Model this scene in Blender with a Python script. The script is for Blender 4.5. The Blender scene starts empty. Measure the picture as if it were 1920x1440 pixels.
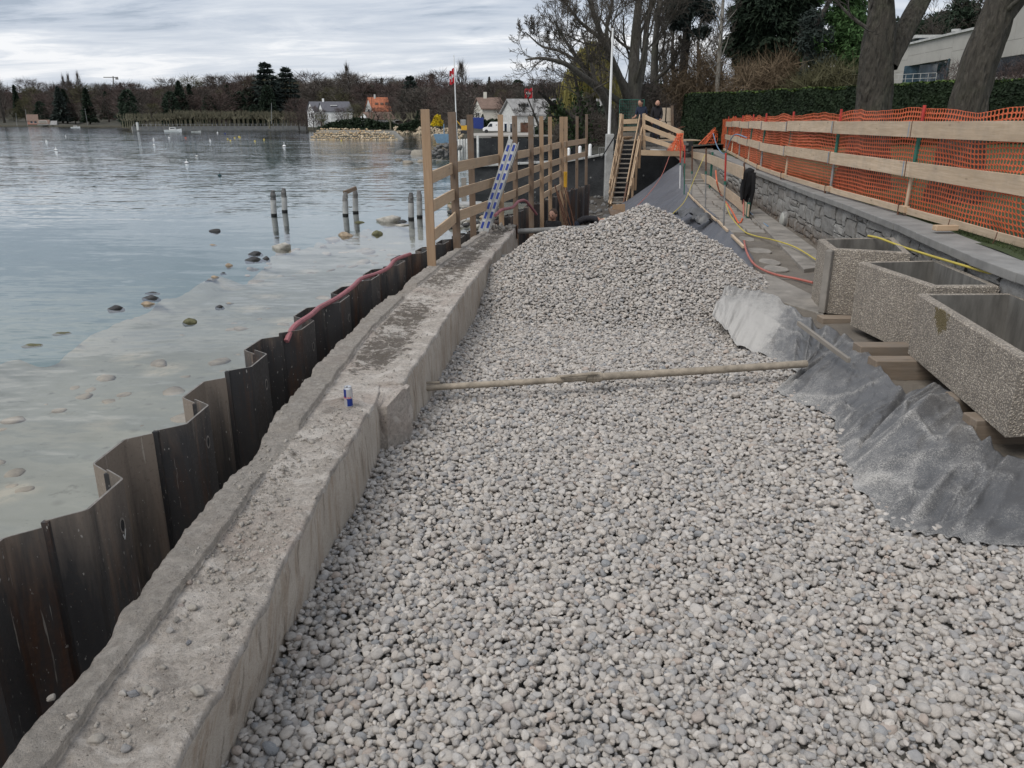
import bpy, bmesh, math, random
import numpy as np
from mathutils import Vector, Matrix, Euler
R = math.radians
rng = random.Random(7)
nr = np.random.default_rng(11)
SC = bpy.context.scene
COL = SC.collection

# ------------------------------------------------------------------ camera
CAM_H, PITCH, FPX = 2.6, R(18.15), 1500.0
cam_d = bpy.data.cameras.new("camera")
cam = bpy.data.objects.new("camera", cam_d)
COL.objects.link(cam)
cam.location = (0, 0, CAM_H)
cam.rotation_euler = (R(90) - PITCH, 0, 0)
cam_d.sensor_width = 36.0
cam_d.lens = FPX / 1920.0 * 36.0
cam_d.clip_start = 0.05
cam_d.clip_end = 6000
SC.camera = cam

# ------------------------------------------------------------------ light
SC.view_settings.view_transform = 'Standard'
SC.view_settings.look = 'None'
SC.view_settings.gamma = 1.0
SC.view_settings.exposure = 0.48
SC.view_settings.use_curve_mapping = False
SUN_EL, SUN_AZ = R(52), R(228)          # azimuth clockwise from +Y (sun behind left shoulder)
world = bpy.data.worlds.new("World")
SC.world = world
world.use_nodes = True
wn, wl = world.node_tree.nodes, world.node_tree.links
wn.clear()
w_out = wn.new('ShaderNodeOutputWorld')
w_bg = wn.new('ShaderNodeBackground')
w_sky = wn.new('ShaderNodeTexSky')
w_sky.sky_type = 'NISHITA'
w_sky.sun_disc = False
w_sky.sun_elevation = SUN_EL
w_sky.sun_rotation = SUN_AZ
w_sky.dust_density = 2.0
w_tc = wn.new('ShaderNodeTexCoord')
w_sep = wn.new('ShaderNodeSeparateXYZ')
wl.new(w_tc.outputs['Generated'], w_sep.inputs[0])
def wmath(op, a, b=None, clamp=False):
    n = wn.new('ShaderNodeMath'); n.operation = op; n.use_clamp = clamp
    for i, v in enumerate((a, b)):
        if v is None: continue
        if isinstance(v, (int, float)): n.inputs[i].default_value = v
        else: wl.new(v, n.inputs[i])
    return n.outputs[0]
zz = wmath('MAXIMUM', w_sep.outputs[2], 0.0)
den = wmath('ADD', zz, 0.15)
cx = wmath('DIVIDE', w_sep.outputs[0], den)
cy = wmath('DIVIDE', w_sep.outputs[1], den)
w_cmb = wn.new('ShaderNodeCombineXYZ')
wl.new(cx, w_cmb.inputs[0]); wl.new(cy, w_cmb.inputs[1])
def wnoise(scale, detail, rough, dist, loc, sc=(1, 1, 1)):
    mp = wn.new('ShaderNodeMapping'); mp.inputs['Location'].default_value = loc
    mp.inputs['Scale'].default_value = sc
    wl.new(w_cmb.outputs[0], mp.inputs[0])
    n = wn.new('ShaderNodeTexNoise'); n.inputs['Scale'].default_value = scale
    n.inputs['Detail'].default_value = detail; n.inputs['Roughness'].default_value = rough
    n.inputs['Distortion'].default_value = dist
    wl.new(mp.outputs[0], n.inputs['Vector'])
    return n.outputs['Fac']
n1 = wnoise(0.78, 7, 0.6, 0.9, (3.6, 1.2, 0), (0.55, 1.15, 1))
n2 = wnoise(2.6, 6, 0.64, 0.6, (8.3, 4.1, 2), (0.5, 1.2, 1))
nmix = wmath('ADD', wmath('MULTIPLY', n1, 0.62), wmath('MULTIPLY', n2, 0.38))
ramp = wn.new('ShaderNodeValToRGB')
wl.new(nmix, ramp.inputs[0])
cr = ramp.color_ramp
cr.elements[0].position = 0.41; cr.elements[0].color = (0.26, 0.315, 0.395, 1)
cr.elements[1].position = 0.585; cr.elements[1].color = (0.77, 0.775, 0.79, 1)
e = cr.elements.new(0.45); e.color = (0.40, 0.45, 0.53, 1)
e = cr.elements.new(0.53); e.color = (0.56, 0.595, 0.65, 1)
# even brightening towards the horizon as under any cloud deck
hz = wmath('POWER', wmath('SUBTRACT', 1.0, zz, True), 7.0)
w_m0 = wn.new('ShaderNodeMixRGB'); w_m0.blend_type = 'MIX'
wl.new(wmath('MULTIPLY', hz, 0.34), w_m0.inputs[0]); wl.new(ramp.outputs[0], w_m0.inputs[1])
w_m0.inputs[2].default_value = (0.70, 0.72, 0.76, 1)
w_m1 = wn.new('ShaderNodeMixRGB'); w_m1.blend_type = 'MULTIPLY'; w_m1.inputs[0].default_value = 1
wl.new(w_sky.outputs[0], w_m1.inputs[1]); w_m1.inputs[2].default_value = (0.09, 0.09, 0.09, 1)
w_m2 = wn.new('ShaderNodeMixRGB'); w_m2.inputs[0].default_value = 0.92
wl.new(w_m1.outputs[0], w_m2.inputs[1]); wl.new(w_m0.outputs[0], w_m2.inputs[2])
wl.new(w_m2.outputs[0], w_bg.inputs[0]); w_bg.inputs[1].default_value = 0.93
wl.new(w_bg.outputs[0], w_out.inputs[0])

sun_d = bpy.data.lights.new("sun", 'SUN')
sun_d.energy = 1.5; sun_d.angle = R(35); sun_d.color = (1.0, 0.96, 0.90)
sun = bpy.data.objects.new("sun", sun_d); COL.objects.link(sun)
sd = Vector((math.sin(SUN_AZ) * math.cos(SUN_EL), math.cos(SUN_AZ) * math.cos(SUN_EL), math.sin(SUN_EL)))
sun.rotation_euler = sd.to_track_quat('Z', 'Y').to_euler()

# ------------------------------------------------------------------ helpers
CP, SP = math.cos(PITCH), math.sin(PITCH)
def ray(px, py):
    u = (px - 960) / FPX; v = (720 - py) / FPX
    return u, CP + v * SP, -SP + v * CP
def P(px, py, z):
    d = ray(px, py); t = (z - CAM_H) / d[2]
    return Vector((d[0] * t, d[1] * t, z))
def PY(px, py, Y):
    d = ray(px, py); t = Y / d[1]
    return Vector((d[0] * t, Y, CAM_H + d[2] * t))
def interp(x, xs, ys): return float(np.interp(x, xs, ys))

def wloc(o):
    v = Vector((0, 0, 0))
    while o is not None:
        v += o.location; o = o.parent
    return v
def tag(o, label=None, cat=None, group=None, kind=None):
    if label: o['label'] = label
    if cat: o['category'] = cat
    if group: o['group'] = group
    if kind: o['kind'] = kind
    return o
def thing(name, label, cat, loc=(0, 0, 0), group=None):
    o = bpy.data.objects.new(name, None); COL.objects.link(o)
    o.location = loc; o.empty_display_size = 0.1
    return tag(o, label, cat, group)
def link(name, me, parent=None, loc=(0, 0, 0), rot=(0, 0, 0), scale=(1, 1, 1)):
    o = bpy.data.objects.new(name, me); COL.objects.link(o)
    if parent is not None: o.parent = parent
    o.location = loc; o.rotation_euler = rot; o.scale = scale
    return o
def copy_tree(o, parent=None):
    c = o.copy(); COL.objects.link(c)
    if parent is not None: c.parent = parent
    for ch in list(o.children):
        copy_tree(ch, c)
    return c

class MB:
    """collects polygons in world space; 'lp' is a per-vertex grain coordinate"""
    def __init__(s): s.v = []; s.f = []; s.lp = []; s.mi = []; s.att = []
    def add(s, vs, fs, lp=None, mi=0, att=None):
        b = len(s.v)
        s.v.extend([tuple(p) for p in vs]); s.f.extend([tuple(b + i for i in f) for f in fs])
        s.mi.extend([mi] * len(fs))
        s.lp.extend([tuple(p) for p in (lp if lp is not None else vs)])
        s.att.extend(att if att is not None else [0.0] * len(vs))
        return b
    def box(s, c, size, rot=None, mi=0, att=0.0):
        sx, sy, sz = [q / 2 for q in size]
        loc = [Vector((x, y, z)) for x in (-sx, sx) for y in (-sy, sy) for z in (-sz, sz)]
        o = Vector((rng.uniform(0, 50), rng.uniform(0, 50), rng.uniform(0, 50)))
        M = rot if rot is not None else Matrix.Identity(3)
        if isinstance(M, (tuple, list)): M = Euler(M).to_matrix()
        c = Vector(c)
        fs = [(0, 1, 3, 2), (4, 6, 7, 5), (0, 4, 5, 1), (2, 3, 7, 6), (0, 2, 6, 4), (1, 5, 7, 3)]
        s.add([c + M @ p for p in loc], fs, [p + o for p in loc], mi, [att] * 8)
    def bar(s, p, q, w, h, up=(0, 0, 1), mi=0, att=0.0, warp=0.0, n=1):
        """rectangular bar from p to q; w across, h along 'up'"""
        p, q = Vector(p), Vector(q); d = q - p; L = d.length
        if L < 1e-6: return
        d.normalize(); up = Vector(up)
        a = d.cross(up)
        if a.length < 1e-4: a = d.cross(Vector((1, 0, 0)))
        a.normalize(); u = a.cross(d).normalized()
        o = (rng.uniform(0, 50), rng.uniform(0, 50), rng.uniform(0, 50))
        vs, lp = [], []
        for i in range(n + 1):
            t = i / n
            off = Vector((0, 0, 0))
            if warp: off = a * rng.uniform(-warp, warp) + u * rng.uniform(-warp, warp)
            for (x, y) in ((-1, -1), (1, -1), (1, 1), (-1, 1)):
                vs.append(p + d * L * t + a * (x * w / 2) + u * (y * h / 2) + off)
                lp.append((L * t + o[0], x * w / 2 + o[1], y * h / 2 + o[2]))
        fs = [(3, 2, 1, 0), tuple(4 * n + k for k in range(4))]
        for i in range(n):
            for k in range(4):
                k2 = (k + 1) % 4
                fs.append((4 * i + k, 4 * i + k2, 4 * i + 4 + k2, 4 * i + 4 + k))
        s.add(vs, fs, lp, mi, [att] * len(vs))
    def tube(s, pts, rad, n=6, cap=True, mi=0, att=0.0, sq=1.0):
        pts = [Vector(p) for p in pts]
        if not isinstance(rad, (list, tuple, np.ndarray)): rad = [rad] * len(pts)
        vs, fs, lp = [], [], []
        prev = None; L = 0; o = rng.uniform(0, 50)
        for i, p in enumerate(pts):
            if i == 0: d = pts[1] - p
            elif i == len(pts) - 1: d = p - pts[i - 1]
            else: d = pts[i + 1] - pts[i - 1]
            if d.length < 1e-9: d = Vector((0, 0, 1))
            d.normalize()
            if prev is None:
                a = d.cross(Vector((0, 0, 1)))
                if a.length < 1e-3: a = d.cross(Vector((1, 0, 0)))
            else:
                a = prev - d * prev.dot(d)
                if a.length < 1e-4: a = d.orthogonal()
            a.normalize(); prev = a; b = d.cross(a)
            if i: L += (p - pts[i - 1]).length
            for k in range(n):
                t = 2 * math.pi * k / n
                vs.append(p + a * math.cos(t) * rad[i] + b * math.sin(t) * rad[i] * sq)
                lp.append((L + o, math.cos(t) * rad[i], math.sin(t) * rad[i]))
        for i in range(len(pts) - 1):
            for k in range(n):
                k2 = (k + 1) % n
                fs.append((i * n + k, i * n + k2, (i + 1) * n + k2, (i + 1) * n + k))
        if cap:
            fs.append(tuple(reversed(range(n)))); fs.append(tuple((len(pts) - 1) * n + k for k in range(n)))
        s.add(vs, fs, lp, mi, [att] * len(vs))
    def lathe(s, c, prof, n=16, axis='z', mi=0, M=None):
        """prof: list of (r, h)"""
        c = Vector(c); vs, fs = [], []
        for (r, h) in prof:
            for k in range(n):
                t = 2 * math.pi * k / n
                p = Vector((r * math.cos(t), r * math.sin(t), h))
                if M is not None: p = M @ p
                vs.append(c + p)
        for i in range(len(prof) - 1):
            for k in range(n):
                k2 = (k + 1) % n
                fs.append((i * n + k, i * n + k2, (i + 1) * n + k2, (i + 1) * n + k))
        fs.append(tuple(reversed(range(n)))); fs.append(tuple((len(prof) - 1) * n + k for k in range(n)))
        s.add(vs, fs, None, mi)
    def prism(s, poly, z0, z1, mi=0):
        n = len(poly)
        vs = [(x, y, z0) for x, y in poly] + [(x, y, z1) for x, y in poly]
        fs = [tuple(reversed(range(n))), tuple(range(n, 2 * n))]
        for k in range(n):
            k2 = (k + 1) % n; fs.append((k, k2, n + k2, n + k))
        s.add(vs, fs, None, mi)
    def build(s, name, mats, parent=None, smooth=False, loc=None, bevel=0.0, bseg=1, edges=30):
        off = wloc(parent) if parent is not None else Vector(loc if loc is not None else (0, 0, 0))
        me = bpy.data.meshes.new(name)
        v = np.array(s.v, dtype=np.float64).reshape(-1, 3) - np.array(off)
        me.from_pydata(v.tolist(), [], s.f)
        a = me.attributes.new('lp', 'FLOAT_VECTOR', 'POINT')
        a.data.foreach_set('vector', np.array(s.lp, dtype=np.float32).ravel())
        a = me.attributes.new('att', 'FLOAT', 'POINT')
        a.data.foreach_set('value', np.array(s.att, dtype=np.float32))
        if not isinstance(mats, (list, tuple)): mats = [mats]
        for m in mats: me.materials.append(m)
        if len(mats) > 1: me.polygons.foreach_set('material_index', np.array(s.mi, dtype=np.int32))
        if smooth:
            me.polygons.foreach_set('use_smooth', np.ones(len(me.polygons), dtype=bool))
        me.update()
        o = bpy.data.objects.new(name, me); COL.objects.link(o)
        if parent is not None: o.parent = parent
        else: o.location = off
        if bevel:
            b = o.modifiers.new('bevel', 'BEVEL'); b.width = bevel; b.segments = bseg
            b.limit_method = 'ANGLE'; b.angle_limit = R(edges)
        if smooth:
            try: me.set_sharp_from_angle(angle=R(40))
            except Exception: pass
        return o

def npmesh(name, V, F, mat, parent=None, loc=None, smooth=False, att=None, lp=None, kind=None):
    """big meshes: V (n,3) world, F (m,k)"""
    off = np.array(wloc(parent) if parent is not None else (loc if loc is not None else (0, 0, 0)), dtype=np.float64)
    V = np.asarray(V, dtype=np.float64) - off; F = np.asarray(F, dtype=np.int32)
    me = bpy.data.meshes.new(name)
    me.vertices.add(len(V)); me.vertices.foreach_set('co', V.astype(np.float32).ravel())
    k = F.shape[1]
    me.loops.add(F.size); me.loops.foreach_set('vertex_index', F.ravel())
    me.polygons.add(len(F))
    me.polygons.foreach_set('loop_start', np.arange(0, F.size, k, dtype=np.int32))
    if smooth: me.polygons.foreach_set('use_smooth', np.ones(len(F), dtype=bool))
    if att is not None:
        a = me.attributes.new('att', 'FLOAT', 'POINT'); a.data.foreach_set('value', np.asarray(att, dtype=np.float32))
    if lp is not None:
        a = me.attributes.new('lp', 'FLOAT_VECTOR', 'POINT'); a.data.foreach_set('vector', np.asarray(lp, dtype=np.float32).ravel())
    me.update(calc_edges=True); me.validate()
    me.materials.append(mat)
    o = bpy.data.objects.new(name, me); COL.objects.link(o)
    if parent is not None: o.parent = parent
    else: o.location = off
    if kind: o['kind'] = kind
    return o
def gridfaces(nu, nv):
    i = np.arange(nu - 1)[:, None] * nv + np.arange(nv - 1)[None, :]
    return np.stack([i, i + nv, i + nv + 1, i + 1], -1).reshape(-1, 4)

# smooth value noise for geometry
class VN:
    def __init__(s, seed): s.t = np.random.default_rng(seed).random((64, 64, 64)) * 2 - 1
    def __call__(s, x, y, z=0.0):
        x, y, z = np.broadcast_arrays(np.asarray(x, float), np.asarray(y, float), np.asarray(z, float))
        xi, yi, zi = np.floor(x).astype(int), np.floor(y).astype(int), np.floor(z).astype(int)
        fx, fy, fz = x - xi, y - yi, z - zi
        fx, fy, fz = [f * f * (3 - 2 * f) for f in (fx, fy, fz)]
        r = 0
        for a in (0, 1):
            for b in (0, 1):
                for c in (0, 1):
                    w = (fx if a else 1 - fx) * (fy if b else 1 - fy) * (fz if c else 1 - fz)
                    r = r + w * s.t[(xi + a) & 63, (yi + b) & 63, (zi + c) & 63]
        return r
vn = VN(3)
def fbm(x, y, z=0.0, o=4):
    r, a, f = 0, 1.0, 1.0
    for i in range(o):
        r = r + a * vn(np.asarray(x) * f + 17.3 * i, np.asarray(y) * f + 5.1 * i, np.asarray(z) * f + 9.7 * i); a *= .5; f *= 2.03
    return r

# ------------------------------------------------------------------ materials
class NT:
    def __init__(s, name):
        s.m = bpy.data.materials.new(name); s.m.use_nodes = True
        s.n, s.l = s.m.node_tree.nodes, s.m.node_tree.links
        s.n.clear(); s.out = s.n.new('ShaderNodeOutputMaterial')
        s.b = s.n.new('ShaderNodeBsdfPrincipled'); s.l.new(s.b.outputs[0], s.out.inputs[0])
    def put(s, sock, v):
        if isinstance(v, (int, float)): sock.default_value = v
        elif isinstance(v, tuple): sock.default_value = v if len(v) == 4 or sock.type == 'VECTOR' else (*v, 1)
        else: s.l.new(v, sock)
    def attr(s, name, out='Vector'):
        a = s.n.new('ShaderNodeAttribute'); a.attribute_name = name; return a.outputs[out]
    def pos(s): return s.n.new('ShaderNodeNewGeometry').outputs['Position']
    def obj(s): return s.n.new('ShaderNodeTexCoord').outputs['Object']
    def normz(s):
        g = s.n.new('ShaderNodeNewGeometry'); x = s.n.new('ShaderNodeSeparateXYZ'); s.l.new(g.outputs['Normal'], x.inputs[0]); return x.outputs[2]
    def posz(s):
        x = s.n.new('ShaderNodeSeparateXYZ'); s.l.new(s.pos(), x.inputs[0]); return x.outputs[2]
    def rand(s): return s.n.new('ShaderNodeObjectInfo').outputs['Random']
    def map(s, v, sc=(1, 1, 1), loc=(0, 0, 0)):
        m = s.n.new('ShaderNodeMapping'); s.l.new(v, m.inputs[0]); m.inputs['Scale'].default_value = sc
        if isinstance(loc, tuple): m.inputs['Location'].default_value = loc
        else: s.l.new(loc, m.inputs['Location'])
        return m.outputs[0]
    def noise(s, v, scale, detail=4, rough=.6, dist=0.0):
        n = s.n.new('ShaderNodeTexNoise'); s.l.new(v, n.inputs['Vector'])
        n.inputs['Scale'].default_value = scale; n.inputs['Detail'].default_value = detail
        n.inputs['Roughness'].default_value = rough; n.inputs['Distortion'].default_value = dist
        return n.outputs['Fac']
    def voro(s, v, scale, feat='F1', out='Distance', rnd=1.0):
        n = s.n.new('ShaderNodeTexVoronoi'); s.l.new(v, n.inputs['Vector']); n.feature = feat
        n.inputs['Scale'].default_value = scale; n.inputs['Randomness'].default_value = rnd
        return n.outputs[out]
    def math(s, op, a, b=None, clamp=False):
        n = s.n.new('ShaderNodeMath'); n.operation = op; n.use_clamp = clamp
        s.put(n.inputs[0], a)
        if b is not None: s.put(n.inputs[1], b)
        return n.outputs[0]
    def rng(s, v, a, b, c=0.0, d=1.0):
        n = s.n.new('ShaderNodeMapRange'); s.l.new(v, n.inputs[0])
        n.inputs[1].default_value = a; n.inputs[2].default_value = b; n.inputs[3].default_value = c; n.inputs[4].default_value = d
        return n.outputs[0]
    def mix(s, f, a, b, mode='MIX'):
        n = s.n.new('ShaderNodeMixRGB'); n.blend_type = mode
        s.put(n.inputs[0], f); s.put(n.inputs[1], a); s.put(n.inputs[2], b); return n.outputs[0]
    def ramp(s, v, stops, const=False):
        n = s.n.new('ShaderNodeValToRGB'); s.l.new(v, n.inputs[0]); c = n.color_ramp
        if const: c.interpolation = 'CONSTANT'
        while len(c.elements) < len(stops): c.elements.new(.5)
        for e, (p, col) in zip(c.elements, stops): e.position = p; e.color = (*col, 1)
        return n.outputs[0]
    def bump(s, h, strength=.5, dist=.01, base=None):
        n = s.n.new('ShaderNodeBump'); s.l.new(h, n.inputs['Height'])
        n.inputs['Strength'].default_value = strength; n.inputs['Distance'].default_value = dist
        if base is not None: s.l.new(base, n.inputs['Normal'])
        return n.outputs[0]
    def done(s, col=None, rough=.8, normal=None, metal=0.0, spec=None):
        if col is not None: s.put(s.b.inputs['Base Color'], col)
        s.put(s.b.inputs['Roughness'], rough); s.put(s.b.inputs['Metallic'], metal)
        if spec is not None: s.b.inputs['Specular IOR Level'].default_value = spec
        if normal is not None: s.l.new(normal, s.b.inputs['Normal'])
        return s.m

def plain(name, col, rough=.7, metal=0.0, var=.25, scale=6.0, bump=0.0, spec=None, bd=.005):
    t = NT(name); v = t.pos()
    n = t.noise(v, scale, 5, .65)
    c2 = tuple(c * (1 - var) for c in col); c3 = tuple(min(1, c * (1 + var)) for c in col)
    c = t.ramp(n, [(.3, c2), (.7, c3)])
    nb = t.bump(t.noise(v, scale * 6, 4, .7), bump, bd) if bump else None
    return t.done(c, rough, nb, metal, spec)

def wood(name, a, b, rough=.8, knots=True, grey=0.0):
    t = NT(name); v = t.attr('lp')
    g = t.noise(t.map(v, (1.2, 22, 22)), 1.6, 6, .7, .6)
    g2 = t.noise(t.map(v, (.5, 4, 4)), 1.3, 3, .5)
    c = t.ramp(g, [(.28, a), (.72, b)])
    c = t.mix(t.rng(g2, .35, .75, 0, .45), c, tuple(x * .72 for x in a))
    if knots:
        k = t.voro(t.map(v, (2.2, 7, 7)), 1.0)
        c = t.mix(t.rng(k, .05, .14, .75, 0), c, tuple(x * .35 for x in a))
    d = t.noise(t.pos(), 3.0, 5, .7)
    c = t.mix(t.rng(d, .45, .75, 0, .35 + grey), c, (.2, .185, .165))
    sp = t.mix(t.rng(t.rand(), 0, 1, 0, .3), c, tuple(x * .55 for x in a))
    return t.done(sp, rough, t.bump(g, .25, .004))

M = {}
# concrete of the broken wall; 'att' 0..1 carries soil lying on it
t = NT('old_concrete'); v = t.pos()
a = t.noise(v, 2.3, 6, .65); b = t.noise(v, 21, 6, .75); f = t.noise(v, 120, 4, .8); lum = t.noise(v, 7.5, 5, .7)
c = t.ramp(a, [(.3, (.47, .415, .36)), (.52, (.63, .565, .50)), (.72, (.72, .655, .59))])
c = t.mix(t.rng(b, .46, .68, 0, .6), c, (.25, .22, .19))
b2 = t.noise(v, 55, 5, .8); c = t.mix(t.rng(b2, .53, .68, 0, .5), c, (.19, .165, .14)); c = t.mix(t.rng(b2, .30, .42, .45, 0), c, (.58, .545, .50))
c = t.mix(t.rng(lum, .58, .72, 0, .6), c, (.60, .56, .515))
pk = t.noise(t.map(v, (1, 1, 1), (7, 3, 1)), 1.4, 4, .6)
c = t.mix(t.rng(pk, .50, .68, 0, .4), c, (.50, .37, .305))
soil = t.math('ADD', t.attr('att', 'Fac'), t.math('ADD', t.rng(b, .3, .7, -.3, .3), t.rng(lum, .3, .7, -.45, .45)))
c = t.mix(t.rng(soil, .42, .62, 0, .88), c, t.ramp(f, [(.3, (.075, .06, .045)), (.7, (.17, .14, .11))]))
fx = t.noise(v, 34, 5, .85); c = t.mix(.85, c, t.ramp(fx, [(.30, (.52, .50, .48)), (.44, (.92, .90, .88)), (.54, (1, 1, 1)), (.72, (1, 1, 1))]), 'MULTIPLY')
patch = t.noise(v, 3.4, 6, .75, .6); c = t.mix(t.rng(patch, .52, .60, 0, .7), c, (.78, .715, .645)); c = t.mix(t.rng(patch, .34, .42, .6, 0), c, (.215, .185, .16))
strip = t.rng(t.attr('att', 'Fac'), -.3, -.1, 1, 0); c = t.mix(t.math('MULTIPLY', strip, t.rng(b, .3, .62, .35, .9)), c, (.30, .27, .235))
spk = t.voro(v, 27); c = t.mix(t.rng(spk, .07, .14, .8, 0), c, (.10, .088, .075))
pit = t.voro(v, 46); c = t.mix(t.rng(pit, .06, .16, .5, 0), c, (.1, .085, .07))
h = t.math('ADD', t.math('MULTIPLY', b, 1.0), t.math('MULTIPLY', f, .45))
M['concrete'] = t.done(c, .92, t.bump(t.rng(pit, 0, .2, 0, 1), .5, .008, t.bump(t.math('ADD', h, t.math('MULTIPLY', b2, .8)), 1.0, .034)))

# cast face of the wall
t = NT('cast_concrete'); v = t.pos()
a = t.noise(v, 1.7, 5, .6); st = t.noise(t.map(v, (3.5, 3.5, .55)), 2.6, 5, .65, .4); b = t.noise(v, 26, 5, .7); f = t.noise(v, 140, 3, .7)
c = t.ramp(a, [(.3, (.33, .285, .235)), (.7, (.48, .43, .37))])
dr = t.noise(t.map(v, (6, 6, .9)), 2.2, 6, .75, .5); c = t.mix(t.rng(st, .48, .68, 0, .65), c, (.25, .175, .115)); c = t.mix(t.rng(dr, .55, .62, 0, .6), c, (.13, .10, .075))
c = t.mix(t.rng(b, .55, .75, 0, .5), c, (.52, .48, .43)); c = t.mix(.7, c, t.ramp(f, [(.3, (.6, .6, .6)), (.6, (1.1, 1.1, 1.1))]), 'MULTIPLY')
M['concrete_face'] = t.done(c, .9, t.bump(t.math('ADD', b, t.math('MULTIPLY', f, .4)), .5, .012))
M['concrete_plain'] = plain('pale_concrete', (.33, .33, .32), .9, var=.3, scale=3, bump=.4, bd=.01)
M['coping'] = plain('coping_concrete', (.215, .21, .20), .9, var=.28, scale=2.2, bump=.35, bd=.006)
M['slab'] = plain('path_slab', (.235, .215, .19), .92, var=.35, scale=2.6, bump=.4, bd=.008)

# steel sheet piles; 'att' = dried mud bloom plus light painted on lake-side piles
t = NT('pile_steel'); v = t.pos()
st = t.noise(t.map(v, (4.5, 4.5, .42)), 1.0, 5, .7, .5); b = t.noise(v, 38, 5, .75); big = t.noise(t.map(v, (3, 3, .5)), 1.1, 4, .6)
c = t.ramp(big, [(.3, (.022, .022, .024)), (.7, (.055, .053, .053))])
c = t.mix(t.rng(st, .5, .66, 0, .8), c, t.ramp(b, [(.3, (.045, .02, .01)), (.7, (.12, .05, .022))]))
mud = t.math('ADD', t.attr('att', 'Fac'), t.rng(st, .3, .7, -.25, .25))
c = t.mix(t.rng(mud, .35, .85, 0, .85), c, (.25, .205, .165))
spk = t.noise(t.map(v, (60, 60, 26)), 1.0, 2, .5)
c = t.mix(t.rng(spk, .70, .74, 0, .75), c, (.40, .38, .35))
drip = t.noise(t.map(v, (55, 55, 2.2)), 1.0, 3, .5)
c = t.mix(t.rng(drip, .69, .73, 0, .6), c, (.40, .37, .33)); c = t.mix(t.rng(b, .56, .7, 0, .5), c, (.10, .075, .055))
M['steel'] = t.done(c, t.rng(b, .3, .7, .42, .7), t.bump(b, .25, .004), .25)
M['steel_edge'] = plain('cut_steel_edge', (.22, .20, .18), .6, .4, var=.4, scale=20)

# pebbles: colour per stone, veins within
def pebble_mat(name, stops, rel=1.0):
    t = NT(name); r = t.rand(); v = t.obj()
    vv = t.map(v, (1, 1, 1), (0, 0, 0)); cmb = t.n.new('ShaderNodeCombineXYZ')
    t.put(cmb.inputs[0], t.math('MULTIPLY', r, 311.0)); t.put(cmb.inputs[1], t.math('MULTIPLY', r, 87.0))
    ad = t.n.new('ShaderNodeVectorMath'); t.l.new(v, ad.inputs[0]); t.l.new(cmb.outputs[0], ad.inputs[1])
    q = ad.outputs[0]
    c = t.ramp(r, stops)
    n = t.noise(q, 1.6, 6, .7, .4); m = t.noise(q, 6.5, 4, .7)
    c = t.mix(t.rng(n, .35, .7, .0, .4), c, t.mix(1, c, (.55, .56, .58), 'MULTIPLY'))
    c = t.mix(t.rng(m, .56, .68, 0, .3), c, (.62, .6, .56))
    c = t.mix(t.rng(m, .30, .42, .35, 0), c, (.12, .115, .11))
    return t.done(c, .85, t.bump(t.math('ADD', n, t.math('MULTIPLY', m, .3)), .35, .12), spec=.3)
M['pebble'] = pebble_mat('pebble_stone', [(0, (0.487, 0.442, 0.394)), (.13, (0.400, 0.370, 0.339)), (.26, (0.586, 0.536, 0.482)), (.38, (0.447, 0.403, 0.360)),
    (.5, (0.334, 0.324, 0.319)), (.6, (0.513, 0.468, 0.419)), (.72, (0.413, 0.388, 0.360)), (.82, (0.627, 0.580, 0.530)), (.9, (0.266, 0.272, 0.279)), (.965, (0.453, 0.376, 0.319)), (1, (0.460, 0.422, 0.380))])
M['rubble'] = pebble_mat('rubble_stone', [(0, (.34, .31, .27)), (.25, (.23, .21, .185)), (.5, (.39, .35, .305)), (.7, (.30, .235, .195)), (.85, (.20, .20, .205)), (1, (.44, .405, .36))])
M['gravel_bed'] = plain('gravel_bed', (.30, .285, .255), .95, var=.4, scale=25, bump=.8, bd=.03)
M['breakstone'] = pebble_mat('limestone_block', [(0, (.50, .37, .22)), (.3, (.58, .46, .31)), (.55, (.42, .29, .165)), (.8, (.60, .50, .36)), (1, (.46, .37, .26))])
M['greystone'] = pebble_mat('grey_stone', [(0, (.10, .10, .10)), (.3, (.16, .155, .15)), (.6, (.085, .085, .085)), (1, (.20, .19, .18))])
M['lakestone'] = pebble_mat('lake_stone', [(0, (.17, .15, .12)), (.35, (.30, .27, .22)), (.6, (.10, .095, .09)), (.8, (.36, .33, .28)), (1, (.20, .16, .11))])
t = NT('wall_stone'); v = t.pos(); r = t.rand(); n = t.noise(v, 9, 6, .7); n2 = t.noise(v, 45, 4, .7)
c = t.ramp(r, [(0, (.20, .195, .185)), (.35, (.27, .265, .255)), (.7, (.225, .215, .20)), (1, (.31, .305, .29))])
c = t.mix(t.rng(n, .45, .72, 0, .6), c, (.12, .115, .105))
low = t.rng(t.posz(), .25, .62, 1, 0)
c = t.mix(t.math('MULTIPLY', low, t.rng(n, .35, .6, .2, .9), True), c, (.13, .09, .06))
M['wallstone'] = t.done(c, .92, t.bump(t.math('ADD', n, t.math('MULTIPLY', n2, .4)), .8, .03))
M['mortar'] = plain('mortar_joint', (.055, .052, .048), .95, var=.4, scale=15, bump=.5)

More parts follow.
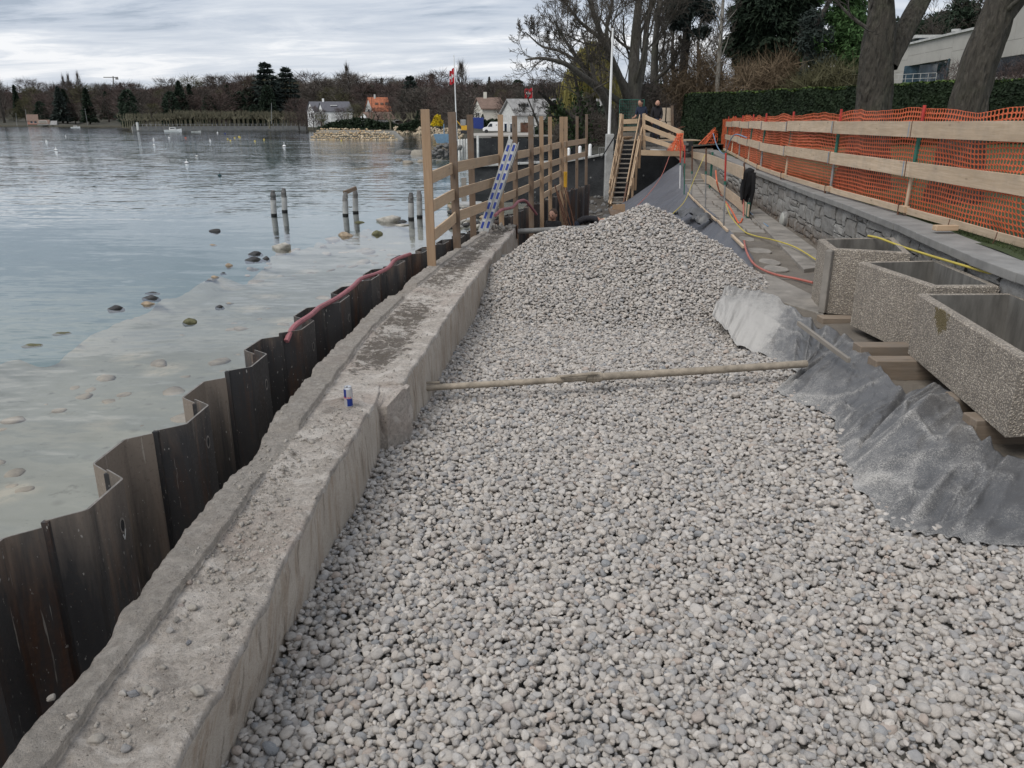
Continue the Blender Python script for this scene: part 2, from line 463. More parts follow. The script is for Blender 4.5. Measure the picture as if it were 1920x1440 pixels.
# exposed aggregate
t = NT('exposed_aggregate'); v = t.pos()
n0 = t.n.new('ShaderNodeTexVoronoi'); t.l.new(v, n0.inputs['Vector']); n0.inputs['Scale'].default_value = 58
hs = t.n.new('ShaderNodeSeparateColor'); t.l.new(n0.outputs['Color'], hs.inputs[0])
c = t.ramp(hs.outputs[0], [(0, (0.250, 0.210, 0.166)), (.3, (0.413, 0.360, 0.292)), (.55, (0.338, 0.290, 0.240)), (.8, (0.500, 0.433, 0.357)), (1, (0.600, 0.531, 0.445))])
c = t.mix(t.rng(n0.outputs['Distance'], .35, .62, 0, .75), c, (.15, .135, .118))
big = t.noise(v, 3.1, 6, .7)
c = t.mix(t.rng(big, .45, .7, 0, .55), c, t.mix(1, c, (.52, .52, .53), 'MULTIPLY'))
sm = t.math('ADD', t.attr('att', 'Fac'), t.rng(t.noise(v, 14, 5, .7), .3, .7, -.4, .4))
c = t.mix(t.rng(sm, .4, .6, 0, .85), c, (.11, .082, .022))
hgt = t.rng(n0.outputs['Distance'], 0, .6, 1, 0)
M['aggregate'] = t.done(c, .88, t.bump(hgt, .9, .011))
t = NT('planter_inside'); v = t.pos(); st = t.noise(t.map(v, (5, 5, 1)), 1.6, 5, .6)
c = t.ramp(st, [(.3, (.085, .08, .072)), (.7, (.20, .19, .172))])
M['planter_in'] = t.done(c, .92, t.bump(t.noise(v, 30, 4, .7), .4, .006))

# woven membrane, 'att' = pale tone: dust, also raised on fold crests
def membrane(name, base, dustc):
    t = NT(name); v = t.pos()
    wv = t.noise(v, 150, 3, .8); b = t.noise(v, 6, 6, .7); fine = t.noise(v, 95, 5, .85)
    c = t.ramp(wv, [(.3, tuple(x * .75 for x in base)), (.7, tuple(x * 1.3 for x in base))])
    d = t.math('ADD', t.attr('att', 'Fac'), t.math('ADD', t.rng(b, .3, .7, -.16, .16), t.rng(fine, .33, .67, -.5, .5)))
    c = t.mix(t.rng(d, .38, .95, 0, .85), c, dustc)
    return t.done(c, t.rng(d, .2, .9, .42, .9), t.bump(wv, .3, .003), spec=.45)
M['membrane'] = membrane('woven_membrane', (.088, .088, .090), (.46, .44, .41))
M['membrane2'] = membrane('slope_membrane', (.085, .089, .105), (.26, .255, .255))

M['wood_pale'] = wood('pale_board', (.45, .33, .215), (.70, .56, .415))
M['wood_new'] = wood('new_timber', (.46, .32, .20), (.60, .45, .30))
M['wood_tan'] = wood('tan_timber', (.30, .195, .115), (.43, .295, .185))
M['wood_brown'] = wood('brown_timber', (.12, .078, .05), (.22, .15, .10), grey=.2)
M['wood_red'] = wood('red_brown_board', (.075, .028, .014), (.15, .06, .03))
M['wood_beam'] = wood('timber_beam', (.19, .145, .105), (.33, .265, .205), grey=.35)
M['wood_grey'] = wood('grey_timber', (.22, .195, .165), (.36, .325, .285), knots=False, grey=.3)
M['bark'] = None
def bark(name, a, b, sc=1.0, bd=.05):
    t = NT(name); v = t.pos()
    n = t.noise(t.map(v, (6 * sc, 6 * sc, 1.3 * sc)), 1.6, 6, .7, .7); m = t.noise(v, 1.1 * sc, 3, .6)
    n3 = t.voro(t.map(v, (7 * sc, 7 * sc, 2.2 * sc)), 1.5)
    c = t.ramp(n, [(.3, a), (.7, b)]); c = t.mix(t.rng(m, .5, .72, 0, .5), c, (.055, .06, .035))
    c = t.mix(t.rng(n3, .0, .3, .5, 0), c, tuple(x * .4 for x in a))
    return t.done(c, .95, t.bump(t.math('ADD', n, t.rng(n3, 0, .5, 0, .6)), .9, bd))
M['bark'] = bark('grey_bark', (.04, .036, .03), (.125, .115, .098))
M['bark_dark'] = bark('dark_bark', (.022, .019, .016), (.06, .053, .045))
M['bark_birch'] = bark('pale_birch_bark', (.19, .175, .15), (.33, .31, .275))
M['prop'] = plain('dusty_prop_steel', (.30, .255, .20), .85, .1, var=.4, scale=9, bump=.4, bd=.004)
M['strut'] = plain('grey_strut_steel', (.22, .215, .205), .7, .2, var=.3, scale=9)
M['alu'] = plain('aluminium', (.31, .31, .30), .5, .35, var=.12, scale=12)
M['net'] = plain('orange_net', (.60, .118, .038), .55, var=.12, scale=9)
M['red_paint'] = plain('red_paint', (.42, .035, .025), .5, var=.25)
M['green_paint'] = plain('green_paint', (.02, .12, .085), .55, var=.3)
M['rust'] = plain('rusty_steel', (.11, .05, .028), .8, .1, var=.5, scale=25)
M['galv'] = plain('galvanised_tube', (.30, .30, .295), .5, .5, var=.3)
M['hose_pink'] = plain('pink_fire_hose', (.31, .115, .125), .7, var=.22, scale=14)
M['hose_red'] = plain('red_hose', (.40, .12, .09), .5, var=.2)
M['hose_orange'] = plain('orange_hose', (.62, .12, .04), .5, var=.2)
M['hose_yellow'] = plain('yellow_hose', (.47, .375, .06), .5, var=.15)
M['hose_blue'] = plain('blue_hose', (.16, .26, .38), .5, var=.15)
M['black'] = plain('black_cloth', (.012, .012, .014), .9, var=.3)
M['black_plastic'] = plain('black_plastic', (.02, .02, .022), .5, var=.2)
M['white'] = plain('white_paint', (.74, .74, .73), .6, var=.06)
M['white_dirty'] = plain('weathered_white_paint', (.50, .50, .48), .7, var=.22, scale=3)
M['cream'] = plain('cream_render', (.58, .55, .48), .9, var=.1, scale=1.2)
M['glass'] = plain('window_glass', (.015, .022, .03), .08, var=.2, spec=.6)
M['blue'] = plain('blue_paint', (.02, .045, .23), .5, var=.1)
M['blue_boat'] = plain('blue_grey_paint', (.16, .27, .38), .6, var=.2)
M['yellow'] = plain('yellow_paint', (.62, .34, .02), .5, var=.15)
M['dark'] = plain('dark_void', (.012, .012, .012), .9)
M['silver'] = plain('can_silver', (.62, .63, .65), .3, .7, var=.05)
M['can_blue'] = plain('can_blue', (.012, .035, .22), .35, .2, var=.05)
M['can_red'] = plain('can_red', (.55, .03, .04), .5, var=.1)
M['roof_slate'] = plain('slate_roof', (.10, .10, .115), .8, var=.25, scale=2)
M['roof_grey'] = plain('grey_tile_roof', (.25, .245, .24), .9, var=.25, scale=1.2)
M['roof_red'] = plain('red_tile_roof', (.36, .125, .065), .9, var=.35, scale=1.5)
M['roof_brown'] = plain('brown_tile_roof', (.17, .115, .09), .9, var=.25, scale=1.5)
M['wallgrey'] = plain('grey_render', (.20, .195, .185), .9, var=.25, scale=.8)
M['flag_red'] = plain('flag_red', (.50, .018, .028), .8, var=.12)
M['skin'] = plain('skin', (.42, .23, .16), .6, var=.08)
M['navy'] = plain('navy_cloth', (.014, .022, .045), .9, var=.25, scale=20)
M['jacket'] = plain('dark_jacket', (.012, .011, .014), .85, var=.3, scale=20)
M['trouser'] = plain('brown_trousers', (.075, .055, .045), .9, var=.3, scale=20)
M['jeans'] = plain('dark_jeans', (.014, .019, .034), .9, var=.3, scale=20)
M['hair'] = plain('dark_hair', (.014, .011, .009), .8, var=.3)
M['helmet'] = plain('beige_helmet', (.50, .45, .34), .5, var=.1)
M['glove'] = plain('pale_glove', (.52, .50, .45), .8, var=.1)
M['ply'] = wood('plywood', (.46, .37, .27), (.56, .47, .36), knots=False)
M['sticker'] = plain('white_sticker', (.40, .41, .45), .5, var=.05)

# mud, soil, lawn, water
def ground(name, a, b, sc, bd=.03, extra=None):
    t = NT(name); v = t.pos(); n = t.noise(v, sc, 7, .7); m = t.noise(v, sc * 9, 5, .75)
    c = t.ramp(n, [(.3, a), (.7, b)])
    c = t.mix(t.rng(m, .55, .75, 0, .5), c, tuple(min(1, x * 1.7) for x in b))
    if extra: c = t.mix(t.rng(t.noise(v, sc * .35, 4, .6), .5, .65, 0, .6), c, extra)
    return t.done(c, .95, t.bump(t.math('ADD', n, t.math('MULTIPLY', m, .5)), .8, bd))
M['soil'] = ground('path_soil', (.10, .085, .068), (.195, .17, .14), 1.6, .03, (.13, .115, .10))
M['mud'] = ground('pit_mud', (.028, .023, .018), (.085, .072, .057), 1.1, .08)
M['lawn'] = ground('lawn', (.022, .036, .010), (.055, .078, .022), 3.0, .05)
M['quay'] = ground('quay_ground', (.27, .25, .22), (.40, .37, .33), .2, .03)
M['landm'] = ground('far_ground', (.028, .027, .018), (.06, .054, .036), .05, .2)
t = NT('dark_quay_stone'); v = t.pos(); n = t.noise(v, 1.4, 6, .7); k = t.voro(v, 2.2); f = t.noise(v, 14, 5, .7)
c = t.ramp(n, [(.3, (.010, .011, .013)), (.7, (.034, .036, .038))]); c = t.mix(t.rng(k, .05, .13, .8, 0), c, (.26, .26, .25))
c = t.mix(t.rng(f, .66, .72, 0, .5), c, (.12, .12, .12))
M['darkquay'] = t.done(c, .8, t.bump(f, .7, .05))
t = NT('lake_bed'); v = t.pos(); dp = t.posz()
k = t.n.new('ShaderNodeTexVoronoi'); t.l.new(t.map(v, (1, 1, .2)), k.inputs['Vector']); k.inputs['Scale'].default_value = .75
n = t.noise(v, .45, 5, .6); m = t.noise(v, 3.5, 5, .7)
c = t.ramp(n, [(.3, (.40, .38, .335)), (.7, (.53, .50, .445))])
sp = t.math('MULTIPLY', t.rng(k.outputs['Distance'], .16, .34, 1, 0), t.rng(m, .38, .6, .2, 1))
c = t.mix(t.math('MULTIPLY', sp, .85), c, (.78, .66, .54))
kk = t.voro(t.map(v, (1, 1, .2), (3, 8, 0)), 1.7); c = t.mix(t.rng(kk, .04, .16, .3, 0), c, (.10, .09, .075))
c = t.mix(t.rng(m, .58, .7, 0, .4), c, (.12, .11, .09))
c = t.mix(t.rng(dp, -2.9, -1.55, 1, 0), c, (.25, .325, .335))  # light scattered in deep water painted into the bed colour
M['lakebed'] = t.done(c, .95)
# water: clear surface (tinted transmission) + Fresnel mirror, ripples in bump
t = NT('lake_water'); v = t.pos(); t.n.remove(t.b)
w1 = t.noise(t.map(v, (.28, 1.25, 1)), 1.35, 3, .5, .35)
w2 = t.noise(t.map(v, (1.0, 2.6, 1), (4, 9, 0)), 3.2, 3, .55, .2)
w3 = t.noise(t.map(v, (.055, .3, 1), (2, 5, 0)), 1.0, 3, .5, .5)
calm = t.rng(t.noise(t.map(v, (.022, .055, 1)), 1.0, 3, .55), .40, .62, .34, 1.0)
def wv(scale, sc, loc, det):
    n = t.n.new('ShaderNodeTexNoise'); t.l.new(t.map(v, sc, loc), n.inputs['Vector']); n.inputs['Scale'].default_value = scale; n.inputs['Detail'].default_value = det; n.inputs['Roughness'].default_value = .55; n.inputs['Distortion'].default_value = .3
    s_ = t.n.new('ShaderNodeVectorMath'); s_.operation = 'SUBTRACT'; t.l.new(n.outputs['Color'], s_.inputs[0]); s_.inputs[1].default_value = (.5, .5, .5); return s_.outputs[0]
def vm(op, a, b):
    n = t.n.new('ShaderNodeVectorMath'); n.operation = op; t.l.new(a, n.inputs[0])
    if isinstance(b, tuple): n.inputs[1].default_value = b
    elif op == 'SCALE': t.l.new(b, n.inputs['Scale'])
    else: t.l.new(b, n.inputs[1])
    return n.outputs[0]
sl = vm('ADD', vm('MULTIPLY', wv(1.5, (.22, 1.1, 1), (0, 0, 0), 3), (.08, .25, 0)), vm('MULTIPLY', wv(4.5, (.5, 1.4, 1), (5, 3, 0), 3), (.15, .21, 0)))
sy_ = t.n.new('ShaderNodeSeparateXYZ'); t.l.new(v, sy_.inputs[0])
openw = t.rng(sy_.outputs[1], 30, 220, .85, 2.3)       # ripples steepen with distance so far water reflects paler sky
nv_ = vm('ADD', vm('SCALE', sl, t.math('MULTIPLY', calm, openw)), (0, 0, 1.0))
bn = t.n.new('ShaderNodeVectorMath'); bn.operation = 'NORMALIZE'; t.l.new(nv_, bn.inputs[0])
fr = t.n.new('ShaderNodeFresnel'); fr.inputs['IOR'].default_value = 1.33; t.l.new(bn.outputs[0], fr.inputs['Normal'])
tr = t.n.new('ShaderNodeBsdfTransparent'); tr.inputs[0].default_value = (.84, .87, .85, 1)
gl = t.n.new('ShaderNodeBsdfGlossy'); gl.inputs['Color'].default_value = (.97, .98, 1, 1); gl.inputs['Roughness'].default_value = .06; t.l.new(bn.outputs[0], gl.inputs['Normal'])
mx = t.n.new('ShaderNodeMixShader'); t.l.new(fr.outputs[0], mx.inputs[0]); t.l.new(tr.outputs[0], mx.inputs[1]); t.l.new(gl.outputs[0], mx.inputs[2])
t.l.new(mx.outputs[0], t.out.inputs[0]); M['water'] = t.m

def leafmat(name, a, b, rough=.75):
    t = NT(name); v = t.pos(); n = t.noise(v, 1.3, 4, .6); r = t.noise(v, 9, 3, .7)
    c = t.ramp(n, [(.3, a), (.7, b)]); c = t.mix(t.rng(r, .4, .7, 0, .45), c, tuple(x * 1.5 for x in b))
    return t.done(c, rough, spec=.25)
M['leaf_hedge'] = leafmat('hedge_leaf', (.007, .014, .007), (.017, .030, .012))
M['leaf_hedge_top'] = leafmat('hedge_top_leaf', (.05, .085, .02), (.085, .125, .03))  # lighter, yellower green than the side leaves
M['leaf_conifer'] = leafmat('dark_conifer', (.010, .018, .012), (.026, .042, .024))
M['leaf_pine'] = leafmat('green_pine', (.028, .065, .022), (.06, .115, .036))
M['leaf_cedar'] = leafmat('cedar_needles', (.018, .026, .024), (.036, .048, .040))
M['leaf_willow'] = leafmat('willow_twigs', (.13, .115, .035), (.22, .19, .055))
M['twig_red'] = leafmat('red_brown_twigs', (0.0483, 0.0337, 0.0302), (0.0878, 0.0622, 0.0534))
M['twig_grey'] = leafmat('grey_brown_twigs', (0.0527, 0.0436, 0.0373), (0.0878, 0.0746, 0.0622))
M['twig_olive'] = leafmat('olive_twigs', (0.0544, 0.0515, 0.0267), (0.0878, 0.0817, 0.0400))
M['twig_near'] = leafmat('grey_twigs', (.055, .047, .039), (.095, .083, .068))
M['leaf_yellow'] = leafmat('yellow_blossom', (.42, .30, .01), (.58, .43, .02))
M['ivy'] = leafmat('ivy_leaf', (.014, .028, .01), (.03, .05, .016))
M['shrub'] = leafmat('brown_shrub_twigs', (.095, .066, .042), (.155, .115, .072))
# ================================================================== setting
WATER_Z = -1.0
PATH_Z, COP_Z, PIT_Z = 0.2, 1.2, -1.05
# pile line (centre of the sheet piles), x as a function of y
PILE_Y = [-4, 3.7, 5, 6.6, 7.5, 9.2, 11.0, 12.2, 13.9, 15.6, 20, 24, 27, 28.5, 30.2, 31.5]
PILE_X = [-2.33, -2.30, -2.27, -2.20, -2.11, -1.95, -1.71, -1.50, -1.18, -.92, -.05, .86, 1.62, 1.98, 2.5, 2.85]
def pile_x(y): return interp(y, PILE_Y, PILE_X)
WI_Y = [0.5, 4.3, 5.6, 6.25, 6.45, 6.46, 7.4, 9.73, 13.0, 16.9]
WI_X = [-1.15, -1.13, -1.10, -1.10, -1.12, -.92, -.83, -.66, -.33, .10]
WO_Y = [0.5, 4.4, 6.2, 8.1, 10, 11.8, 13.9, 15.6, 16.9]
WO_X = [-1.69, -1.71, -1.73, -1.68, -1.50, -1.26, -.93, -.63, -.40]
def wall_in(y): return interp(y, WI_Y, WI_X)
def wall_out(y): return interp(y, WO_Y, WO_X)
PE_Y = [1, 4.2, 5.6, 7, 8.9, 9.8, 11.2, 13, 14.6, 16.1, 17.8, 18.9, 21.6, 23.3, 27.5, 35.5, 39]
PE_X = [3.4, 3.55, 3.72, 3.66, 3.92, 3.85, 3.68, 3.9, 4.38, 4.66, 4.82, 4.94, 5.38, 5.5, 6.0, 7.3, 7.95]
def path_edge(y): return interp(y, PE_Y, PE_X)
WL_Y = [1, 5, 7.74, 8.6, 11.36, 14.4, 17.2, 25.5, 35.5, 44.5]
WL_X = [4.75, 4.88, 4.98, 5.07, 5.54, 5.98, 6.30, 7.39, 8.92, 10.4]
def wall_line(y): return interp(y, WL_Y, WL_X)
RID_X = [-.7, -.5, -.18, .13, .36, .8, 1.13, 1.55, 2.1, 2.5, 3.0, 3.45, 3.75, 4.2]
RID_H = [.24, .30, .48, .70, .87, 1.035, 1.01, 1.15, 1.36, 1.19, .91, .68, .40, .15]
def gz(x, y):
    x = np.asarray(x, float); y = np.asarray(y, float)
    rid = np.interp(x, RID_X, RID_H)
    y0 = np.interp(x, [-1, .5, 1.1, 2.2, 3, 4], [11.2, 10.6, 10.35, 10.15, 10.3, 10.9])
    t = np.clip((y - y0) / (12.7 - y0), 0, 1.35)
    a = rid * t ** 1.05
    b = rid + .06 - (y - 12.7) * .62
    k = .10
    hh = np.clip(.5 + .5 * (b - a) / k, 0, 1)
    h = b * (1 - hh) + a * hh - k * hh * (1 - hh)
    return np.maximum(h, PIT_Z - .05) + .028 * fbm(x * .9, y * .9, 2.2, 3) + .03 * np.clip((1.0 - np.abs(x - 2.6)) , 0, 1) * (y < 9)

# --- water and lake bed: polar fan left of the sheet piles, then under everything far away
def lake_sheet(name, z, mat, zfun=None, xpad=0.0):
    ys = np.concatenate([np.linspace(-8, 31.4, 260), np.linspace(31.6, 42.8, 50), np.geomspace(44, 1600, 46)])
    rows = []
    for y in ys:
        if y <= 31.5: xr = pile_x(y) + xpad
        elif y < 43: xr = interp(y, [31.5, 33, 43], [2.85, 1.5, 1.2]) if False else interp(y, [31.5, 42.9], [2.85, 3.3]) + xpad
        else: xr = interp(y, [43, 60, 200, 1600], [3.4, 25, 120, 1500])
        s = np.concatenate([np.linspace(0, 1, 120) ** 2.6])
        xl = -60 - y * 1.2
        xx = xr + (xl - xr) * s
        rows.append(np.stack([xx, np.full_like(xx, y), np.full_like(xx, z)], -1))
    V = np.array(rows); nu, nv = V.shape[:2]; V = V.reshape(-1, 3)
    if zfun is not None: V[:, 2] = zfun(V[:, 0], V[:, 1])
    return npmesh(name, V, gridfaces(nu, nv), mat, kind='structure', smooth=True)
lake_sheet('lake_water', WATER_Z, M['water'])
SH = [P(a, b, -1) for a, b in ((-300, 700), (50, 645), (205, 582), (265, 560), (400, 512), (480, 478), (530, 458), (650, 432), (740, 405), (890, 372))]
SHX, SHY = [p.x for p in SH], [p.y for p in SH]
def bedz(x, y):
    yl = np.interp(x, SHX, SHY)
    d = (y - yl) + 1.7 * fbm(np.asarray(x) * .55, np.asarray(y) * .55, 6, 5)                                   # >0 beyond the line of rocks: deep
    deep = np.clip(d / 7.5, 0, 1) ** .8 * 2.1
    near = np.clip((2.6 - np.abs(d + 1.0)) / 2.6, 0, 1) * .26
    return -1.42 - deep + near * (d < 2) - np.clip((y - 60) * .02, 0, 2) + .07 * fbm(x * 1.1, y * 1.1, 4, 3) - np.clip((6 - y) * .05, 0, .4)
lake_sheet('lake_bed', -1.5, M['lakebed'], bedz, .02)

# --- ground under the gravel, pit floor
ys = np.concatenate([np.linspace(.5, 15.5, 120)]); us = np.linspace(0, 1, 50)
V = []
for y in ys:
    x0 = wall_in(y) - .3; x1 = path_edge(y) + .5
    if y < 4.8: x1 = 6.0
    V.append(np.stack([x0 + (x1 - x0) * us, np.full_like(us, y), gz(x0 + (x1 - x0) * us, y) - .055], -1))
V = np.array(V).reshape(-1, 3)
npmesh('gravel_ground', V, gridfaces(len(ys), len(us))[:, ::-1], M['gravel_bed'], kind='structure', smooth=True)
ys = np.linspace(12.8, 44, 90); us = np.linspace(0, 1, 40); V = []
for y in ys:
    x0 = pile_x(min(y, 31.4)) - .1 if y < 31.5 else interp(y, [31.5, 43], [2.8, 3.6]); x1 = path_edge(min(y, 39)) + .6
    xx = x0 + (x1 - x0) * us
    V.append(np.stack([xx, np.full_like(us, y), PIT_Z + .10 * fbm(xx * .8, y * .8, 1, 4) + .05 * fbm(xx * 3, y * 3, 8, 2)], -1))
npmesh('pit_floor', np.array(V).reshape(-1, 3), gridfaces(len(ys), len(us))[:, ::-1], M['mud'], kind='structure', smooth=True)

# --- path along the stone wall
ys = np.concatenate([np.linspace(.5, 18, 110), np.linspace(18.5, 45, 40)]); us = np.linspace(0, 1, 26); V = []
def pathz(y): return PATH_Z - .07 * (y < 10.2) + max(0, (y - 33)) * .1
for y in ys:
    x0 = path_edge(y) + .02; x1 = wall_line(y) + .25
    if y < 4.7: x0 = 4.4
    xx = x0 + (x1 - x0) * us
    V.append(np.stack([xx, np.full_like(us, y), pathz(y) + .022 * fbm(xx * 2.2, y * 2.2, 5, 4)], -1))
npmesh('path', np.array(V).reshape(-1, 3), gridfaces(len(ys), len(us))[:, ::-1], M['soil'], kind='structure', smooth=True)
# --- lawn behind the coping, rising to the hedge
ys = np.concatenate([np.linspace(.5, 30, 60), np.geomspace(31, 400, 40)]); us = np.linspace(0, 1, 30) ** 1.8; V = []
def lawnz(x, y):
    d = x - (wall_line(y) + .4)
    return 1.19 + np.clip(d, 0, 12) * .06 + np.clip(d - 12, 0, 60) * .035
for y in ys:
    x0 = (wall_line(y) if y < 44.5 else 10.4 + (y - 44.5) * .12) + .36; x1 = x0 + 25 + y * 1.1
    xx = x0 + (x1 - x0) * us
    V.append(np.stack([xx, np.full_like(us, y), lawnz(xx, min(y, 44.5)) + .03 * fbm(xx, y, 3, 3)], -1))
npmesh('lawn', np.array(V).reshape(-1, 3), gridfaces(len(ys), len(us))[:, ::-1], M['lawn'], kind='structure', smooth=True)
# garden ground behind the harbour corner
ys = np.linspace(43.4, 112, 40); us = np.linspace(0, 1, 16); V = []
for y in ys:
    x0 = interp(y, [43.4, 52, 70, 101, 112], [3.4, 4.2, 7.5, 13, 13]); x1 = 10.9 + (y - 44.5) * .15 + 1.5
    if x1 < x0 + 1: x1 = x0 + 30
    xx = x0 + (x1 - x0) * us
    V.append(np.stack([xx, np.full_like(us, y), .95 + .04 * fbm(xx * .4, y * .4, 9, 3) + us * .6], -1))
V = np.array(V); base = V[:, :1].copy(); base[:, :, 2] = -1.8
V = np.concatenate([base, V], 1)
npmesh('garden_ground', V.reshape(-1, 3), gridfaces(len(ys), len(us) + 1)[:, ::-1], M['landm'], kind='structure', smooth=False)

# ================================================================== pebbles (gravel)
def rock_mesh(name, seed, flat=.6, sub=2, rough=.16, mat=None, ang=0.0):
    bm = bmesh.new(); bmesh.ops.create_icosphere(bm, subdivisions=sub, radius=1.0)
    r2 = np.random.default_rng(seed)
    ax = np.array([1.0, r2.uniform(.62, .90), r2.uniform(flat * .8, flat * 1.25)])
    o = r2.uniform(0, 50, 3)
    planes = [(Vector(r2.normal(size=3)).normalized(), r2.uniform(.62, .9)) for _ in range(int(ang))]
    for v in bm.verts:
        p = v.co.copy(); n = float(fbm(p.x * 1.1 + o[0], p.y * 1.1 + o[1], p.z * 1.1 + o[2], 2))
        p = p * (1 + rough * n)
        for (q, d) in planes:
            e = p.dot(q) - d
            if e > 0: p -= q * e * .92
        v.co = Vector((p.x * ax[0], p.y * ax[1], p.z * ax[2]))
    me = bpy.data.meshes.new(name); bm.to_mesh(me); bm.free()
    me.polygons.foreach_set('use_smooth', np.ones(len(me.polygons), dtype=bool))
    if mat is not None: me.materials.append(mat)
    return me
PEB = [rock_mesh('pebble', 100 + i, .52 + .06 * (i % 4), 3, .20, M['pebble'], ang=(3 if i % 2 else 5)) for i in range(14)]
peb_col = bpy.data.collections.new('pebble_shapes')
for i, me in enumerate(PEB):
    o = bpy.data.objects.new('pebble_shape.%03d' % i, me); peb_col.objects.link(o)

MEM_B = [P(a, b, z) for a, b, z in ((1338, 585, .26), (1362, 612, .16), (1385, 636, .08), (1433, 664, .03), (1500, 700, .02), (1467, 726, .02), (1517, 760, .02), (1577, 792, .02), (1580, 850, .02), (1612, 902, .02), (1688, 992, .02), (1800, 1017, .02), (1990, 1030, .02))]
MEM_T = [P(a, b, z) for a, b, z in ((1357, 551, .27), (1395, 549, .27), (1440, 553, .27), (1487, 582, .26), (1533, 613, .25), (1597, 640, .25), (1640, 684, .25), (1683, 732, .26), (1766, 734, .27), (1805, 792, .25), (1850, 845, .22), (1925, 872, .2), (2060, 905, .2))]
GR_Y = [2, 4.45, 4.62, 4.9, 5.45, 5.9, 6.7, 7.05, 7.6, 8.5, 8.9, 9.2, 10.1, 10.7, 11.2, 12, 12.4, 13.4]
GR_X = [4.9, 4.4, 2.95, 2.66, 2.66, 2.66, 3.0, 2.93, 2.80, 3.2, 2.98, 2.94, 2.92, 3.25, 3.62, 3.9, 3.98, 4.0]
def scatter(y0, y1, sp, jit, seed):
    g = np.random.default_rng(seed); pts = []
    ys = np.arange(y0, y1, sp * .87)
    for i, y in enumerate(ys):
        x0 = wall_in(y) + .01 - interp(y, [2, 3.2, 4.2, 5.2], [.12, .07, .035, 0]); x1 = interp(y, GR_Y, GR_X)
        xs = np.arange(x0 + (sp / 2 if i % 2 else 0), x1, sp)
        xs = xs + g.normal(0, jit, len(xs)); yy = y + g.normal(0, jit, len(xs))
        pts.append(np.stack([xs, yy], -1))
    return np.concatenate(pts)
l1 = scatter(2.2, 13.35, .0345, .0095, 5); l2 = scatter(2.2, 13.35, .042, .0135, 6); l3 = scatter(2.2, 13.35, .12, .05, 8)
pts = np.concatenate([l1, l2, l3])
zoff = np.concatenate([nr.normal(-.012, .008, len(l1)), nr.normal(.006, .009, len(l2)), nr.normal(.022, .007, len(l3))])
N = len(pts)
pz = gz(pts[:, 0], pts[:, 1]) + zoff
size = np.clip(nr.lognormal(math.log(.0206), .30, N), .010, .041)
eul = np.stack([nr.normal(0, .30, N), nr.normal(0, .30, N), nr.uniform(0, 6.283, N)], -1)
# stones follow the slope of the heap
gx = (gz(pts[:, 0] + .05, pts[:, 1]) - gz(pts[:, 0] - .05, pts[:, 1])) / .1
gy = (gz(pts[:, 0], pts[:, 1] + .05) - gz(pts[:, 0], pts[:, 1] - .05)) / .1
me = bpy.data.meshes.new('gravel'); me.vertices.add(N)
me.vertices.foreach_set('co', np.stack([pts[:, 0], pts[:, 1], pz], -1).astype(np.float32).ravel())
for nm, ty, dat, key in (('prot', 'FLOAT_VECTOR', eul, 'vector'), ('psize', 'FLOAT_VECTOR', np.stack([size, size, size], -1), 'vector'), ('pidx', 'INT', nr.integers(0, len(PEB), N), 'value')):
    a = me.attributes.new(nm, ty, 'POINT'); a.data.foreach_set(key, np.asarray(dat, dtype=np.int32 if ty == 'INT' else np.float32).ravel())
gravel = link('gravel', me); gravel['kind'] = 'stuff'
gravel['label'] = 'rounded pale grey gravel filling the trench and heaped into a mound'
ng = bpy.data.node_groups.new('gravel_stones', 'GeometryNodeTree')
ng.interface.new_socket('Geometry', in_out='INPUT', socket_type='NodeSocketGeometry')
ng.interface.new_socket('Geometry', in_out='OUTPUT', socket_type='NodeSocketGeometry')
gi = ng.nodes.new('NodeGroupInput'); go = ng.nodes.new('NodeGroupOutput')
ip = ng.nodes.new('GeometryNodeInstanceOnPoints'); ci = ng.nodes.new('GeometryNodeCollectionInfo')
ci.inputs['Collection'].default_value = peb_col; ci.inputs['Separate Children'].default_value = True; ci.inputs['Reset Children'].default_value = True
def nattr(nm, ty):
    n = ng.nodes.new('GeometryNodeInputNamedAttribute'); n.data_type = ty; n.inputs['Name'].default_value = nm; return n.outputs['Attribute']
e2r = ng.nodes.new('FunctionNodeEulerToRotation')
ng.links.new(nattr('prot', 'FLOAT_VECTOR'), e2r.inputs[0])
ng.links.new(gi.outputs[0], ip.inputs['Points']); ng.links.new(ci.outputs[0], ip.inputs['Instance'])
ip.inputs['Pick Instance'].default_value = True
ng.links.new(nattr('pidx', 'INT'), ip.inputs['Instance Index'])
ng.links.new(e2r.outputs[0], ip.inputs['Rotation']); ng.links.new(nattr('psize', 'FLOAT_VECTOR'), ip.inputs['Scale'])
ng.links.new(ip.outputs[0], go.inputs[0])
md = gravel.modifiers.new('stones', 'NODES'); md.node_group = ng

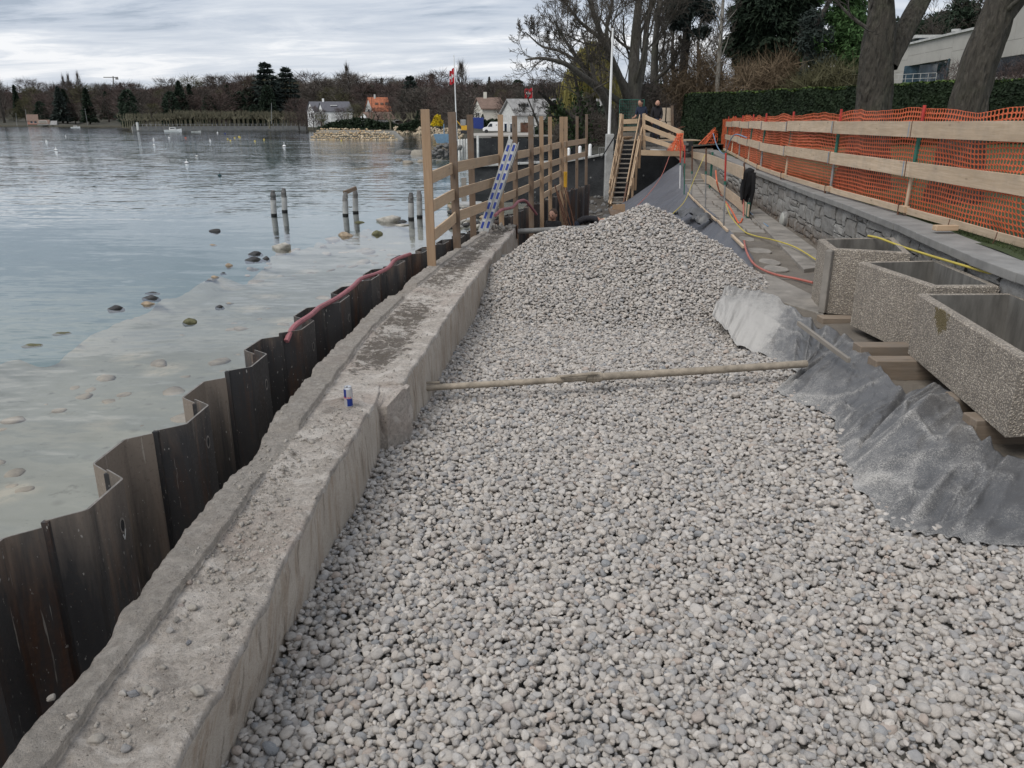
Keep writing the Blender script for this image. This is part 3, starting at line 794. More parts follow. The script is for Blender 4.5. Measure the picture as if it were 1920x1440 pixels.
# ================================================================== broken concrete wall
WT = .52
t_wall = thing('concrete_wall', 'low broken concrete wall with soil and rubble along its top, between steel piles and gravel', 'wall', (-1.4, 6, 0))
ys = np.arange(.6, 16.91, .019)
NTP = 44
prof_top = np.linspace(0, 1, NTP)
def prof_xs(xo, xi, lx): return np.concatenate([np.linspace(xo, lx - .002, 17), np.linspace(lx + .002, xi, NTP - 17)])
def lip_x(y): return wall_out(y) + interp(y, [2, 4.9, 6.6, 9, 12, 17], [.135, .20, .22, .2, .16, .1])
def top_h(x, y, xo, xi, lx):
    n = .010 * fbm(x * 6, y * 6, 1.3, 4) + .0065 * fbm(x * 22, y * 22, 3, 3) + .006 * np.abs(fbm(x * 11, y * 11, 9, 2))
    gap = np.clip((np.abs(y - 4.9) - .35) / .1, 0, 1) * np.clip((np.abs(y - 10.1) - .3) / .1, 0, 1)
    lip = .040 * (x < lx) * gap
    u = (x - xo) / (xi - xo)
    hollow = -.022 * np.exp(-((u - .62) / .2) ** 2)
    broken = -.07 * np.clip(1 - np.abs(y - 6.05) / .5, 0, 1) * np.clip((u - .62) / .3, 0, 1)
    # small chips along the two arrises
    chip = -.035 * np.clip(fbm(y * 5, 7.7, 2, 3) * 1.3 - .1, 0, 1) * (np.clip((u - .86) / .14, 0, 1) + .8 * np.clip((.12 - u) / .12, 0, 1))
    fr = -.03 * np.clip(fbm(y * 2.3, 1.7, 5, 2), 0, 1) * np.clip((.15 - u) / .15, 0, 1)
    return n + lip + hollow + broken + chip + fr
rows, at = [], []
for y in ys:
    xo = wall_out(y) + .018 * float(fbm(y * 3.1, 2.2, 8, 4)); xi = wall_in(y) + .010 * float(fbm(y * 2.3, 5.2, 3, 3)); lx = lip_x(y)
    lx += .010 * float(fbm(y * 3, 3, 1, 3)); xs = prof_xs(xo, xi, lx)
    u = (xs - xo) / (xi - xo)
    zt = WT + top_h(xs, np.full_like(xs, y), xo, xi, lx)
    row = [(xo + .02, y, -1.3), (xo + .01, y, 0.1), (xo, y, zt[0] - .06), (xo + .0, y, zt[0] - .02)]
    row += list(zip(xs, np.full_like(xs, y), zt))
    zb = -.45
    row += [(xi + .005, y, zt[-1] - .03)]
    m_ = 12
    for k in range(1, m_ + 1):
        zq = zt[-1] - .03 + (zb - zt[-1] + .03) * k / m_
        row.append((xi + .012 + .012 * float(fbm(y * 4, zq * 4, 6, 3)) + .018 * k / m_ - interp(y, [2, 3.2, 4.2, 5.2], [.14, .085, .045, 0]) * min(1.0, (WT - zq) / .52), y, zq))
    rows.append(row)
    s0 = interp(y, [0, 3.2, 4.2, 5.2, 5.7, 6.5, 7.1, 9.2, 9.6, 10.3, 10.8, 16], [.0, .12, .2, .42, .2, .2, .78, .72, .45, .3, .75, .85])
    aa = np.zeros(len(row)); aa[4:4 + NTP] = s0 * np.clip((xs - lx + .02) / .10, 0, 1) * np.clip((.92 - u) / .30, 0, 1) - 1.0 * (xs < lx - .001)
    at.append(aa)
V = np.array(rows); nu, nv = V.shape[:2]
F = gridfaces(nu, nv)
top_obj = npmesh('wall_body', V.reshape(-1, 3), F[:, ::-1], M['concrete'], t_wall, att=np.array(at).ravel())
mm = top_obj.data; mm.materials.append(M['concrete_face'])
fi = np.tile(np.arange(nv - 1), nu - 1); mi_ = (fi >= 4 + NTP).astype(np.int32); mm.polygons.foreach_set('material_index', mi_)
# end faces and the broken block at the step
b = MB()
for idx, flip in ((0, False), (nu - 1, True)):
    loop = [tuple(p) for p in V[idx]]; b.add(loop, [tuple(range(len(loop))) if flip else tuple(reversed(range(len(loop))))])
b.build('wall_end', M['concrete_face'], t_wall)
bm = bmesh.new(); bmesh.ops.create_cube(bm, size=1); bmesh.ops.subdivide_edges(bm, edges=bm.edges[:], cuts=13, use_grid_fill=True)
for v in bm.verts:
    p = v.co; n = float(fbm(p.x * 2.6 + 4, p.y * 2.6, p.z * 2.6, 4)) * .10
    q = Vector((p.x * .26, p.y * .42, p.z * .62)) * (1 + n)
    q.x += -.10 * max(0, .3 - p.y) * (p.x > 0) * 1.2
    q.z -= .14 * max(0, -p.y + .05) * (p.z > 0)
    v.co = q
me = bpy.data.meshes.new('broken_end'); bm.to_mesh(me); bm.free(); me.materials.append(M['concrete'])
link('broken_end', me, t_wall, Vector((-1.02, 6.30, .17)) - wloc(t_wall), (0, 0, R(-8)))
# rubble lying on the wall
RUB = [rock_mesh('rubble_stone', 300 + i, .62, 3, .3, M['rubble'], ang=9) for i in range(8)]
def merge(name, meshes, places, mat, parent=None, kind=None, smooth=True, loc=None):
    Vs, Fs, b0 = [], [], 0
    arr = []
    for me in meshes:
        v = np.zeros(len(me.vertices) * 3); me.vertices.foreach_get('co', v)
        f = np.zeros(len(me.loops), dtype=np.int32); me.loops.foreach_get('vertex_index', f)
        arr.append((v.reshape(-1, 3), f.reshape(-1, 3)))
    for (k, pos, eu, sc) in places:
        v, f = arr[k]
        Rm = np.array(Euler(eu).to_matrix())
        Vs.append((v * sc) @ Rm.T + np.array(pos)); Fs.append(f + b0); b0 += len(v)
    return npmesh(name, np.concatenate(Vs), np.concatenate(Fs), mat, parent, loc, smooth=smooth, kind=kind)
RS = [rock_mesh('grit', 340 + i, .6, 1, .3, None, ang=4) for i in range(6)]
def wtop(x, y):
    xo, xi = wall_out(y), wall_in(y); return WT + float(top_h(np.array(x), np.array(y), xo, xi, lip_x(y)))
places = []
for i in range(11000):
    y = 2.3 + 14.4 * rng.random() ** 1.5; u = rng.random()
    cl = float(fbm(y * 1.1, u * 2.2, 4, 3))
    if rng.random() > .35 + cl * .9: continue
    if u < .28 and rng.random() < .55: continue
    x = wall_out(y) + (wall_in(y) - wall_out(y)) * (.04 + .92 * u)
    s = min(.021, .0036 * math.exp(rng.gauss(.3, .62)))
    places.append((rng.randrange(6), (x, y, wtop(x, y) + s * .25), (rng.uniform(0, 6), rng.uniform(0, 6), rng.uniform(0, 6)), s))
for i in range(500):
    y = 16.2 + .6 * rng.random(); x = wall_out(y) + (wall_in(y) - wall_out(y)) * rng.random(); s = rng.uniform(.02, .07)
    if i < 60: places.append((rng.randrange(6), (x, y, wtop(x, y) + s * .5), (rng.uniform(0, 6), rng.uniform(0, 6), rng.uniform(0, 6)), s))
o = merge('rubble', RS, places, M['rubble'], kind='stuff'); o['label'] = 'fine rubble and grit strewn over the concrete wall top'
big = [(372, 1298, .05), (355, 1095, .03), (362, 1140, .035), (435, 1170, .04), (420, 1195, .03), (470, 1070, .03), (452, 985, .032), (505, 960, .025), (478, 1005, .022),
       (388, 1050, .02), (420, 1030, .024), (330, 1165, .026), (300, 1165, .022), (180, 1385, .035), (275, 1290, .04), (250, 1300, .035), (285, 1292, .033), (420, 1070, .022), (395, 1090, .02), (352, 1200, .022),
       (320, 1185, .025), (340, 1135, .024), (408, 1160, .02), (440, 1045, .022), (525, 945, .026), (540, 935, .02), (515, 985, .018), (455, 1010, .02), (480, 940, .02), (590, 935, .025), (230, 1300, .03), (140, 1360, .03), (100, 1325, .025), (305, 1245, .022), (235, 1395, .03)]
for i, (px, py, s) in enumerate(big):
    p = P(px, py, WT)
    s *= .74; o = link('loose_stone', RUB[i % 8], None, (p.x, p.y, wtop(p.x, p.y) + s * .30), (rng.uniform(-.3, .3), rng.uniform(-.3, .3), rng.uniform(0, 6)), (s, s, s))
    tag(o, 'loose fist sized stone lying on the near end of the broken concrete wall', 'stone', 'loose stones on the concrete wall')

# ================================================================== steel sheet piles
def pile_dir(y):
    d = Vector((pile_x(y + .4) - pile_x(y - .4), .8, 0)).normalized(); return d
tsp = thing('sheet_pile_wall', 'wall of dark rusty steel sheet piles standing in the lake beside the concrete wall', 'sheet piling', (-2.2, 6, -1))
HP = .61           # one pile width along the line
DEP = .29
def pt_on(s_arr):
    return s_arr
# arc-length table along the pile line
tabY = np.linspace(.2, 31.4, 600); tabX = np.array([pile_x(y) for y in tabY]); seg = np.hypot(np.diff(tabX), np.diff(tabY)); tabS = np.concatenate([[0], np.cumsum(seg)])
def at_s(s): 
    y = float(np.interp(s, tabS, tabY)); x = float(np.interp(s, tabS, tabX)); d = pile_dir(y); n = Vector((d.y, -d.x, 0)); return Vector((x, y, 0)), d, n
S0 = float(np.interp(4.15, tabY, tabS))           # middle of a land-side flange
TH = .013
k0 = -5; npile = int((tabS[-1] - S0) / HP) + 1
def pile_top(y, k):
    base = interp(y, [0, 6.5, 9, 12, 17, 31], [.70, .72, .73, .70, .46, .30])
    return base + [0, .012, -.02, .03, -.01, .02][k % 6]
HOLE = set()
for k in range(k0, npile):
    s0 = S0 + k * HP
    land_first = (k % 2 != 0)
    a = 1 if land_first else -1; bb = -a
    # Z-pile: half flange, web, half flange
    prof = [(0, 0), (.105, .90 * a), (.125, a), (.485, a), (.505, .90 * a), (.61, 0)]
    mb = MB(); c0, d0, n0_ = at_s(max(0.0, s0))
    zt = pile_top(c0.y, k); zb = -2.2 if c0.y < 13 else -1.5
    pts = []
    for (ds, side) in prof:
        if s0 + ds < 0.0: ds = -s0 + ds * .01
        c, d, n = at_s(s0 + ds); pts.append((c + n * side * DEP / 2, n))
    att = rng.uniform(.0, .35) if c0.y > 6.5 else [.85, .30, .75, .12, .35, .55][k % 6]  # near lake-side piles mostly paler, light mixed into the mud tone
    zs = [zt, zt - .12, zt - .45, zt - 1.0, zb]; aa_ = [att + .2, att + .1, att - .15, att - .4, -.5]
    vs, fs, at_ = [], [], []
    for side in (0, 1):
        for (p, n) in pts:
            for z, av in zip(zs, aa_):
                vs.append(p + n * (TH * (.5 - side)) + Vector((0, 0, z))); at_.append(av)
    nz = len(zs); npp = len(pts)
    for i in range(npp - 1):
        for j in range(nz - 1):
            q = (i * nz + j, (i + 1) * nz + j, (i + 1) * nz + j + 1, i * nz + j + 1)
            fs.append(q); o_ = npp * nz; fs.append(tuple(o_ + w for w in reversed(q)))
    edge_fs = []
    for i in range(npp - 1):
        o_ = npp * nz; edge_fs.append((i * nz, o_ + i * nz, o_ + (i + 1) * nz, (i + 1) * nz))
    for i in (0, npp - 1):
        for j in range(nz - 1):
            o_ = npp * nz; q = (i * nz + j, i * nz + j + 1, o_ + i * nz + j + 1, o_ + i * nz + j); fs.append(q if i else tuple(reversed(q)))
    mb.add(vs, fs, None, 0, at_)
    base = len(mb.f); mb.f.extend(edge_fs); mb.mi.extend([1] * len(edge_fs))
    pile = mb.build('sheet_pile', [M['steel'], M['steel_edge']], tsp)
    # interlock bead at the start of the pile
    c, d, n = at_s(max(0.0, s0)); m2 = MB(); q = c
    m2.box((q.x, q.y, (zt - .004 + zb) / 2), (.030, .034, zt - .004 - zb), Euler((0, 0, math.atan2(d.y, d.x))).to_matrix(), att=.05)
    m2.build('interlock', M['steel'], pile)
    # shade inside the lifting hole painted as a dark disc, with a bright cut rim
    if not land_first and c0.y < 13 or land_first and False:
        pass
    if c0.y < 14:
        hs_ = s0 + .40; side = a
        if side > 0:
            c, d, n = at_s(max(.05, hs_)); hz_ = zt - .24; q = c + n * (DEP / 2 + TH / 2 + .0015) + Vector((0, 0, hz_))
            mr = MB(); ring = []
            Mx = Matrix((d, Vector((0, 0, 1.75)), n)).transposed()
            mr.lathe(q, [(.0205, 0), (.0205, .002), (.027, .002), (.027, -.001)], 14, M=Mx); mr.build('hole_rim', M['steel_edge'], pile)
            if k == -1:
                mk = MB(); zv = Vector((0, 0, 1)); qm = q + n * .002
                mk.bar(qm - zv * .05 - d * .012, qm - zv * .085, .002, .008, up=d); mk.bar(qm - zv * .085, qm - zv * .03 + d * .02, .002, .008, up=d); mk.build('paint_mark', M['white_dirty'], pile)
            md_ = MB(); md_.lathe(q, [(.0001, .0005), (.0204, .0005), (.0204, -.001)], 14, M=Mx); md_.build('lifting_hole', M['dark'], pile)

# fire hose draped over the pile tops
def hose(name, pts, r, mat, label, cat='hose', n=8, sub=6, loc=None, group=None):
    pts = [Vector(p) for p in pts]; out = []
    for i in range(len(pts) - 1):
        p0, p1, p2, p3 = pts[max(0, i - 1)], pts[i], pts[i + 1], pts[min(len(pts) - 1, i + 2)]
        for k in range(sub):
            t = k / sub
            out.append(.5 * ((2 * p1) + (-p0 + p2) * t + (2 * p0 - 5 * p1 + 4 * p2 - p3) * t * t + (-p0 + 3 * p1 - 3 * p2 + p3) * t ** 3))
    out.append(pts[-1])
    mb = MB(); mb.tube(out, r, n); o = mb.build(name, mat, None, True, loc=pts[0]); return tag(o, label, cat, group)
hp = []
for k, yy in enumerate((7.35, 7.75, 8.2, 8.7, 9.2, 9.7, 10.2, 10.7, 11.2, 11.8)):
    ss_ = float(np.interp(yy, tabY, tabS)); c, d, n = at_s(ss_); hp.append(c + n * (.07 + .03 * math.sin(k * 2.1)) + Vector((0, 0, pile_top(yy, 0) + .040 + .018 * math.sin(k * 1.7))))
hose('fire_hose', [hp[0] + Vector((-.04, -.16, -.10))] + hp, .026, M['hose_pink'], 'pink fire hose draped over the sheet pile tops nearest the camera', 'hose')
hose('fire_hose', [PY(a, b, y) for a, b, y in ((928, 404, 15.6), (940, 394, 16), (952, 391, 16.4), (962, 388, 16.8), (972, 378, 17.2), (984, 376, 17.7), (992, 384, 18.0), (1000, 394, 18.3), (1006, 402, 18.5))], .03, M['hose_pink'], 'pink fire hose looping behind the aluminium ladder at the sheet piles', 'hose')
# ================================================================== stone retaining wall, coping, lamps
t_sw = thing('stone_wall', 'low grey rubble stone retaining wall with flat coping slabs along the path', 'wall', (6, 14, .2))
def wl_pt(s):  # arc length along coping front
    return np.interp(s, wS, wX), np.interp(s, wS, wYt)
wYt = np.linspace(1.5, 44.3, 800); wX = np.array([wall_line(y) for y in wYt]); wS = np.concatenate([[0], np.cumsum(np.hypot(np.diff(wX), np.diff(wYt)))])
def wframe(s):
    x, y = wl_pt(s); x2, y2 = wl_pt(min(s + .05, wS[-1])); x1, y1 = wl_pt(max(0, s - .05))
    d = Vector((x2 - x1, y2 - y1, 0)).normalized(); return Vector((x, y, 0)), d, Vector((-d.y, d.x, 0))   # n points to the lake
# backing
mb = MB(); prev = None
vs, fs = [], []
ss = np.arange(0, wS[-1], .5)
for s in ss:
    p, d, n = wframe(s); f = p - n * .095; bk = p - n * .45
    vs += [f + Vector((0, 0, -.2)), f + Vector((0, 0, COP_Z - .10)), bk + Vector((0, 0, COP_Z - .10)), bk + Vector((0, 0, -.2))]
for i in range(len(ss) - 1):
    for k in range(3): fs.append((4 * i + k, 4 * i + k + 1, 4 * i + 5 + k, 4 * i + 4 + k))
mb.add(vs, fs); mb.build('mortar_core', M['mortar'], t_sw)
SB = []
for i in range(10):
    bm = bmesh.new(); bmesh.ops.create_cube(bm, size=1); bmesh.ops.subdivide_edges(bm, edges=bm.edges[:], cuts=2, use_grid_fill=True)
    g = np.random.default_rng(600 + i)
    for v in bm.verts:
        v.co += Vector(g.normal(0, .035, 3)); 
        r_ = abs(v.co.x * 2) ** 6 + abs(v.co.z * 2) ** 6
        if v.co.y < 0: v.co.y += .22 * max(0, r_ - .6) * .5
    me = bpy.data.meshes.new('stone'); bm.to_mesh(me); bm.free(); me.materials.append(M['wallstone'])
    me.polygons.foreach_set('use_smooth', np.zeros(len(me.polygons), dtype=bool)); SB.append(me)
s_lamp = []
for (px, py) in ((1470, 412), (1402, 375), (1327, 348), (1311, 344)): pass
stuff_places = []
zb0, zt0 = -.02, COP_Z - .115
nst = 0
s = float(np.interp(6.6, wYt, wS))
strip = s
# random ashlar: columns of varying width, each stacked with stones of varying height, alternate columns sharing big stones
def put_stone(sc, zc, L, Hh):
    global nst
    p, d, n = wframe(sc)
    yaw = math.atan2(d.y, d.x)
    pos = p - n * (.085 + rng.uniform(-.016, .016)) + Vector((0, 0, zc))
    if nst < 298 and p.y < 27:
        o = link('stone', SB[rng.randrange(10)], t_sw, pos - wloc(t_sw), (rng.uniform(-.03, .03), rng.uniform(-.03, .03), yaw + math.pi + rng.uniform(-.03, .03)), (L - .022, .13, Hh - .022)); nst += 1
    else: stuff_places.append((pos, yaw + math.pi, L - .024, Hh - .024))
while s < wS[-1] - .6:
    W = rng.uniform(.5, .95)
    z = zb0
    while z < zt0 - .05:
        h = rng.choice([.13, .17, .2, .25, .3]); h = min(h, zt0 - z)
        if zt0 - z - h < .08: h = zt0 - z
        q = s
        k = rng.choice([1, 2, 2, 2, 3]); cuts = sorted([0, 1] + [(j + rng.uniform(.3, .7)) / k for j in range(k - 1)] if k > 1 else [0, 1])
        for c0, c1 in zip(cuts[:-1], cuts[1:]):
            put_stone(s + W * (c0 + c1) / 2, z + h / 2, W * (c1 - c0), h)
        z += h
    s += W
v8 = np.array([v.co[:] for v in SB[0].vertices]); fq = [tuple(p.vertices) for p in SB[0].polygons]
Vs, Fs, b0 = [], [], 0
for (pos, yaw, L, Hh) in stuff_places:
    Rm = np.array(Matrix.Rotation(yaw, 3, 'Z')); Vs.append((v8 * np.array([L, .13, Hh])) @ Rm.T + np.array(pos)); Fs.append(np.array(fq) + b0); b0 += len(v8)
if Vs:
    o = npmesh('far_stones', np.concatenate(Vs), np.concatenate(Fs), M['wallstone'], t_sw, kind='stuff')
s = .2
while s < wS[-1] - 1.2:
    L = rng.uniform(.98, 1.04); p, d, n = wframe(s + L / 2); yaw = math.atan2(d.y, d.x); mb = MB()
    mb.box(p - n * .20 + Vector((0, 0, COP_Z - .052 + rng.uniform(-.003, .003))), (L - .008, .50, .104), Euler((0, 0, yaw)).to_matrix())
    o = mb.build('coping_slab', M['coping'], t_sw, bevel=.010, bseg=2); s += L
# wall end return towards the stairs
mb = MB(); mb.bar((10.35, 44.5, .6), (8.9, 45.2, .6), .4, 1.2); mb.build('end_wall', M['wallgrey'], t_sw)
mb = MB(); mb.bar((10.6, 44.45, 1.25), (8.9, 45.2, 1.25), .5, .1); mb.build('end_coping', M['coping'], t_sw)
def lamp(px, py, r, label):
    # on the wall face: intersect with the face line
    best = None
    for s in np.arange(3, wS[-1], .05):
        p, d, n = wframe(s); q = PY(px, py, p.y)
        if best is None or abs(q.x - p.x) < best[0]: best = (abs(q.x - p.x), s, q.z)
    p, d, n = wframe(best[1]); base = p + n * .0 + Vector((0, 0, best[2]))
    t = thing('wall_lamp', label, 'lamp', base, 'round lamps on the stone wall')
    Mx = Matrix((d, Vector((0, 0, 1)), n)).transposed()
    mb = MB(); mb.lathe(base - n * .03, [(r, 0), (r, .07), (r * .93, .09)], 24, M=Mx); mb.build('lamp_ring', M['strut'], t, True)
    mb = MB(); mb.lathe(base + n * .05, [(r * .9, 0), (r * .86, .03), (r * .6, .055), (r * .25, .065)], 24, M=Mx); mb.build('lamp_glass', M['lampglass'], t, True)
M['lampglass'] = plain('frosted_lamp_glass', (.36, .36, .33), .5, var=.2)
lamp(1471, 413, .215, 'round frosted lamp on the bare stone wall next to the planters')
lamp(1404, 378, .2, 'round lamp on the stone wall behind the hanging black jacket')
lamp(1363, 340, .2, 'round lamp on the stone wall behind the gap of the plank guard')
lamp(1317, 312, .2, 'round lamp on the stone wall, the farthest of the row')

# ================================================================== path pavers, kerb slabs
def slab(pts, z, th, name, label, mat=None, group=None):
    cx_ = sum(p[0] for p in pts) / len(pts); cy_ = sum(p[1] for p in pts) / len(pts)
    mb = MB(); mb.prism([(p[0], p[1]) for p in pts], z - th, z)
    o = mb.build(name, mat or M['slab'], None, loc=(cx_, cy_, z), bevel=.012, bseg=2)
    return tag(o, label, 'slab', group)
def pp(px, py, z): q = P(px, py, z); return (q.x, q.y)
slab([pp(1402, 392, .3), pp(1424, 388, .3), pp(1530, 462, .3), pp(1560, 492, .3), pp(1508, 500, .3)], .26, .14, 'kerb_slab', 'long pale concrete slab on the path along the stone wall, ending at the planter')
slab([pp(1407, 520, .22), pp(1440, 512, .22), pp(1530, 556, .22), pp(1545, 590, .22), pp(1432, 556, .22)], .225, .16, 'kerb_slab', 'broken concrete slab at the path edge in front of the farthest planter')
for i, (px, py, w, h) in enumerate(((1455, 504, 22, 6), (1443, 491, 18, 6), (1424, 470, 22, 5), (1400, 448, 14, 4), (1382, 430, 14, 4), (1366, 415, 12, 3.5), (1350, 398, 12, 3))):
    c = P(px, py, .215); a0 = P(px + w, py, .215); a1 = P(px, py + h, .215); rx, ry = (a0 - c).length, (a1 - c).length
    pts_ = [(c.x + rx * math.cos(t) * rng.uniform(.85, 1.1), c.y + ry * math.sin(t) * rng.uniform(.85, 1.1)) for t in np.arange(0, 6.28, .52)]
    slab(pts_, .226, .08, 'paving_stone', 'pale flat paving stone set in the path soil', None, 'paving stones in the path')
mbp = MB()
for i in range(26):      # stone setts in the far path
    y = 18.5 + i * .62
    for k in range(3):
        x = path_edge(y) + .25 + k * .42 + rng.uniform(-.03, .03); mbp.box((x, y, .19 + max(0, (y - 33)) * .1), (.38, .57, .09), Euler((0, 0, -.2)).to_matrix())
o = mbp.build('flagstones', M['slab'], None, loc=(6, 25, .2), bevel=.01); tag(o, 'weathered flagstones paving the far stretch of the path', 'paving', kind='stuff')

# ================================================================== planters of exposed aggregate
def planter(name, corners, zb, zt, wall, label, stain=None, chamfer=None):
    """corners: FL, FR, BR, BL at ground (counterclockwise from above); hollow box with a floor"""
    cs = [Vector((x, y, 0)) for x, y in corners]; c = sum(cs, Vector()) / 4
    t = thing(name, label, 'planter', (c.x, c.y, zb), 'exposed aggregate concrete planters')
    def off(poly, dd):
        n = len(poly); out = []
        for i in range(n):
            p0, p1, p2 = poly[i - 1], poly[i], poly[(i + 1) % n]
            e1 = (p1 - p0).normalized(); e2 = (p2 - p1).normalized(); n1 = Vector((-e1.y, e1.x, 0)); n2 = Vector((-e2.y, e2.x, 0))
            k = 1 + n1.dot(n2); out.append(p1 + (n1 + n2) * dd / max(k, .2))
        return out
    outer = cs; inner = off(cs, wall)
    nz = 12; ne = 16
    vs, fs, at_ = [], [], []
    ring = []
    for i in range(4):
        for k in range(ne): ring.append(outer[i].lerp(outer[(i + 1) % 4], k / ne))
    m = len(ring)
    lv = [zb + .0] + [zb + (zt - zb) * j / nz for j in range(nz)] + [zt - .014]
    lv = [zb + (zt - .014 - zb) * j / nz for j in range(nz + 1)]
    for z in lv:
        for p in ring:
            vs.append((p.x, p.y, z)); s_ = 0.0
            if stain is not None:
                q = Vector((p.x, p.y, z)); s_ = max(0, 1 - (((q - stain[0]).length) / stain[1]) ** 2) if True else 0
            at_.append(s_)
    ringt = []
    for i in range(4):
        oi = off(outer, .014)
        for k in range(ne): ringt.append(oi[i].lerp(oi[(i + 1) % 4], k / ne))
    for p in ringt: vs.append((p.x, p.y, zt)); at_.append(0)
    for i in range(4):
        for k in range(ne): q = inner[i].lerp(inner[(i + 1) % 4], k / ne); vs.append((q.x, q.y, zt)); at_.append(0)
    L = len(lv) + 1
    for j in range(L):
        for k in range(m):
            k2 = (k + 1) % m; fs.append((j * m + k, j * m + k2, (j + 1) * m + k2, (j + 1) * m + k))
    fs.append(tuple(reversed(range(m))))
    mb = MB(); mb.add(vs, fs, None, 0, at_); body = mb.build('planter_shell', M['aggregate'], t)
    mb = MB(); vs = []
    for z in (zt, zb + .08):
        for q in inner: vs.append((q.x, q.y, z))
    mb.add(vs, [(0, 4, 5, 1), (1, 5, 6, 2), (2, 6, 7, 3), (3, 7, 4, 0), (4, 7, 6, 5)]); mb.build('planter_inside', M['planter_in'], t)
    return t
A_ = [(4.07, 10.25), (4.93, 9.9), (5.36, 11.3), (4.24, 11.15)]
planter('concrete_planter', A_, .22, 1.06, .085, 'farthest concrete planter, narrow with a smooth pale corner, beside the stone wall')
B_ = [(4.30, 8.08), (5.0, 8.1), (5.18, 9.72), (4.17, 9.6)]
planter('concrete_planter', B_, .22, 1.0, .085, 'middle concrete planter, paler and set behind the moss stained one')
fl = P(1702, 662, .33); nl = P(1885, 820, .33)
C_ = [(nl.x, nl.y), (nl.x + 1.15, nl.y + .1), (fl.x + .98, fl.y + .02), (fl.x, fl.y)]
st_ = PY(1768, 588, 7.35)
C_face = [Vector((C_[3][0], C_[3][1], 0)), Vector((C_[0][0], C_[0][1], 0))]
def on_face(px, py):
    best = None
    for k in np.linspace(0, 1, 200):
        q = C_face[0].lerp(C_face[1], k); w = PY(px, py, q.y)
        if best is None or abs(w.x - q.x) < best[0]: best = (abs(w.x - q.x), Vector((q.x, q.y, w.z)))
    return best[1]
planter('concrete_planter', C_, .33, .955, .085, 'nearest concrete planter, grey with a yellow green moss stain on its side', (on_face(1766, 592), .23))
# smooth pale corner strip of the far planter
mb = MB(); mb.bar((4.062, 10.24, .225), (4.062, 10.24, 1.045), .09, .09, up=(1, 1, 0)); 
o = mb.build('corner_strip', M['slab'], [q for q in bpy.data.objects if q.name == 'concrete_planter'][0], bevel=.015, bseg=2)
# timber bearers under the planters
def beam(px, py0, py1, z0, z1, length, label, x1=None):
    a = P(px, py0, z1)
    p0 = Vector((a.x, a.y + (z1 - z0) * .0, (z0 + z1) / 2)); mb = MB()
    w = .20
    mb.bar((a.x, a.y - w / 2, (z0 + z1) / 2), (a.x + length, a.y - w / 2 + .02, (z0 + z1) / 2), w, z1 - z0, n=4, warp=.003)
    o = mb.build('timber_bearer', M['wood_beam'], None, loc=(a.x, a.y - w / 2, z0), bevel=.008); tag(o, label, 'timber', 'timber bearers under the planters')
beam(1462, 559, 0, .06, .215, 1.2, 'timber bearer lying under the front of the farthest planter')
beam(1532, 590, 0, .06, .215, 1.0, 'timber bearer just behind the middle planter')
beam(1600, 641, 0, .12, .325, 1.2, 'timber bearer under the middle planter, rear one of a pair')
beam(1628, 667, 0, .12, .325, 1.2, 'timber bearer under the far end of the moss stained planter')
beam(1772, 733, 0, .12, .325, 1.1, 'timber bearer under the middle of the moss stained planter')
beam(1806, 772, 0, .10, .325, 1.1, 'timber bearer under the near end of the moss stained planter')
# ================================================================== membrane sheets
def crv(pts, n):
    pts = [Vector(p) for p in pts]; out = []
    m = len(pts) - 1
    for i in range(n):
        t = i / (n - 1) * m; k = min(int(t), m - 1); f = t - k
        p0, p1, p2, p3 = pts[max(0, k - 1)], pts[k], pts[k + 1], pts[min(m, k + 2)]
        out.append(.5 * ((2 * p1) + (-p0 + p2) * f + (2 * p0 - 5 * p1 + 4 * p2 - p3) * f * f + (-p0 + 3 * p1 - 3 * p2 + p3) * f ** 3))
    return out
nu, nv = 460, 90
bb_, tt_ = crv(MEM_B, nu), crv(MEM_T, nu)
SI = (np.arange(nu) / (nu - 1) * 12)[:, None] * np.ones((1, nv)); WW = np.ones((nu, 1)) * (np.arange(nv) / (nv - 1) * 1.10 - .06)[None]
Bv = np.array([list(p) for p in bb_])[:, None]; Tv = np.array([list(p) for p in tt_])[:, None]
outw = .07 * fbm(SI * 2.3, 1.0, 4, 3) + .03 * fbm(SI * 9, 2.0, 4, 2)
dirw = (Bv - Tv); dirw[..., 2] = 0; dirw = dirw / (np.linalg.norm(dirw, axis=-1, keepdims=True) + 1e-6)
Pm = Bv + (Tv - Bv) * WW[..., None] + dirw * (outw * np.clip(1 - WW, 0, 1))[..., None]
Wc = np.clip(WW, 0, 1)
bul = np.interp(SI, [0, 1, 3, 4, 5, 6.5, 7.2, 8, 9, 9.6, 10.5, 12], [.05, .06, .05, .0, .03, .02, .05, .06, .10, .10, .02, .0]) * np.sin(Wc ** .7 * math.pi)
amp = np.interp(SI, [0, 2.6, 3.2, 5, 6, 8, 9, 12], [.004, .008, .022, .028, .026, .020, .022, .022]) * (.4 + WW * (1 - WW) * 2.4)
ph = SI * 7.5 + 2.8 * vn(SI * .8, 3.1) + WW * 2.6 + .9 * vn(SI * 2.2, WW * 2, 4)
fold = (1 - 2 * np.abs(np.sin(ph)) ** .6) * np.clip(.25 + 1.5 * vn(SI * 1.3, WW * .8, 21), 0, 1.1)
cr1 = 1 - np.minimum(1, np.abs(fbm(SI * 1.6, WW * 2.6, 12, 2)) * 3.2); cr2 = 1 - np.minimum(1, np.abs(fbm(SI * 3.4 + WW * 2, WW * 3.4, 15, 2)) * 3.4)
zz_m = Pm[..., 2] + bul + 1.15 * amp * fold + np.where(SI > 2.8, 1, .12) * (.024 * cr1 + .011 * cr2) * (1 - .6 * np.clip((WW - .75) / .3, 0, 1)) + .012 * fbm(SI * 3, WW * 4, 2, 3)
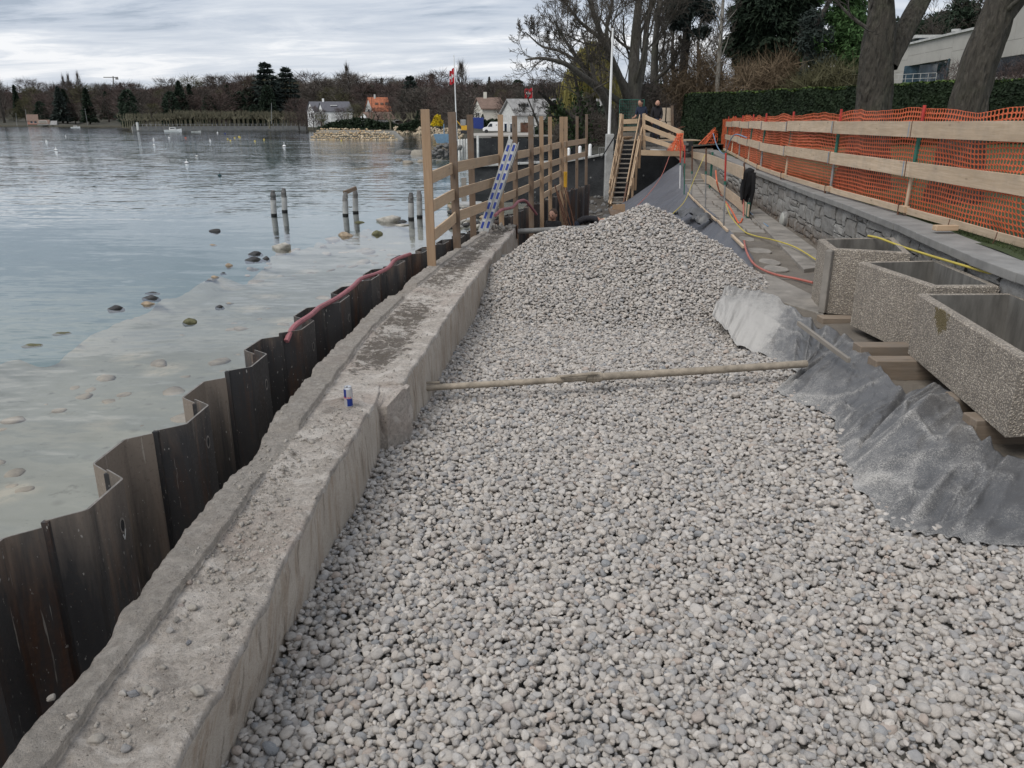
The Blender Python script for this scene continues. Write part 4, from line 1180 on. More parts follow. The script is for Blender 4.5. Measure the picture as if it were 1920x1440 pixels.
zz_m += .14 * np.exp(-((SI - 8.55 + .35 * (WW - .5)) / .33) ** 2 - ((WW - .62) / .30) ** 2) - .055 * np.exp(-((SI - 7.75 + 1.1 * (WW - .5)) / .09) ** 2) * (WW > .1) + .06 * np.exp(-((SI - 9.45 - .9 * (WW - .5)) / .09) ** 2) - .05 * np.exp(-((SI - 5.15 + .5 * WW) / .07) ** 2)
zz_m += .022 * np.clip((WW - .86) / .14, 0, 1.4) * fbm(SI * 3.0, 2.0, 9, 2)
zz_m = np.maximum(zz_m, gz(Pm[..., 0], Pm[..., 1]) + .028 + .014 * fbm(SI * 7, WW * 6, 3, 2))
V = np.stack([Pm[..., 0], Pm[..., 1], zz_m], -1)
att = np.interp(SI, [0, 2.6, 3.2, 4, 5, 6, 7, 8, 9, 10.2, 10.8, 12], [1.0, .95, .52, .40, .46, .42, .36, .50, .54, .42, .30, .22]) + np.where(SI < 3, .2 * (WW < .55) - .45 * np.maximum(0, WW - .6), .28 * np.exp(-np.maximum(WW, 0) / .18)) + .10 * fold + .22 * (cr1 - .5) * (SI > 2.8)  # paler on fold and crease ridges
o = npmesh('membrane_sheet', V.reshape(-1, 3), gridfaces(nu, nv)[:, ::-1], M['membrane'], None, loc=(2.9, 7, 0), smooth=True, att=att.ravel())
tag(o, 'dusty black woven membrane draped over the bank between gravel and planters', 'membrane')
mt = o.modifiers.new('thick', 'SOLIDIFY'); mt.thickness = .004
# flap in the near corner, shade under the sheet painted as its dark colour
cpt = P(1810, 1010, .02)
nu2, nv2 = 40, 24; V = np.zeros((nu2, nv2, 3))
for i in range(nu2):
    for j in range(nv2):
        u, w = i / (nu2 - 1), j / (nv2 - 1)
        a0 = Vector((cpt.x + .02, cpt.y + .05, .03)).lerp(Vector((cpt.x + 1.4, cpt.y - .05, .03)), u); a1 = Vector((cpt.x + .25, cpt.y + .55, .16)).lerp(Vector((cpt.x + 1.5, cpt.y + .7, .13)), u)
        q = a0.lerp(a1, w); V[i, j] = (q.x, q.y, q.z - .02 + .025 * float(fbm(u * 4, w * 3, 7, 3)))
o = npmesh('membrane_flap', V.reshape(-1, 3), gridfaces(nu2, nv2)[:, ::-1], M['membrane'], None, loc=tuple(cpt), smooth=True, att=np.full(nu2 * nv2, -.35)); tag(o, 'dark flap of membrane folded back on the gravel by the nearest planter', 'membrane')
mt = o.modifiers.new('thick', 'SOLIDIFY'); mt.thickness = .004
# fringe of threads at the cut edge
mb = MB()
for i in range(90):
    k = rng.random(); a = P(1690, 992, .03).lerp(P(1812, 1020, .03), k); a.z = .035
    d = Vector((rng.uniform(-.02, .03), -rng.uniform(.02, .06), rng.uniform(-.02, .012)))
    mb.tube([a, a + d * .6 + Vector((0, 0, .008)), a + d], .0011, 3)
o = mb.build('frayed_threads', M['membrane'], bpy.data.objects['membrane_sheet'])
# far slope membrane
nu, nv = 170, 46; V = np.zeros((nu, nv, 3)); att = np.zeros((nu, nv))
for i in range(nu):
    f = i / (nu - 1); y = 11.6 + 26.2 * f ** 1.15
    top = Vector((path_edge(y) + .03, y, PATH_Z + .05 + max(0, y - 33) * .15))
    wdt = interp(y, [11.6, 14, 18, 24, 30, 34, 38], [.75, 1.0, 1.7, 2.5, 2.9, 3.1, 3.2])
    toe = Vector((path_edge(y) - wdt, y - wdt * .55 - .2, interp(y, [11.6, 13.5, 16, 20], [.05, -.2, -.8, PIT_Z + .02])))
    for j in range(nv):
        w = j / (nv - 1); q = top.lerp(toe, w)
        fold = math.sin(f * 75 + 7 * float(vn(f * 9, w * 1.5)) + w * 3) * .6 + .4 * math.sin(f * 160 + w * 4)
        q.z += fold * .035 * (.2 + w * (1 - w) * 3) + .05 * float(fbm(f * 14, w * 4, 1, 3)) - .10 * math.sin(w * math.pi) * .6
        V[i, j] = q; att[i, j] = .18 + .15 * fold + .25 * max(0, 1 - w * 4)  # paler on fold crests and near the top edge
o = npmesh('slope_membrane', V.reshape(-1, 3), gridfaces(nu, nv), M['membrane2'], None, loc=(5, 22, 0), smooth=True, att=att.ravel()); tag(o, 'grey blue wrinkled membrane sheet covering the slope from path down to pit', 'membrane')
# batten lying on the membrane and battens holding its edge
def batten(a, b, w, h, name, label, mat='wood_grey', cat='batten', group=None, up=(0, 0, 1)):
    mb = MB(); mb.bar(a, b, w, h, up, n=3, warp=.002); o = mb.build(name, M[mat], None, loc=a, bevel=.003); return tag(o, label, cat, group)
batten(P(1497, 606, .37), P(1592, 676, .34), .035, .05, 'batten', 'weathered batten lying loose across the folds of the membrane sheet')
for i, (a, b) in enumerate((((1372, 441), (1394, 463)), ((1346, 414), (1364, 433)), ((1323, 396), (1343, 413)), ((1303, 376), (1322, 395)), ((1290, 362), (1302, 376)))):
    batten(P(*a, .27), P(*b, .27), .05, .05, 'batten', 'pale batten pinning the top edge of the slope membrane', 'wood_pale', 'batten', 'battens along the membrane edge')
# rags of dark folded membrane at the slope foot
for (px, py, sx) in ((1298, 400, .9), (1322, 412, .6)):
    c = P(px, py, .18); nu, nv = 16, 16; V = np.zeros((nu, nv, 3))
    for i in range(nu):
        for j in range(nv):
            u, w = i / 15 - .5, j / 15 - .5
            V[i, j] = (c.x + u * sx, c.y + w * sx * 1.2, c.z + .10 * float(fbm(u * 5 + px, w * 5, 2, 3)) + .10 - .3 * (u * u + w * w))
    o = npmesh('membrane_rag', V.reshape(-1, 3), gridfaces(nu, nv), M['membrane'], None, loc=tuple(c), smooth=True, att=np.full(256, -.2)); tag(o, 'crumpled dark membrane rag on the slope edge behind the gravel mound', 'membrane', 'membrane rags on the slope')

# ================================================================== props and struts
def acrow(a, b, name, label):
    a, b = Vector(a), Vector(b); d = (b - a).normalized(); t = thing(name, label, 'prop', a)
    j = a.lerp(b, .44)
    mb = MB(); mb.tube([a, a.lerp(b, .25) + Vector((0, 0, -.006)), j + d * .35], .031, 14); mb.build('inner_tube', M['prop'], t, True)
    mb = MB(); mb.tube([j, a.lerp(b, .72) + Vector((0, 0, -.004)), b], .039, 14); mb.build('outer_tube', M['prop'], t, True)
    mb = MB(); mb.tube([j - d * .06, j + d * .09], .052, 12); mb.tube([j + d * .0, j + d * .02], .06, 12); mb.build('collar_nut', M['prop'], t)
    mb = MB(); s_ = Vector((0, -.06, .055)); mb.tube([j + d * .05 + s_, j - d * .33 + s_ * .8], .016, 8); mb.build('handle', M['prop'], t, True)
    mb = MB(); mb.tube([j - d * .36, j - d * .30], .043, 10); mb.build('wire_loop', M['prop'], t)
    mb = MB(); yaw = math.atan2(d.y, d.x); mb.box(a - d * .008, (.012, .19, .21), Euler((0, 0, yaw)).to_matrix()); mb.build('base_plate', M['galv'], t)
    mb = MB(); mb.tube([a + d * .02 + Vector((0, 0, .06)), a + d * .3 + Vector((0, 0, .045))], .012, 6); mb.build('pin', M['prop'], t)
    return t
pa = P(766, 729, .17); pb = P(1512, 682, .20)
acrow(pa, pb, 'steel_prop', 'dusty adjustable steel prop bracing the concrete wall across the gravel')
def strut(a, b, r, label, collar=None):
    a, b = Vector(a), Vector(b); d = (b - a).normalized(); t = thing('steel_strut', label, 'strut', a)
    mb = MB(); mb.tube([a, b], r, 12); mb.build('tube', M['strut'], t, True)
    mb = MB(); mb.box(a - d * .01, (.015, .2, .28), Euler((0, 0, math.atan2(d.y, d.x))).to_matrix()); mb.build('base_plate', M['rust'], t)
    if collar is not None:
        c = a.lerp(b, collar); mb = MB(); mb.tube([c - d * .08, c + d * .08], r * 1.7, 10); mb.box(c + Vector((0, 0, -.08)), (.12, .12, .2)); mb.build('collar', M['rust'], t)
a = PY(922, 482, 14.1); b = a + Vector((1.25, .05, -.02)); strut((a.x, 14.1, a.z), b, .045, 'short grey steel strut between the concrete wall and the gravel mound')
a = PY(970, 434, 16.75); b = PY(1128, 426, 16.9); strut(a, b, .055, 'long grey steel strut at the far end of the concrete wall', .93)

# ================================================================== energy drink can
c0 = P(654, 758, .52 - .012); c0.z = wtop(c0.x, c0.y) - .004
t = thing('drink_can', 'blue and silver energy drink can standing on the concrete wall', 'drink can', c0)
r_, h_ = .033, .172
mb = MB(); n = 48
prof = [(.026, 0), (r_, .010), (r_, .150), (.0285, .163), (.0285, .168)]
body = []
zs_ = np.concatenate([[0, .006, .010], np.linspace(.014, .15, 30), [.157, .163, .168]])
def rad(z): return float(np.interp(z, [0, .010, .15, .163, .168], [.026, r_, r_, .028, .0285]))
vs, fs, mi2 = [], [], []
face = math.atan2(-c0.y, -c0.x) + .12      # towards the camera
for z in zs_:
    for k in range(n):
        a = 2 * math.pi * k / n; vs.append((c0.x + rad(z) * math.cos(a), c0.y + rad(z) * math.sin(a), c0.z + z))
for i in range(len(zs_) - 1):
    for k in range(n):
        k2 = (k + 1) % n; fs.append((i * n + k, i * n + k2, (i + 1) * n + k2, (i + 1) * n + k))
        z = (zs_[i] + zs_[i + 1]) / 2; a = (2 * math.pi * (k + .5) / n - face + math.pi) % (2 * math.pi) - math.pi
        m_ = 0
        if .012 < z < .148:
            q = math.floor((a + .55 + .35 * (z - .08) * 4) / (math.pi / 2)) % 2
            low = z < .080
            if (q == 0) == low and abs(z - .080) > .004: m_ = 1
            if abs(a) > 2.2: m_ = 1 if low else 0
        mi2.append(m_)
b0 = len(mb.v); mb.add(vs, fs); mb.mi = mi2; mb.build('can_body', [M['silver'], M['can_blue']], t, True)
mb = MB(); mb.lathe((c0.x, c0.y, c0.z + .163), [(.0275, 0), (.0275, .001)], 24); mb.build('lid', M['silver'], t)
mb = MB(); mb.box((c0.x - .004, c0.y - .008, c0.z + .1655), (.012, .018, .001)); mb.build('opening', M['dark'], t)
def text_mesh(name, s, size, mat, parent, loc, normal, up=Vector((0, 0, 1)), wrap=None, ext=.0004):
    cu = bpy.data.curves.new(name, 'FONT'); cu.body = s; cu.size = size; cu.align_x = 'CENTER'; cu.align_y = 'CENTER'; cu.extrude = ext
    tmp = bpy.data.objects.new(name + '_src', cu); COL.objects.link(tmp)
    dg = bpy.context.evaluated_depsgraph_get(); me = bpy.data.meshes.new_from_object(tmp.evaluated_get(dg))
    bpy.data.objects.remove(tmp)
    nrm = Vector(normal).normalized(); x_ = up.cross(nrm).normalized(); y_ = nrm.cross(x_)
    L = Vector(loc); off = wloc(parent)
    for v in me.vertices:
        if wrap:
            cen, rr = wrap; a = v.co.x / rr; q = nrm * math.cos(a) + x_ * math.sin(a); v.co = cen + q * (rr + v.co.z) + y_ * v.co.y + Vector((0, 0, L.z - cen.z)) - off
        else: v.co = L + x_ * v.co.x + y_ * v.co.y + nrm * v.co.z - off
    me.materials.clear(); me.materials.append(mat)
    return link(name, me, parent)
fdir = Vector((math.cos(face - .45), math.sin(face - .45), 0))
text_mesh('lettering', 'Red Bull', .021, M['can_red'], t, (c0.x, c0.y, c0.z + .083), fdir, wrap=(c0.copy(), r_ + .0006))

# ================================================================== lake-side timber guardrail
tg = thing('timber_guardrail', 'raw timber guardrail with three plank rails fixed along the sheet pile wall', 'guardrail', (0, 18, .5))
posts = []
for (px0, pxb, top, Y, w, mat) in ((797, 808, 205, 11.9, .125, 'wood_tan'), (847, 860, 210, 13.7, .13, 'wood_brown'), (881, 889, 215, 15.2, .115, 'wood_brown'), (938, 940, 215, 17.2, .11, 'wood_tan'),
                               (965, 967, 217, 19.0, .12, 'wood_brown'), (995, 997, 218, 20.6, .13, 'wood_brown'), (1015, 1017, 218, 22.2, .11, 'wood_tan'), (1031, 1033, 219, 24.0, .11, 'wood_tan'),
                               (1053, 1053, 219, 26.2, .13, 'wood_tan'), (1061, 1060, 219, 27.0, .11, 'wood_tan'), (1082, 1081, 218, 29.5, .10, 'wood_brown'), (1100, 1098, 214, 31.2, .10, 'wood_brown')):
    a = PY(px0, top, Y); 
    bx = PY(pxb, 470, Y); zb = interp(Y, [11, 13, 16, 31], [.30, .15, -.3, -.9]); x1 = a.x + (bx.x - a.x) * .55
    d = pile_dir(Y); mb = MB(); mb.bar((x1 + .02, Y, zb), a, w * .62, w, up=(d.y, -d.x, 0) if False else (1, 0, 0), n=3, warp=.004)
    posts.append((a, Vector((x1, Y, zb)), Y)); mb.build('post', M[mat], tg, bevel=.004)
def rail_run(pix, w=.175, th=.03, mat='wood_new'):
    pts = [PY(px, py, Y) for px, py, Y in pix]
    for i in range(len(pts) - 1):
        mb = MB(); a, b = pts[i], pts[i + 1]; dd = (b - a).normalized()
        off = Vector((0, .012 * (i % 2), 0)); mb.bar(a - dd * .12 + off, b + dd * .12 + off, th, w, n=3, warp=.004); mb.build('rail', M[mat], tg, bevel=.003)
rail_run([(803, 336, 12.05), (848, 315, 13.7), (937, 297, 17.3)]); rail_run([(937, 297, 17.35), (994, 286, 20.7), (1052, 271, 26.3)]); rail_run([(1056, 271, 26.5), (1100, 264, 31.3)])
rail_run([(806, 389, 12.05), (852, 364, 13.7), (937, 338, 17.3)]); rail_run([(937, 339, 17.35), (994, 320, 20.7), (1052, 301, 26.3)]); rail_run([(1056, 299, 26.5), (1098, 289, 31.3)])
rail_run([(808, 446, 12.05), (855, 407, 13.7), (937, 377, 17.3)]); rail_run([(937, 374, 17.35), (994, 351, 20.7), (1052, 324, 26.3)])
rail_run([(1020, 366, 23.0), (1052, 349, 26.3)], .16)
mb = MB(); a = PY(1059, 337, 26.6); mb.box(a, (.14, .1, .5)); 
o = mb.build('yellow_clamp', M['yellow'], None, loc=a, bevel=.01); tag(o, 'yellow steel clamp on the double timber post of the guardrail', 'clamp')
mb = MB(); q = P(807, 490, .56); mb.tube([(q.x + .05, q.y - .08, .5), (q.x + .05, q.y + .12, .5)], .015, 8); mb.box((q.x + .05, q.y - .1, .5), (.06, .03, .06)); mb.build('post_bolt', M['rust'], tg)

# ================================================================== aluminium ladder
la, lb = P(905, 437, .53), PY(962, 263, 16.6)
tl = thing('aluminium_ladder', 'folded aluminium ladder with blue stickers leaning against the guardrail', 'ladder', la)
d = (lb - la).normalized(); side = Vector((1, .05, 0)); side = (side - d * side.dot(d)).normalized(); nrm = d.cross(side)      # side: across the sections, nrm: depth
if nrm.y > 0: nrm = -nrm
L = (lb - la).length
for k in range(2):
    for dep in (0, .36):
        a = la + side * (.105 * k - .05) - nrm * dep; mb = MB(); mb.bar(a, a + d * (L - .06 * k), .095, .03, up=nrm)
        s_ = mb.build('stile', M['alu'], tl, bevel=.003)
        if dep == 0:
            n_ = 9
            for i in range(n_):
                f0 = .04 + .93 * i / n_ + (.02 if k else 0); q = a + d * (L * f0) + nrm * .0165; ln = L * .93 / n_ * .66
                m2 = MB(); m2.bar(q, q + d * ln, .045, .002, up=nrm); m2.build('blue_sticker', M['can_blue'], s_)
                m2 = MB(); m2.bar(q + d * (ln + .012), q + d * (ln * 1.28), .04, .002, up=nrm); m2.build('white_sticker', M['sticker'], s_)
for k in range(2):
    for i in range(7):
        q = la + side * (.105 * k - .05) + d * (L * (.08 + i * .14)); mb = MB(); mb.tube([q - nrm * .01, q - nrm * .35], .016, 8); mb.build('rung', M['alu'], tl, True)
mb = MB(); mb.bar(lb + side * .12 - nrm * .17 - d * .5, lb + side * .12 - nrm * .17, .012, .34, up=nrm); mb.build('top_bracket', M['alu'], tl)

# ================================================================== inner plank guard on the path
ti = thing('plank_guard', 'board guard on green posts along the path with painted rods on its lake side', 'guardrail', (6.6, 26, .2))
gp = []
for (px, pyt, pyb) in ((1401, 310, 411), (1331, 285, 353), (1288, 284, 317)):
    b = P(px, pyb, PATH_Z); tpt = PY(px - 2, pyt, b.y); mb = MB(); mb.bar(b - Vector((0, 0, .1)), (b.x, b.y, min(tpt.z, 1.52) if px != 1401 else .62), .07, .07, up=(1, 0, 0))
    gp.append((b, tpt.z))
    mb.build('square_post', M['green_paint'], ti)
rows_ = (((1392, 324), (1331, 298), (1290, 288)), ((1403, 394), (1331, 338), (1290, 325)))
for r2 in rows_:
    pts_ = [PY(px, py, g[0].y - .08) for (px, py), g in zip(r2, gp)]
    for i in range(2):
        mb = MB(); dd = (pts_[i + 1] - pts_[i]).normalized(); mb.bar(pts_[i] - dd * .1, pts_[i + 1] + dd * .1, .03, .30, n=3, warp=.005); mb.build('board', M['wood_pale'], ti, bevel=.003)
def rod(px0, py0, pxb, pyb, label, r=.022, cols=('red_paint', 'galv'), split=.45):
    b = P(pxb, pyb, PATH_Z); a = PY(px0, py0, b.y); t = thing('scaffold_rod', label, 'rod', b, 'painted steel rods along the path edge')
    m_ = b.lerp(a, split)
    mb = MB(); mb.tube([m_, a], r, 8); mb.build('upper_tube', M[cols[0]], t, True); mb = MB(); mb.tube([b - Vector((0, 0, .1)), m_], r * .9, 8); mb.build('lower_tube', M[cols[1]], t, True)
    mb = MB(); mb.tube([m_ - (a - b).normalized() * .04, m_ + (a - b).normalized() * .04], r * 1.4, 8); mb.build('collar', M['green_paint'], t)
rod(1361, 287, 1357, 431, 'red topped steel rod at the path edge, nearest to the gravel mound', cols=('red_paint', 'galv'), split=.62)
rod(1324, 277, 1323, 392, 'dark red steel rod at the path edge, second from the gravel mound', cols=('rust', 'galv'), split=.6)
rod(1298, 274, 1297, 372, 'dark red steel rod at the path edge, third from the gravel mound', cols=('rust', 'galv'), split=.5)
rod(1284, 272, 1283, 362, 'green and red steel rod at the path edge near the ramp', cols=('red_paint', 'green_paint'), split=.6)
rod(1276, 262, 1275, 352, 'red and white steel rod at the foot of the ramp rail', cols=('red_paint', 'white'), split=.5)
rod(1395, 306, 1402, 405, 'rusty steel rod at the near end of the board guard, carrying the jacket', cols=('rust', 'hose_orange'), split=.55)
# jacket hanging on the rod
jc = PY(1401, 316, P(1402, 405, PATH_Z).y - .12)
nu, nv = 28, 26; V = np.zeros((nu, nv, 3))
for i in range(nu):
    for j in range(nv):
        a = 2 * math.pi * i / (nu - 1); w = j / (nv - 1)
        rx = interp(w, [0, .08, .3, .7, 1], [.03, .12, .15, .13, .10]) * (1 + .25 * float(fbm(math.cos(a) * 2, math.sin(a) * 2, w * 3, 3)))
        V[i, j] = (jc.x + .06 + rx * math.cos(a) - .05 * w, jc.y + rx * .6 * math.sin(a), jc.z + .02 - w * (.78 + .16 * math.sin(a * 2)))
o = npmesh('jacket', V.reshape(-1, 3), gridfaces(nu, nv), M['black'], None, loc=tuple(jc), smooth=True); tag(o, 'black work jacket hanging over the rod at the end of the board guard', 'jacket')
o2 = MB(); o2.tube([jc + Vector((-.05, -.06, -.1)), jc + Vector((-.12, -.1, -.5)), jc + Vector((-.10, -.1, -.8))], [.06, .055, .035], 8); o2.tube([jc + Vector((.16, -.05, -.1)), jc + Vector((.19, -.06, -.55)), jc + Vector((.12, -.04, -1.15)), jc + Vector((.08, -.04, -1.3))], [.06, .05, .045, .02], 8); o2.build('sleeve', M['black'], o, True)
# hoses
yb = P(1402, 405, PATH_Z).y
hose('hose', [PY(1394, 340, yb), PY(1394, 390, yb - .3), PY(1394, 430, yb - 1.2), P(1397, 462, .3), P(1408, 488, .27), P(1425, 503, .26), P(1455, 515, .26), P(1490, 522, .25), P(1524, 530, .25)], .019, M['hose_red'], 'red hose dropping from the jacket rod and running to the far planter')
hose('hose', [P(1361, 382, .4), P(1370, 405, .25), P(1393, 432, .24), P(1415, 442, .24), P(1450, 450, .32), P(1490, 463, .32), P(1530, 487, .32)], .014, M['hose_yellow'], 'thin yellow hose snaking over the path to the farthest planter')
yq = [PY(a, b, y) for a, b, y in ((1628, 442, 11.3), (1650, 447, 11.0), (1690, 462, 10.5), (1740, 478, 9.8), (1800, 496, 9.0), (1860, 513, 8.4), (1930, 528, 7.9))]
for q in yq: q.z = max(q.z, 1.03)
hose('hose', yq, .0145, M['hose_yellow'], 'thick yellow hose lying across the rims of the planters')
hose('hose', [P(1404, 396, .3), P(1415, 406, .24), P(1428, 416, .24), P(1440, 424, .28)], .014, M['hose_blue'], 'pale blue hose on the path under the black jacket')
hose('hose', [PY(1342, 320, 26), PY(1345, 345, 24.5), P(1352, 365, .25), P(1372, 395, .25), P(1385, 418, .24), P(1392, 410, .25)], .022, M['hose_orange'], 'orange hose behind the board guard running down to the path')
hose('cord', [PY(1322, 290, 27), PY(1304, 330, 25), PY(1285, 375, 21), PY(1262, 400, 16)], .010, M['hose_yellow'], 'yellow cord stretched from the rods down over the slope membrane', 'cord')
hose('cord', [PY(1255, 293, 36), PY(1240, 330, 33), PY(1215, 365, 29), PY(1185, 395, 24)], .012, M['hose_red'], 'red cord stretched down the slope membrane beside the stairs', 'cord')

# ================================================================== orange net fence with planks
tf = thing('barrier_fence', 'orange mesh barrier fence with pale plank rails on the coping side of the lawn', 'fence', (7, 16, 1.2))
FB = [P(a, b, 1.22) for a, b in ((1980, 482), (1920, 466), (1862, 449), (1753, 417), (1668, 392), (1590, 370), (1502, 346), (1424, 318))] + [Vector((9.3, 34.5, 1.22)), Vector((10.8, 42.5, 1.22)), Vector((11.4, 46, 1.22))]
fy = np.array([p.y for p in FB]); fx = np.array([p.x for p in FB])
fy2 = np.linspace(fy[0], fy[-1], 900); fx2 = np.interp(fy2, fy, fx)
kern = np.ones(61) / 61; fx2 = np.convolve(np.pad(fx2, 30, 'reflect', reflect_type='odd'), kern, 'valid'); fS = np.concatenate([[0], np.cumsum(np.hypot(np.diff(fx2), np.diff(fy2)))])
def fpt(s):
    s = np.clip(s, 0, fS[-1]); return np.interp(s, fS, fx2), np.interp(s, fS, fy2)
def fdirn(s):
    x1, y1 = fpt(s - .1); x2, y2 = fpt(s + .1); d = Vector((x2 - x1, y2 - y1, 0)).normalized(); return d, Vector((-d.y, d.x, 0))
FTOP = 2.78
# net cells
rowh, colw = .066, .092
nrow = 23; ncol = int(fS[-1] / colw)
oct_ = [(math.cos(t), math.sin(t)) for t in np.arange(0, 6.28, math.pi / 4) + math.pi / 8]
Sg = np.arange(ncol + 1) * colw; Zg = np.linspace(1.235, FTOP, nrow + 1)
def net_map(S, Z):
    x, y = fpt(S); x1, y1 = fpt(S - .05); x2, y2 = fpt(S + .05); dx, dy = x2 - x1, y2 - y1; L = np.hypot(dx, dy) + 1e-9; nx, ny = dy / L, -dx / L   # towards the lawn
    hgt = (Z - 1.235) / (FTOP - 1.235)
    off = .05 + .05 * fbm(S * .9, Z * 1.6, 3, 3) + .10 * np.clip(.3 - hgt, 0, 1) * (1 + fbm(S * .5, 1, 1, 2)) * 1.2
    sag = .06 * fbm(S * .8, 2.0, 5, 3) * hgt - .02 * hgt * (1 - np.abs(np.sin(S * 1.1)))
    shear = .09 * fbm(S * .5, Z * .9, 8, 3)
    return np.stack([x + nx * off + dx / L * shear, y + ny * off + dy / L * shear, Z + sag], -1)
Sc, Zc = np.meshgrid(Sg[:-1] + colw / 2, (Zg[:-1] + Zg[1:]) / 2, indexing='ij'); dz = Zg[1] - Zg[0]
corners = [(-.5, -.5), (.5, -.5), (.5, .5), (-.5, .5)]
sq = [(.5, 0), (.5, .5), (0, .5), (-.5, .5), (-.5, 0), (-.5, -.5), (0, -.5), (.5, -.5)]
inn = [(.42, 0), (.34, .32), (0, .41), (-.34, .32), (-.42, 0), (-.34, -.32), (0, -.41), (.34, -.32)]
P16 = []
for (a, b_) in sq + inn:
    P16.append(net_map(Sc + a * colw, Zc + b_ * dz))
Pn = np.stack(P16, 2).reshape(-1, 3)
nc = ncol * nrow; base = np.arange(nc)[:, None] * 16
Fq = np.concatenate([np.stack([base[:, 0] + k, base[:, 0] + (k + 1) % 8, base[:, 0] + 8 + (k + 1) % 8, base[:, 0] + 8 + k], -1) for k in range(8)])
nobj = npmesh('net', Pn, Fq, M['net'], tf); nobj['kind'] = 'stuff'
mt = nobj.modifiers.new('thick', 'SOLIDIFY'); mt.thickness = .004
# planks
plen = float(np.interp(12.9, [fpt(s)[1] for s in np.linspace(0, fS[-1], 500)], np.linspace(0, fS[-1], 500)))
spost = [plen - 4.1, plen, plen + 4.0, plen + 8.2, plen + 12.3, plen + 16.4, plen + 20.6, plen + 24.7, plen + 28.8]
spost = [s for s in spost if s < fS[-1] + 2]
def plank(s0, s1, z, h, z1=None):
    x0, y0 = fpt(s0); x1, y1 = fpt(s1)
    if s0 < 0: d0, n0 = fdirn(.2); x0, y0 = x0 + d0.x * s0, y0 + d0.y * s0
    a, b = Vector((x0, y0, z)), Vector((x1, y1, z if z1 is None else z1)); d = (b - a).normalized(); n = Vector((-d.y, d.x, 0))
    k = rng.uniform(.0, .014); mb = MB(); mb.bar(a + n * (.045 + k) - d * .07, b + n * (.045 + k) + d * .07, .032, h, n=4, warp=.003); mb.build('plank', M['wood_pale'], tf, bevel=.003)
    m2 = MB()
for i in range(len(spost) - 1):
    s0, s1 = spost[i], min(spost[i + 1], fS[-1])
    if s1 <= s0: continue
    j = [0.0, .0, .01, -.01, .015, 0, .02, 0][i % 8]
    plank(s0, s1, 2.49 + j, .235); plank(s0 - .05, s1 - .05, 1.90 + j, .225)
    q = 1.285; plank(s0, s1, q, .10)
for i, s in enumerate(spost):
    if s > fS[-1]: continue
    if s < 0: continue
    x, y = fpt(s); d, n = fdirn(s)
    lean = Vector((.05, 0, 0)) * (1 if i % 2 else .6)
    c = Vector((x, y, 0)) - n * .01
    mb = MB(); mb.tube([c + Vector((0, 0, 1.1)), c + lean * .5 + Vector((0, 0, 1.8))], .028, 10); mb.build('lower_post', M['wood_pale' if i % 2 else 'galv'], tf, True)
    mb = MB(); mb.tube([c + lean * .5 + Vector((0, 0, 1.8)), c + lean + Vector((0, 0, 2.42))], .03, 10); mb.build('upper_post', M['green_paint'], tf, True)
    mb = MB(); mb.tube([c + lean + Vector((0, 0, 2.42)), c + lean * 1.2 + Vector((0, 0, 2.84))], .026, 10); mb.build('post_top', M['red_paint'], tf, True)
    cc = Vector((x, y, 0)) + n * .072 + d * .02
    for z, cm in ((2.49, 'rust'), (1.90, 'rust')):
        mb = MB(); mb.bar(cc + Vector((0, 0, z - .125)), cc + Vector((0, 0, z + .125)), .02, .008, up=n); mb.build('strap', M[cm], tf)
        mb = MB(); mb.bar(cc + d * .10 + Vector((0, 0, z - .115)), cc + d * .10 + Vector((0, 0, z + .115)), .02, .006, up=n); mb.build('joint_strip', M['hose_blue'], tf)
    mb = MB(); mb.box(Vector((x, y, 1.30)) + n * .06 - d * .14, (.22, .09, .10), Euler((0, 0, math.atan2(d.y, d.x))).to_matrix()); mb.build('wedge_block', M['wood_new'], tf, bevel=.005)
    mb = MB(); mb.tube([Vector((x, y, 1.12)) + n * .09, Vector((x, y, 1.4)) + n * .09], .02, 8); mb.build('pin', M['rust'], tf, True)
q = P(1772, 432, 1.235); mb = MB(); mb.box(q + Vector((0, 0, .035)), (.30, .11, .07), Euler((0, 0, .05)).to_matrix()); o = mb.build('wood_block', M['wood_new'], None, loc=q, bevel=.006); tag(o, 'small timber offcut lying on the coping slabs below the net fence', 'timber block')
for i, (px, py) in enumerate(((1862, 447), (1775, 421))):
    q = P(px, py, 1.3); hose('wire_tie', [q + Vector((0, -.06, .08)), q + Vector((-.02, -.08, .02)), q + Vector((-.03, -.06, -.05))], .006, M['rust'], ('rusty wire tie round the bottom plank of the net fence, nearest the frame edge' if i == 0 else 'rusty wire tie round the bottom plank above the timber offcut'), 'wire')
# loose net bundle at the far end and at the ramp rail
def net_bundle(a, b, w, label, n=26):
    a, b = Vector(a), Vector(b); mb = MB()
    for i in range(n):
        o1 = Vector((rng.uniform(-w, w), rng.uniform(-w, w), 0)) * .35; o2 = Vector((rng.uniform(-w, w), rng.uniform(-w, w), 0)); pts_ = [a + o1, a.lerp(b, .35) + o1 * .6 + o2 * .3 + Vector((0, 0, rng.uniform(-.05, .05))), a.lerp(b, .7) + o2 * .8, b + o2]
        mb.tube(pts_, .012, 4)
    for k in range(8):
        f = (k + .5) / 8; c = a.lerp(b, f); ww = w * (.35 + .65 * f); mb.tube([c + Vector((ww * math.cos(t), ww * math.sin(t), rng.uniform(-.03, .03))) for t in np.arange(0, 6.3, .7)], .010, 4)
    o = mb.build('net_bundle', M['net'], None, loc=b); return tag(o, label, 'net')
net_bundle(PY(1275, 250, 33), PY(1268, 283, 32.5), .32, 'loose orange net hanging off the end of the ramp rail')
e_ = fpt(fS[-1]); net_bundle((e_[0], e_[1], 2.5), (e_[0] - .9, e_[1] - .6, 1.3), .5, 'loose orange net bunched at the far end of the barrier fence')
